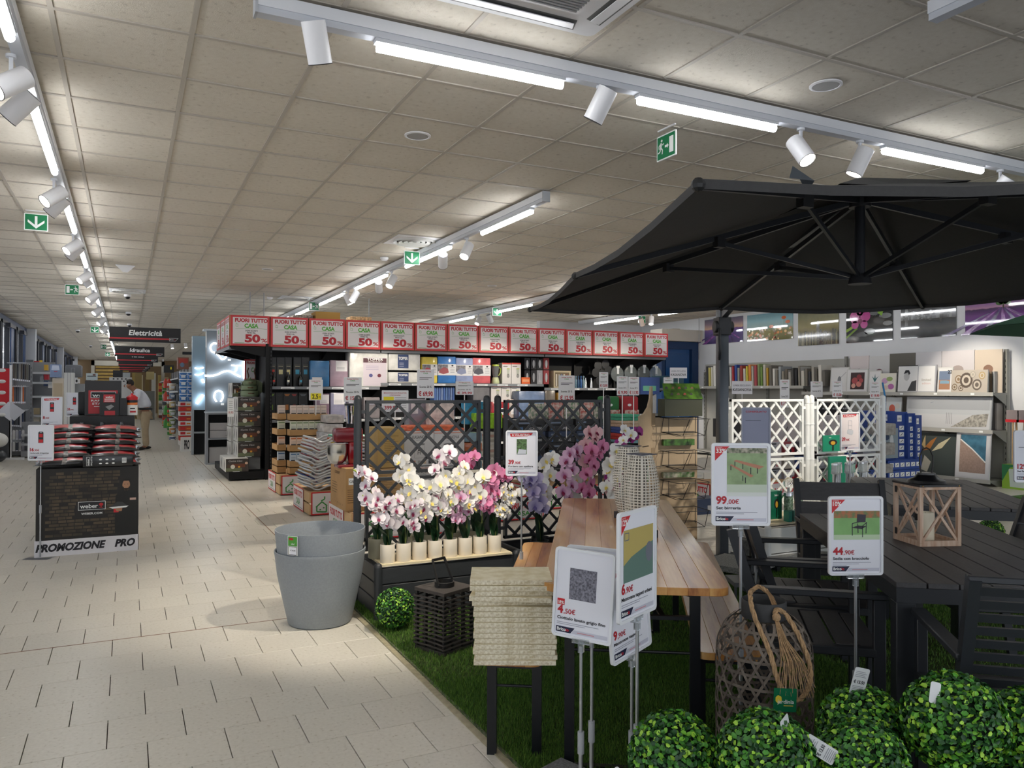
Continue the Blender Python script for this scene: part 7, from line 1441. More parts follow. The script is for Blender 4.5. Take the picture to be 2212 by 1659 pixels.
shelfunit(0,6.5,0,.6,[(.5,.0),(.95,.0),(1.4,.0),(1.85,.0)],'long grey shelf run on the right of the far aisle',loc=(1.52,27,0),rz=-PI/2,top=0,H_=2.3,col=RS,lip=mat('b9bcc0',.4),labels=False,slotw=1.3) ; shelfunit(0,16,0,.6,[(.5,.0),(.95,.0),(1.4,.0),(1.85,.0)],'far grey shelf run on the right of the aisle',loc=(1.52,44,0),rz=-PI/2,top=0,H_=2.3,col=RS,lip=mat('b9bcc0',.4),labels=False,slotw=2.0)
blk('top_carton','brown and red cartons on top of the aisle shelf','carton',384,408,772,797,21,'8a5a4a',.4,lambda q,W_,h,y:(q.rect(W_*.1,h*.5,W_*.9,h*.9,mat('b03a30',.5),y),q.ell(W_*.4,h*.35,W_*.2,h*.2,mat('6f86a0',.5),y-.001)),None); blk('top_sign','small black sign above the aisle cartons','sign',394,416,760,766,21,'1d1f24',.02); blk('top_carton','dark machine on the aisle shelf top','machine',354,376,789,805,27,'2b2c2e',.4,lambda q,W_,h,y:q.ell(W_*.7,h*.6,W_*.08,h*.2,YEL,y))
for i,(x,y) in enumerate(((372,752),(401,750),(352,782),(346,786))): a=P(x,y,CZ-.15); spot(a.x,a.y,(.1,-.3,-1),'small round spotlight over the far right side of the aisle, %s'%ORD[i],z=CZ,stem=.03)
# =============== WALL POSTERS ===============
PCO=dict(rough=.25,coat=1)
def poster(x0,x1,yt,yb,label,draw,bg):
    X=WX-.022; a=DX(x0,(yt+yb)/2,X); b=DX(x1,(yt+yb)/2,X); hi=min(3.15,DX((x0+x1)/2,yt,X).z); lo=DX((x0+x1)/2,yb,X).z; W_=a.y-b.y; h=hi-lo
    t=thing('wall_poster',label,'poster',(X,a.y,lo),-PI/2,'glossy posters on the white wall'); q=M(); q.box(0,W_,0,.018,0,h,bg(h)); q.obj('panel',t); q=M(); draw(q,W_,h,-.0008); q.obj('print',t)
rn=random.Random(5)
def g(st_,**k): return lambda h:grad(st_,2,0,h,rough=.04,coat=1,**k)
LV=mat('5a3f8a',.04,noise=.4,scale=9,coat=1,hex2='3a2a5c'); LV2=mat('8a4a9c',.04,noise=.4,scale=12,coat=1)
def lav(q,W_,h,y,tree=False):
    hz=h*.58
    for i in range(9):
        t0=(i-4)/4; q.poly([(W_*(.5+t0*.04),hz),(W_*(.5+t0*.04+.012),hz),(W_*(.5+t0*1.1+.09),0),(W_*(.5+t0*1.1-.02),0)] if -1<t0*1.1<.5 else [(W_*(.5+t0*.04),hz),(W_*(.5+t0*.04+.01),hz),(W_*min(1,max(0,.5+t0*.8+.05)),h*.15),(W_*min(1,max(0,.5+t0*.8)),h*.15)],LV if i%2 else LV2,y)
    if tree:
        G=mat('3f6a2c',.04,coat=1,noise=.3,scale=20)
        for dx,dz,r in ((0,.14,.075),(-.05,.1,.05),(.05,.1,.05),(.0,.19,.05)): q.ell(W_*.52+dx*W_,hz+dz*h,r*W_,r*h*1.1,G,y-.0006)
        q.rect(W_*.51,hz-.02*h,W_*.53,hz+.08*h,mat('3a2a1c',.1),y-.0005)
poster(1522,1604,687,741,'poster of a lavender field at dusk, half behind the parasol pole',lambda q,W_,h,y:lav(q,W_,h,y),g([(0,'3c2f66'),(.4,'5d4a8f'),(.56,'7a5a94'),(.6,'c9a58c'),(.8,'8d7a8c'),(1,'6a6a80')],noise=.1))
def poppy(q,W_,h,y):
    for i in range(60):
        x=rn.uniform(.02,.98)*W_; z=rn.uniform(.02,.42)*h; r=rn.uniform(.012,.03)*W_; q.ell(x,z,r,r*.8,mat(rn.choice(['d8893c','c9622c','e0b06a','d8cfa8','8a9a4c','7c5a2c']),.1,coat=1),y-.0003*(i%4),8)
    for x,z in ((.82,.78),(.9,.62),(.55,.5)): q.line(W_*x,h*.2,W_*x,h*z,.008,mat('6a7a3c',.1),y); q.ell(W_*x,h*z,W_*.05,h*.06,mat('d0683a',.1,coat=1),y-.001)
poster(1614,1712,676,735,'poster of orange flowers in a meadow under a pale blue sky',poppy,g([(0,'6d6a3c'),(.35,'a39a6a'),(.5,'a8c0bc'),(.75,'8fb9c4'),(1,'7fa9b8')],noise=.15))
def city(cols,tower=True,base=.3,n=34):
    def f(q,W_,h,y):
        for i in range(n):
            x=i/n*W_; w_=W_/n*1.3; z=h*(base+rn.uniform(.0,.16)); q.rect(x,0,min(x+w_,W_),z,mat(rn.choice(cols),.05,coat=1),y-.0003*(i%3))
        if tower: q.poly([(W_*.47,0),(W_*.55,0),(W_*.55,h*.55),(W_*.53,h*.7),(W_*.513,h*.72),(W_*.51,h*.86),(W_*.507,h*.72),(W_*.49,h*.7),(W_*.47,h*.55)],mat(cols[0],.05,coat=1),y-.0012)
        for i in range(90): x=rn.uniform(.02,.97)*W_; z=rn.uniform(.02,.4)*h; q.rect(x,z,x+.008,z+.02,mat(cols[-1],.1),y-.0014)
    return f
poster(1724,1811,672,745,'poster of a hazy city skyline with a tall tower',city(['4c4c40','3a3b34','5c5a48','2c2d28','8a8468']),g([(0,'2f302b'),(.3,'5a5848'),(.55,'a59c74'),(.8,'8b8a6c'),(1,'6d6e58')],noise=.2))
def zen(q,W_,h,y):
    for x,z,a,b in ((.15,.1,.15,.1),(.35,.22,.13,.08),(.52,.3,.12,.09),(.72,.6,.12,.09),(.85,.72,.13,.08),(.62,.82,.1,.06),(.9,.5,.1,.07)): q.ell(W_*x,h*z,W_*a,h*b,mat(rn.choice(['3a3c3e','55585a','6d7072','2c2d2f']),.06,coat=1),y-.0004)
    PK=mat('b8438f',.06,coat=1); 
    for x,z,a,b in ((.2,.75,.12,.18),(.42,.76,.12,.17),(.31,.9,.08,.12),(.2,.52,.08,.12),(.4,.52,.08,.12)): q.ell(W_*x,h*z,W_*a,h*b,PK,y-.0012)
    q.ell(W_*.31,h*.62,W_*.05,h*.08,mat('7a1c50',.1),y-.0016)
    q.line(0,h*.35,W_*.2,h*.1+h*.4,h*.08,mat('8fae3c',.06,coat=1),y-.0008); q.line(0,h*.15,W_*.25,h*.42,h*.06,mat('6d8f2c',.06,coat=1),y-.0009); q.poly([(W_*.65,h),(W_*.85,h),(W_*.78,h*.72),(W_*.7,h*.8)],mat('7fae3a',.06,coat=1),y-.0008)
poster(1828,1928,664,738,'poster of a magenta orchid with dark stones',zen,g([(0,'4d4f50'),(.5,'3a3c3e'),(1,'232426')],noise=.4,nscale=60))
def bridge(q,W_,h,y):
    for i in range(26): x=i/26*W_; q.rect(x,h*.52,x+W_/24,h*(.55+rn.uniform(0,.22)),mat(rn.choice(['5a5d60','45484b','75787b']),.05,coat=1),y-.0003*(i%3))
    D=mat('17181a',.05,coat=1); q.rect(W_*.08,h*.35,W_*.14,h*.95,D,y-.0012); q.rect(W_*.72,h*.38,W_*.77,h*.62,D,y-.0012); q.line(0,h*.52,W_,h*.5,h*.02,D,y-.0013)
    pts=[(x/10,.9-1.55*(x/10-.11)+ 1.25*(x/10-.11)**2) for x in range(1,8)]; [q.line(W_*a[0],h*a[1],W_*b_[0],h*b_[1],h*.01,D,y-.0014) for a,b_ in zip(pts,pts[1:])]
poster(1946,2065,651,728,'black and white poster of a suspension bridge and city',bridge,g([(0,'2b2d30'),(.25,'6a6d70'),(.5,'4a4d50'),(.52,'8a8d90'),(1,'2e3033')],noise=.15))
poster(2085,2260,622,718,'large poster of a lone tree in a purple lavender field',lambda q,W_,h,y:lav(q,W_*.95,h,y,True),g([(0,'4a1f6a'),(.4,'6a2f86'),(.57,'4a3a5c'),(.6,'b58aa8'),(.75,'7a5a9c'),(1,'3f3560')],noise=.12))
# =============== WALL SHELVES WITH PICTURES ===============
SG2=mat('8f8f89',.5); SL2=mat('b4b3ad',.4)
Y0=14.4; XF=11.85
t=thing('wall_shelf','long beige grey wall shelf unit full of picture frames','shelf',(WX-.02,Y0,0),-PI/2); Ls=Y0-7.35; 
q=M(); q.box(0,Ls,-.03,-.005,.1,2.08,mat('a9a8a2',.6,bump=.3,bscale=200)); q.obj('back_panel',t)
for i in range(8): x=min(max(Ls*i/7,.02),Ls-.03); q=M(); q.box(x-.02,x+.03,-.08,-.03,0,2.12 if i>3 else 1.9,SG2); [q.box(x,x+.01,-.081,-.08,z,z+.04,INK) for z in np.arange(.3,2.0,.09)]; q.obj('upright',t)
for z,dp,xa in ((.1,.5,0),(.86,.43,2.2),(1.44,.42,3.3),(1.56,.38,0)):
    xb=Ls-.0 if z!=1.56 else 3.3; q=M(); q.box(xa,xb,-dp,-.08,z-.03,z,SG2); q.box(xa,xb,-dp-.015,-dp,z-.05,z+.01,SL2); s=q.obj('shelf_board',t)
    for x in (xa+.01,xb-.01): p=M(); p.add([(x,-dp+.02,z-.03),(x,-.08,z-.03),(x,-.08,z-.2),(x,-.12,z-.18),(x+.004,-dp+.02,z-.03),(x+.004,-.08,z-.03),(x+.004,-.08,z-.2),(x+.004,-.12,z-.18)],[(0,1,2,3),(7,6,5,4),(0,4,5,1),(1,5,6,2),(2,6,7,3),(3,7,4,0)],SG2); p.obj('bracket',s)
    p=M(); [p.rect(x,z-.035,x+.06,z-.005,SW,-dp-.0165) for x in np.arange(xa+.3,xb-.2,.62)]; p.obj('price_strip',s)
def spine(i,px,top,Y,wd,c,face=True,z=1.56,dep=.32,lean=.0,xo=.04):
    q=M(); h=top; q.box(0,dep,0,wd,0,h,mat(c,.5)); 
    t=q.obj('picture_frame',None,(XF+xo,Y,z+.002),rot=(lean,0,0),label=i,cat='picture frame',group='picture frames standing on the wall shelf',)
    if face: p=M(); p.rect(.02,.02,dep-.02,h-.02,mat('b9b8b6',.5),-.001); p.rect(.08,.08,dep-.08,h-.12,mat('8f8e8c',.5),-.0016); p.text('50x70',dep/2,h-.09,.03,INK,-.0018,'c'); p.obj('insert',t)
cs=['3a3b3e','c9bd6a','d8d4c8','e2e0da','b9b4a6','4a6a9c','b8b2a4','5a6a70','34363a','d0d0cc','b03038','2f4f9c','a8a49a','9c3a34','e0dcd0','d8c94a','e08a3c','c9c4b8','b04a54','8aa06a','7a9a4c','c4bfb2','c9a23a','6f6a62','e2dfd6','857f74','9aa0a4','a39c8e','6a6358','b4b0a6','4c4a48','2c2d30','8a8478','c6c2b8','746e64','3f4146','a8a296','5c5850','d4d0c6','6c6860']
y=13.95
for i,c in enumerate(cs):
    h=(.46,.42,.44,.47,.4,.45,.38,.43)[i%8] if i<24 else (.36,.33,.4,.3,.34,.28)[i%6]; wd=(.055,.07,.05,.08,.06)[i%5]*1.0; spine('picture frame with %s spine, %s in the wall shelf row'%(('dark','pale yellow','cream','white','beige','blue','grey','slate')[i%8],ORD[i]),0,h,y-wd,wd*.85,c,i%4==0,lean=-.03); y-=wd+.022
# pictures facing the room
def pic(x0,x1,y0,y1,X,label,draw,bgc='dcdcdc',frame_='c9c9c6',fw_=.02,z=None,lean=.08,dep=.025):
    a=DX(x0,(y0+y1)/2,X);b=DX(x1,(y0+y1)/2,X); lo=DX((x0+x1)/2,y1,X).z if z is None else z; hi=DX((x0+x1)/2,y0,X).z; W_=a.y-b.y;h=hi-lo
    t=thing('framed_picture',label,'picture',(X,a.y,lo),0,'pictures on the wall shelves',rot=(0,0,-PI/2)); q=M(); q.xf=Matrix.Rotation(-lean,4,'X'); q.box(0,W_,0,dep,0,h,mat(frame_,.4)); q.obj('frame',t)
    q=M(); q.xf=Matrix.Rotation(-lean,4,'X'); q.rect(fw_,fw_,W_-fw_,h-fw_,mat(bgc,.3),-.001); draw(q,W_,h,-.0018); q.obj('print',t)
def blob(c,*L): return lambda q,W_,h,y:[q.ell(W_*a,h*b,W_*r,h*s,mat(c if isinstance(c,str) else c[i%len(c)],.5),y-.0003*i) for i,(a,b,r,s) in enumerate(L)]
Z2=1.442; XP=11.93
pic(1792,1832,793,838,XP,'print of a bird on a twig in a white frame',lambda q,W_,h,y:(q.line(W_*.2,h*.3,W_*.85,h*.8,.008,GREYINK,y),q.ell(W_*.5,h*.5,W_*.1,h*.14,mat('8c8f94',.5),y),q.line(W_*.4,h*.2,W_*.5,h*.45,.006,INK,y)),z=Z2)
pic(1827,1873,797,839,XP-.02,'print of dark red dahlias in a white frame',lambda q,W_,h,y:(q.rect(W_*.2,h*.12,W_*.85,h*.85,mat('3a2428',.5),y),blob(['a84a4c','c97a70','8a3038','d8a090'],(.4,.5,.14,.14),(.6,.35,.13,.12),(.6,.65,.12,.12),(.35,.28,.1,.1),(.7,.5,.1,.1))(q,W_,h,y-.0005)),z=Z2)
pic(1875,1902,800,838,XP,'print of a pineapple in a pale frame',lambda q,W_,h,y:(q.ell(W_*.5,h*.32,W_*.16,h*.16,mat('c98a2c',.5),y),q.poly([(W_*.5,h*.45),(W_*.25,h*.75),(W_*.45,h*.62),(W_*.5,h*.85),(W_*.56,h*.62),(W_*.78,h*.75)],mat('2f6a70',.5),y)),z=Z2)
pic(1900,1934,806,838,XP-.02,'small canvas with pink and green blossoms',blob(['c9a0c4','9ab06a','b46aa8','d8c4b8'],(.3,.6,.2,.15),(.6,.7,.2,.12),(.7,.3,.2,.15),(.35,.25,.2,.12)),'e0ddd0',fw_=0,z=Z2)
pic(1937,1982,789,838,XP,'black framed drawing of a face in profile',lambda q,W_,h,y:(q.ell(W_*.45,h*.6,W_*.14,h*.17,mat('b9b9b9',.5),y),q.poly([(W_*.3,h*.68),(W_*.38,h*.82),(W_*.55,h*.82),(W_*.62,h*.7),(W_*.55,h*.64),(W_*.5,h*.74)],INK,y-.0005),q.poly([(W_*.5,h*.05),(W_*.92,h*.05),(W_*.92,h*.45),(W_*.7,h*.4)],mat('3a3b3e',.5),y)),frame_='1d1e20',fw_=.015,z=Z2)
pic(1980,2020,788,836,XP-.02,'pale print lettered limited edition',lambda q,W_,h,y:(q.text('limited',W_*.5,h*.42,h*.09,mat('a8a49c',.5),y,'c',bold=.03,w=W_*.5),q.text('edition',W_*.5,h*.3,h*.08,mat('c9a49c',.5),y,'c',w=W_*.45)),z=Z2,frame_='a9aab0')
pic(2024,2056,793,837,XP,'framed picture of a car with the number 22',lambda q,W_,h,y:(q.rect(W_*.1,h*.12,W_*.85,h*.5,mat('a87c60',.5),y),q.rect(W_*.1,h*.5,W_*.85,h*.85,mat('6f7f98',.5),y),q.poly([(W_*.15,h*.35),(W_*.8,h*.35),(W_*.8,h*.45),(W_*.6,h*.48),(W_*.2,h*.48)],mat('7fa0b4',.5),y-.0005),q.text('22',W_*.82,h*.75,h*.13,INK,y-.001,'c',bold=.03)),z=Z2)
pic(2054,2132,799,838,XP-.03,'wide canvas of brown ring patterns',lambda q,W_,h,y:[(q.ell(W_*a,h*b,W_*r,h*r*1.9,mat(c,.5),y-.0004*i),q.ell(W_*a,h*b,W_*r*.7,h*r*1.33,mat('c6bcae',.5),y-.0004*i-.0002),q.ell(W_*a,h*b,W_*r*.4,h*r*.76,mat(c,.5),y-.0004*i-.0003)) for i,(a,b,r,c) in enumerate(((.2,.6,.1,'8a7458'),(.42,.55,.18,'5c5046'),(.72,.35,.13,'6a6058'),(.85,.75,.09,'b09a70'),(.1,.25,.08,'7a6a54'),(.6,.8,.08,'a8a296'),(.28,.2,.07,'6a5c4c')))],'b9b0a4',fw_=0,z=Z2)
XB=12.12
for i,(x0,x1,y0,c,dc,n) in enumerate(((1835,1876,769,'d8cfcf','6a5a5a','small heron'),(1877,1921,769,'cfcfd0','7a5a60','pale still life'),(1921,1976,763,'5a5850','c4bda8','dark plant'),(1977,2033,760,'c9c8cc','4a4a4c','bedroom scene'),(2034,2104,757,'cfcacc','a89c98','misty landscape'),(2105,2164,755,'cdbfae','8a6a58','horse drawings'))):
    pic(x0,x1,y0,812,XB,'large unframed canvas of a %s at the back of the top shelf'%n,blob([dc,c],(.5,.55,.18,.1),(.6,.35,.1,.08),(.35,.35,.12,.06)),c,frame_=c,fw_=0,z=Z2,lean=0.02)
for i in range(7): c=('8f8a80','b9b4a8','5a5c60','3a5a7a','d0ccc2','7a6a58','9a9c9e')[i]; spine('thin frame at the right end of the upper picture shelf, %s'%ORD[i],0,.33,7.72-i*.045,.03,c,False,z=Z2,dep=.16,xo=.2)
for i in range(9): c=('6c6a68','a8a29c','8a8480','c3beb8','5a5654','94908c','b5b0aa','7a7674','aaa49e')[i]; spine('thin grey frame at the right end of the middle picture shelf, %s'%ORD[i],0,.42,7.78-i*.045,.03,c,False,z=.862,dep=.16,xo=.2)
pic(1956,2140,857,916,XP-.05,'wide pale picture of a beach path through dunes',lambda q,W_,h,y:(q.rect(W_*.02,h*.6,W_*.98,h*.97,mat('a9acb0',.3),y),q.rect(W_*.02,h*.02,W_*.98,h*.45,mat('c9cacc',.3),y),q.poly([(W_*.55,h*.05),(W_*.95,h*.1),(W_*.97,h*.5),(W_*.8,h*.45)],mat('a19d94',.4,noise=.4,scale=30),y-.0005),[q.line(W_*(.5+.02*i),h*.15,W_*(.5+.02*i),h*.5,.006,mat('77787a',.5),y-.0008) for i in range(4)],q.line(W_*.3,h*.8,W_*.34,h*.83,.008,GREYINK,y-.0008)),'bfc3c6',frame_='a8abae',z=.862)
pic(1912,1945,858,892,XP,'canvas with red and blue brush strokes',blob(['c9604c','d8a07a','5a8ab0','d8d4cc'],(.4,.6,.2,.15),(.6,.4,.2,.1),(.3,.3,.15,.12),(.75,.7,.15,.1)),'d5dadc',fw_=0,z=.862)
pic(1988,2062,936,1020,XP-.08,'dark canvas with orange and cream banana leaves',lambda q,W_,h,y:(q.poly([(W_*.0,h*.55),(W_*.25,h*.6),(W_*.45,h*.92),(W_*.25,h*.8)],mat('b5763c',.5),y),q.poly([(W_*.3,h*.55),(W_*.6,h*.65),(W_*.85,h*.93),(W_*.5,h*.75)],mat('d5cba8',.5),y),q.poly([(W_*.0,h*.7),(W_*.1,h*.95),(W_*.12,h*.6)],mat('c9b080',.5),y),q.poly([(W_*.0,h*.1),(W_*.2,h*.05),(W_*.3,h*.3),(W_*.1,h*.45)],mat('c4c0b0',.5),y)),'4a5250',frame_='3a3d3c',fw_=0,z=.102)
pic(2062,2136,929,1020,XP-.12,'white framed aerial picture of a beach wrapped in film',lambda q,W_,h,y:(q.rect(W_*.12,h*.12,W_*.88,h*.9,mat('a89084',.4,noise=.1,scale=40),y),q.poly([(W_*.88,h*.35),(W_*.88,h*.9),(W_*.14,h*.9),(W_*.14,h*.8),(W_*.5,h*.6)],mat('4a7890',.3,noise=.25,scale=9),y-.0005),q.line(W_*.13,h*.8,W_*.5,h*.6,.02,SW,y-.0008),q.line(W_*.5,h*.6,W_*.88,h*.35,.02,SW,y-.0008)),'dddddf',frame_='d5d5d8',z=.102)
# brooms at the right
t=thing('broom_display','green display carton of brooms with wooden handles at the right wall','display',(11.9,7.25,0.0),-PI/2); q=M(); q.box(0,.62,0,.35,0,.36,mat('8fb83c',.5)); q.obj('carton',t)
q=M(); q.poly([(.12,.03),(.5,.03),(.56,.3),(.1,.3)],mat('c9d6cc',.5),-.001); q.poly([(0,.1),(.12,.32),(.3,.36),(0,.36)],mat('2f7a4c',.5),-.0014); q.rect(.2,.28,.4,.32,RED,-.0018); q.rect(.4,.28,.55,.31,YEL,-.0018); q.ell(.33,.14,.03,.03,DRED,-.0018); q.obj('print',t)
for i in range(7):
    q=M(); x=.08+i*.075; q.cyl((x,.12+.05*(i%3),.1),(x+.03*(-1)**i,.1+.05*(i%3),1.0),.014,.014,mat('c3a27c',.6),8); b=q.obj('broom_handle',t)
    q=M(); q.box(x-.1+.03*(-1)**i,x+.1+.03*(-1)**i,.07+.05*(i%3),.13+.05*(i%3),1.0,1.04,RED if i%3==0 else mat('8a8484',.6)); q.box(x-.09+.03*(-1)**i,x+.09+.03*(-1)**i,.08+.05*(i%3),.12+.05*(i%3),1.04,1.18,mat('8a7f80',.7)); q.obj('broom_head',b)
q=M(); q.box(10.9,12.25,5.2,6.55,.0,.02,mat('3f6a2a',.9)); q.obj('grass_mat',None,label='strip of green grass mat along the right wall',cat='mat')
# =============== GOODS BEHIND THE WHITE TRELLISES ===============
def tools(q,W_,h,y): q.text('KASANOVA' if 0 else 'GRANDE',W_*.5,h*.82,h*.08,INK,y,'c',w=W_*.6); [(q.line(W_*(.25+.2*(i%3)),h*(.15+.3*(i//3)),W_*(.4+.2*(i%3)),h*(.35+.3*(i//3)),.012,(DRED,INK)[i%2],y),q.ell(W_*(.25+.2*(i%3)),h*(.15+.3*(i//3)),.025,.025,(DRED,GREYP)[i%2],y)) for i in range(6)]
for j in range(5):
    for i in range(2):
        fb('tool_carton','white carton with tool pictures behind the white trellis, column %s, %s'%(ORD[j],('upper','lower')[i]),'carton',1640+j*44+(6 if j%2 else 0),1676+j*44,898+i*64,958+i*64,9.2-.25*j,.4,mat('bdb9bc',.5),tools,'white tool cartons',z0=None)
def blu(q,W_,h,y):
    q.rect(W_*.12,h*.8,W_*.5,h*.93,SW,y); q.text('OPEN',W_*.31,h*.83,h*.05,INK,y-.0006,'c',w=W_*.3)
    for i in range(5): q.rect(W_*.3,h*(.06+.14*i),W_*.7,h*(.15+.14*i),SW,y); q.line(W_*.4,h*(.08+.14*i),W_*.6,h*(.13+.14*i),.01,INK,y-.0006)
for i,(x0,x1,y0,y1,Y) in enumerate(((1935,1960,890,992,8.15),(1961,1977,893,992,8.1),(1978,1991,897,992,8.05),(1905,1934,888,992,8.3))): fb('blue_carton','tall blue carton with white pictures, %s right of the white trellis'%ORD[i],'carton',x0,x1,y0,y1,Y,.45,mat('2c4a94',.45),blu,'tall blue cartons')
def blu2(q,W_,h,y): [ (q.rect(W_*(.05+.16*i),h*.3,W_*(.17+.16*i),h*.75,SW,y), q.line(W_*(.08+.16*i),h*.4,W_*(.14+.16*i),h*.65,.008,INK,y-.0006)) for i in range(6)]
for i in range(2): fb('blue_carton','long flat blue carton, %s beneath the tall blue ones'%('upper','lower')[i],'carton',1918,1990,994+i*21,1014+i*21,7.95,.5,mat('2f4f9c',.45),blu2,'flat blue cartons')
fb('sale_band','white and red VOLT band under the blue cartons','sign',1878,1946,1036,1062,7.9,.5,mat('d8d4d6',.5),lambda q,W_,h,y:(q.rect(0,h*.85,W_,h,RED,y),q.text('VOLT',W_*.65,h*.4,h*.4,DRED,y,'c',bold=.05,w=W_*.35)),z0=.0)
for i,(x0,x1,y0,y1) in enumerate(((1911,1936,915,940),(1908,1934,957,983),(1908,1930,1003,1022))): drape('folded grey patterned rug end, %s from the top by the blue cartons'%ORD[i],x0,x1,y0,y1,7.8,'9a9894',.3,'rolled_rug',cat='rug',group='grey rug ends')
fb('grey_case','grey and teal carton front with a lamp picture','carton',1905,1940,925,990,7.9,.3,mat('8a9aa4',.5),blob(['c9d0d4','3a4f70'],(.6,.5,.12,.3),(.3,.7,.15,.1)))
for i in range(3): fb('black_carton','black carton high behind the second white trellis, %s'%ORD[i],'carton',1772+i*22,1793+i*22,870,905,9.0,.3,mat('1a1a1c',.4),lambda q,W_,h,y:(q.text('AUDIO',W_*.5,h*.6,h*.1,SW,y,'c',w=W_*.6),q.ell(W_*.5,h*.3,W_*.15,h*.12,GREYP,y)),'black cartons')
for i,(x0,x1,c) in enumerate(((1570,1600,'2b2b2d'),(1570,1598,'6a625a'))): blk('dark_goods','dark appliance behind the first white trellis, %s'%('upper','lower')[i],'appliance',x0,x1,905+i*60,945+i*60,8.8,c,.3)
for i in range(2): blk('navy_carton','navy carton on the shelf behind the wooden rack, %s'%('left','right')[i],'carton',1385+i*46,1425+i*52,(815,812)[i],(852,838)[i],10.5,('1f3566','2a4f5f')[i],.3,lambda q,W_,h,y:q.rect(W_*.1,h*.2,W_*.8,h*.5,mat('4a7f6c',.5),y))
q=M(); b=DY(1912,860,8.4); q.tube([(0,0,0),(.0,0,.75),(-.02,0,.85),(-.06,0,1.0)],.014,mat('2f7ab5',.4),8); q.obj('mop_handle',None,(b.x,b.y,.6),smooth=60,label='blue topped handle sticking up over the white trellis',cat='handle')
# solar lamps etc. on the white planters
def solarpr(q,W_,h,y): q.text('Solar',W_*.3,h*.82,h*.07,SW,y,bold=.02); q.ell(W_*.5,h*.55,W_*.22,h*.18,mat('20201c',.4),y); q.ell(W_*.5,h*.52,W_*.12,h*.12,mat('c99a2c',.4),y-.0006); q.rect(W_*.46,h*.05,W_*.54,h*.4,mat('15150f',.4),y)
fb('solar_box','green solar torch carton standing on the white planter','carton',1666,1689,1061,1136,4.95,.12,mat('0d6b50',.4),solarpr,z0=.365)
fb('solar_box','tall green display board behind the steel lamps','display',1792,1828,986,1062,5.18,.02,mat('0f7a60',.4),None); fb('solar_box','green solar card slanted on the trellis of the second planter','card',1778,1820,940,975,5.2,.01,mat('0f8060',.4),solarpr)
q=M(); q.box(4.74,6.75,4.79,5.25,.345,.362,mat('cfc2a4',.6)); q.obj('wooden_board',None,label='pale board lying over both white planters',cat='board')
for i in range(9):
    b=DY(1800+i*9.5,1060,4.92); t=thing('solar_lamp','steel solar garden lamp in clear sleeve, %s from the left in the rack'%ORD[i],'lamp',(b.x,4.9+.03*(i%3),.363),0,'steel solar lamps'); q=M(); q.cyl((0,0,0),(0,0,.36),.024,.024,CHROME,10); q.cyl((0,0,.36),(0,0,.44),.034,.03,CLEARP,12); q.obj('tube',t,smooth=40); q=M(); q.cyl((0,0,.44),(0,0,.455),.033,.03,CHROME,12); q.obj('cap',t)
    if i in(2,6): q=M(); q.poly([(-.06,.14),(0,.08),(.06,.15),(0,.21)],mat('17646a',.4),-.035); q.obj('hang_tag',t)
for i in range(3):
    b=DY(1702+i*12,1130,4.9); t=thing('glass_globe_lamp','solar globe lamp on a steel jar, %s of three left on the white planter'%ORD[i],'lamp',(b.x,4.9+.05*(i%2),.363),0,'solar globe lamps'); q=M(); q.cyl((0,0,0),(0,0,.2),.033,.033,mat('9ab0a0',.3,noise=.5,scale=60,hex2='3a5a40'),14); q.obj('jar',t); q=M(); q.cyl((0,0,.2),(0,0,.225),.036,.034,CHROME,14); q.cyl((0,0,.225),(0,0,.27),.006,.006,CHROME,8); q.obj('cap',t); q=M(); q.sph((0,0,.31),.042,GLASS,14,10); q.obj('globe',t,smooth=80)
for i in range(4):
    b=DY(1700+i*11,1137,4.83); q=M(); q.box(-.018,.018,-.03,.03,0,.09,mat(('0f7a68','5a8a80','0f7a68','178074')[i],.3)); q.obj('small_solar_pack',None,(b.x,4.82,.363),label='small green pack in front of the globe lamps, %s from the left'%ORD[i],cat='pack')
# =============== WOODEN RACK WITH WIRE BASKETS ===============
PLY=mat('b9a489',.7,noise=.05,scale=6); t=thing('wooden_rack','plywood display rack with black wire baskets behind the beer table','display',(4.0,5.95,0),R(-8))
a=DY(1380,1000,5.95); t.location=(a.x,5.95,0); sd=DY(1443,1000,5.95).x-a.x; bk=DY(1560,1000,6.35).x-a.x
q=M(); pts=[(0,0),(.30,0),(.30,1.5),(.26,1.5),(.24,1.38),(.19,1.3),(.1,1.24),(0,1.22)]
q.prism(pts,-.008,.008,PLY); sdp=q.obj('side_panel',t,(0,0,0),rz=R(38)); sx,sy=.30*math.cos(R(38)),.30*math.sin(R(38))
q=M(); q.box(sx,sx+.5,sy,sy+.014,.0,1.2,PLY); q.obj('back_panel',t)
for z in (.5,.85,1.18): q=M(); q.box(sx-.02,sx+.02,sy-.03,sy-.0,z-.06,z+.06,mat('a08b70',.7)); q.obj('joint',t)
q=M(); q.box(.06,.2,-.012,-.006,.93,.936,BLACK); q.obj('pin',sdp)
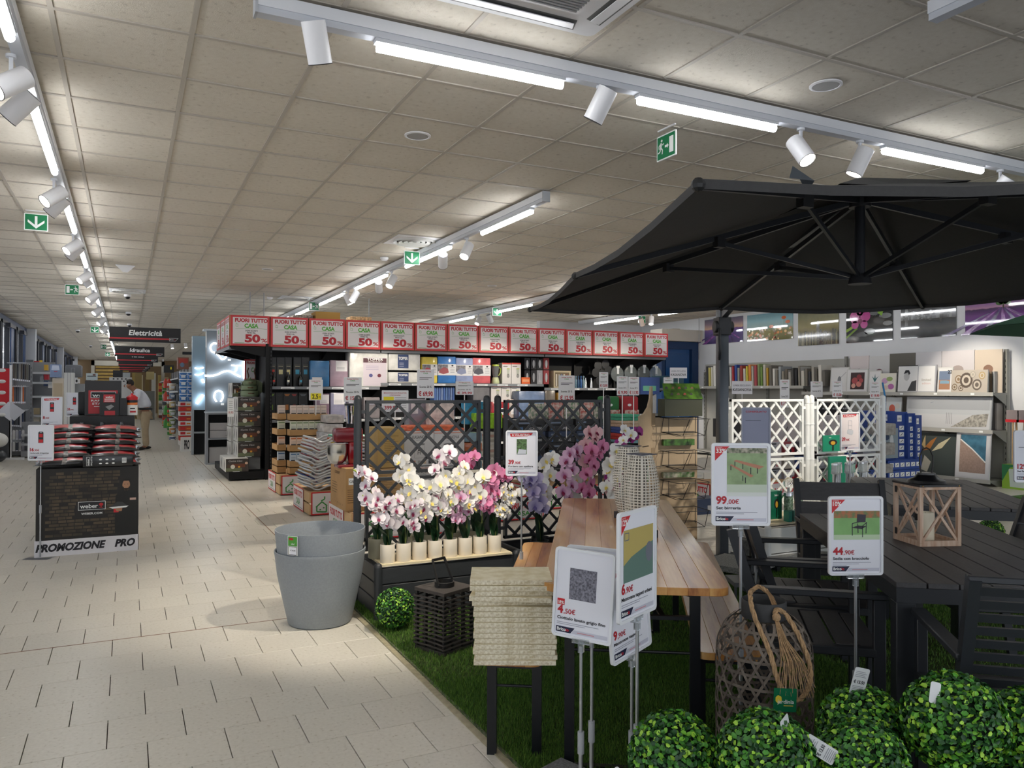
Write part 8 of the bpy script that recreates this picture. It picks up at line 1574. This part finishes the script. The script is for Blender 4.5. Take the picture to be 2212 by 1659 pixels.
for k,z in enumerate((1.2,.88,.6,.33)):
    q=M(); x0,x1=sx+.1,sx+.46; y0,y1=sy-.26,sy-.01; w_=.0032
    L=[((x0-.02,y1,z),(x1,y1,z)),((x0-.02,y1,z),(x0+.03,y0,z-.01)),((x0+.03,y0,z-.01),(x1+.02,y0,z-.01)),((x1+.02,y0,z-.01),(x1,y1,z)),((x0,y1,z-.14),(x1,y1,z-.14)),((x0+.05,y0+.06,z-.17),(x1,y0+.06,z-.17)),((x0,y1,z-.14),(x0+.05,y0+.06,z-.17)),((x1,y1,z-.14),(x1,y0+.06,z-.17)),((x0+.02,y1,z),(x0,y1,z-.14)),((x0+.16,y0,z-.01),(x0+.12,y0+.06,z-.17)),((x1,y0,z-.01),(x1,y0+.06,z-.17)),((x0-.1,y1-.01,z-.15),(x1+.02,y1-.01,z-.15)),((x0+.12,y0+.06,z-.17),(x0,y1,z-.14)),((x0+.02,y1-.1,z),(x0+.02,y1-.1,z-.15)),((x1-.05,y1-.1,z),(x1-.05,y1-.1,z-.15))]
    for p_,r_ in L: q.cyl(p_,r_,w_,w_,BLACK,5)
    q.obj('wire_basket',t)
q=M(); q.hexa([(sx+.06,sy-.14,1.215),(sx+.47,sy-.14,1.215),(sx+.47,sy-.005,1.215),(sx+.06,sy-.005,1.215)],[(sx+.06,sy-.14,1.38),(sx+.47,sy-.14,1.38),(sx+.47,sy-.005,1.38),(sx+.06,sy-.005,1.38)],mat('3c4030',.5)); cb_=q.obj('header_box',t)
q=M(); q.add([(sx+.05,sy-.15,1.38),(sx+.47,sy-.15,1.38),(sx+.5,sy-.02,1.53),(sx+.1,sy-.02,1.53)],[(0,1,2,3)],mat('5c8a2c',.4,noise=.5,scale=12,hex2='26401c')); 
for i in range(9): x=sx+.12+(i%5)*.07+(.03 if i>4 else 0); z=1.48 if i<5 else 1.42; yy=sy-.152+.13*(z-1.38)/.15; q.ell(x,z,.017,.02,mat(('2a2a26','6a4a2c','8a3a20','3a3a34','7a5a3c')[i%5],.5),yy,8)
q.obj('header_print',cb_)
for i,(z,c,h) in enumerate(((.93,'20301c',.06),(.62,'c9c3b4',.05))): q=M(); q.box(sx+.1,sx+.44,sy-.05,sy-.01,z,z+h,mat(c,.5,noise=.5,scale=20,hex2='4a7a34')); q.obj('goods_card',t)
# boxes beneath and behind
for i,(x0,x1,y0,y1,c) in enumerate(((1436,1475,1008,1034,'1d2a38'),(1476,1520,1022,1034,'a9aaa8'),(1521,1560,1020,1034,'b4b2ae'),(1450,1478,1080,1112,'1c2438'),(1480,1560,1078,1115,'24324f'))): blk('low_carton','%s carton seen through the wooden rack, %s'%(('dark','pale flat','pale long','navy','wide navy')[i],ORD[i]),'carton',x0,x1,y0,y1,7.0+.05*i,c,.25,lambda q,W_,h,y:q.rect(W_*.6,h*.3,W_*.9,h*.6,GREYP,y))
fb('sale_band','red and white TUTTO band seen through the rack','sign',1436,1492,999,1013,8.5,.02,mat('d8d4d6',.5),lambda q,W_,h,y:(q.text('TUTTO',W_*.4,h*.15,h*.6,DRED,y,'c',bold=.05,w=W_*.7),q.rect(W_*.85,0,W_,h,RED,y)))
# pebble sample rack between table and parasol pole
for i in range(3):
    for j in range(3): b=DF(1607+j*16,1180+i*38,5.6); q=M(); q.box(-.022,.022,-.06,.06,-.055,.055,mat(('5b5d5c','66645f','4f5456')[(i+j)%3],.7,noise=.3,scale=70)); q.obj('stone_sample',None,b,rz=VIEW,label='grey stone sample box behind the 99,00 stand, row %s column %s'%(ORD[i],ORD[j]),cat='sample',group='grey stone samples')
b=DF(1622,1245,5.5); t=thing('sample_table','grey metal stand carrying the stone samples','stand',(b.x,b.y,0),VIEW); q=M(); q.box(-.15,.13,-.12,.12,.1,.13,mat('6a6c6e',.5)); q.obj('top',t); 
for sx in(-.14,.12):
    for sy in (-.11,.11): q=M(); q.box(sx-.008,sx+.008,sy-.008,sy+.008,.008,.1,mat('55585c',.5)); q.obj('leg',t)

# more goods on the shop floor behind the white trellises
sale_crate(6.6,7.5,1.3,.8,.275,'FUORI TUTTO crate seen low through the white trellises')
for j in range(7):
    for i in range(3):
        c=('a9a4aa','2f4a8c','c4bfc0','8f2f38','7d8088','b8b0a4','3a3c44')[(j*3+i*2)%7]
        fb('mixed_carton','mixed goods carton low behind the white trellises, column %s, row %s'%(ORD[j],ORD[i]),'carton',1660+j*34,1688+j*34,955+i*30,982+i*30,7.9+.1*(j%2),.3,mat(c,.5),(lambda q,W_,h,y:(q.rect(W_*.1,h*.6,W_*.9,h*.85,SW,y),q.ell(W_*.4,h*.3,W_*.15,h*.18,INK,y),q.rect(W_*.6,h*.15,W_*.85,h*.45,DRED,y))) if (i+j)%2 else (lambda q,W_,h,y:(q.ell(W_*.5,h*.45,W_*.25,h*.25,GREYP,y),q.rect(W_*.1,h*.8,W_*.6,h*.9,INK,y))),'mixed cartons behind the white trellises')
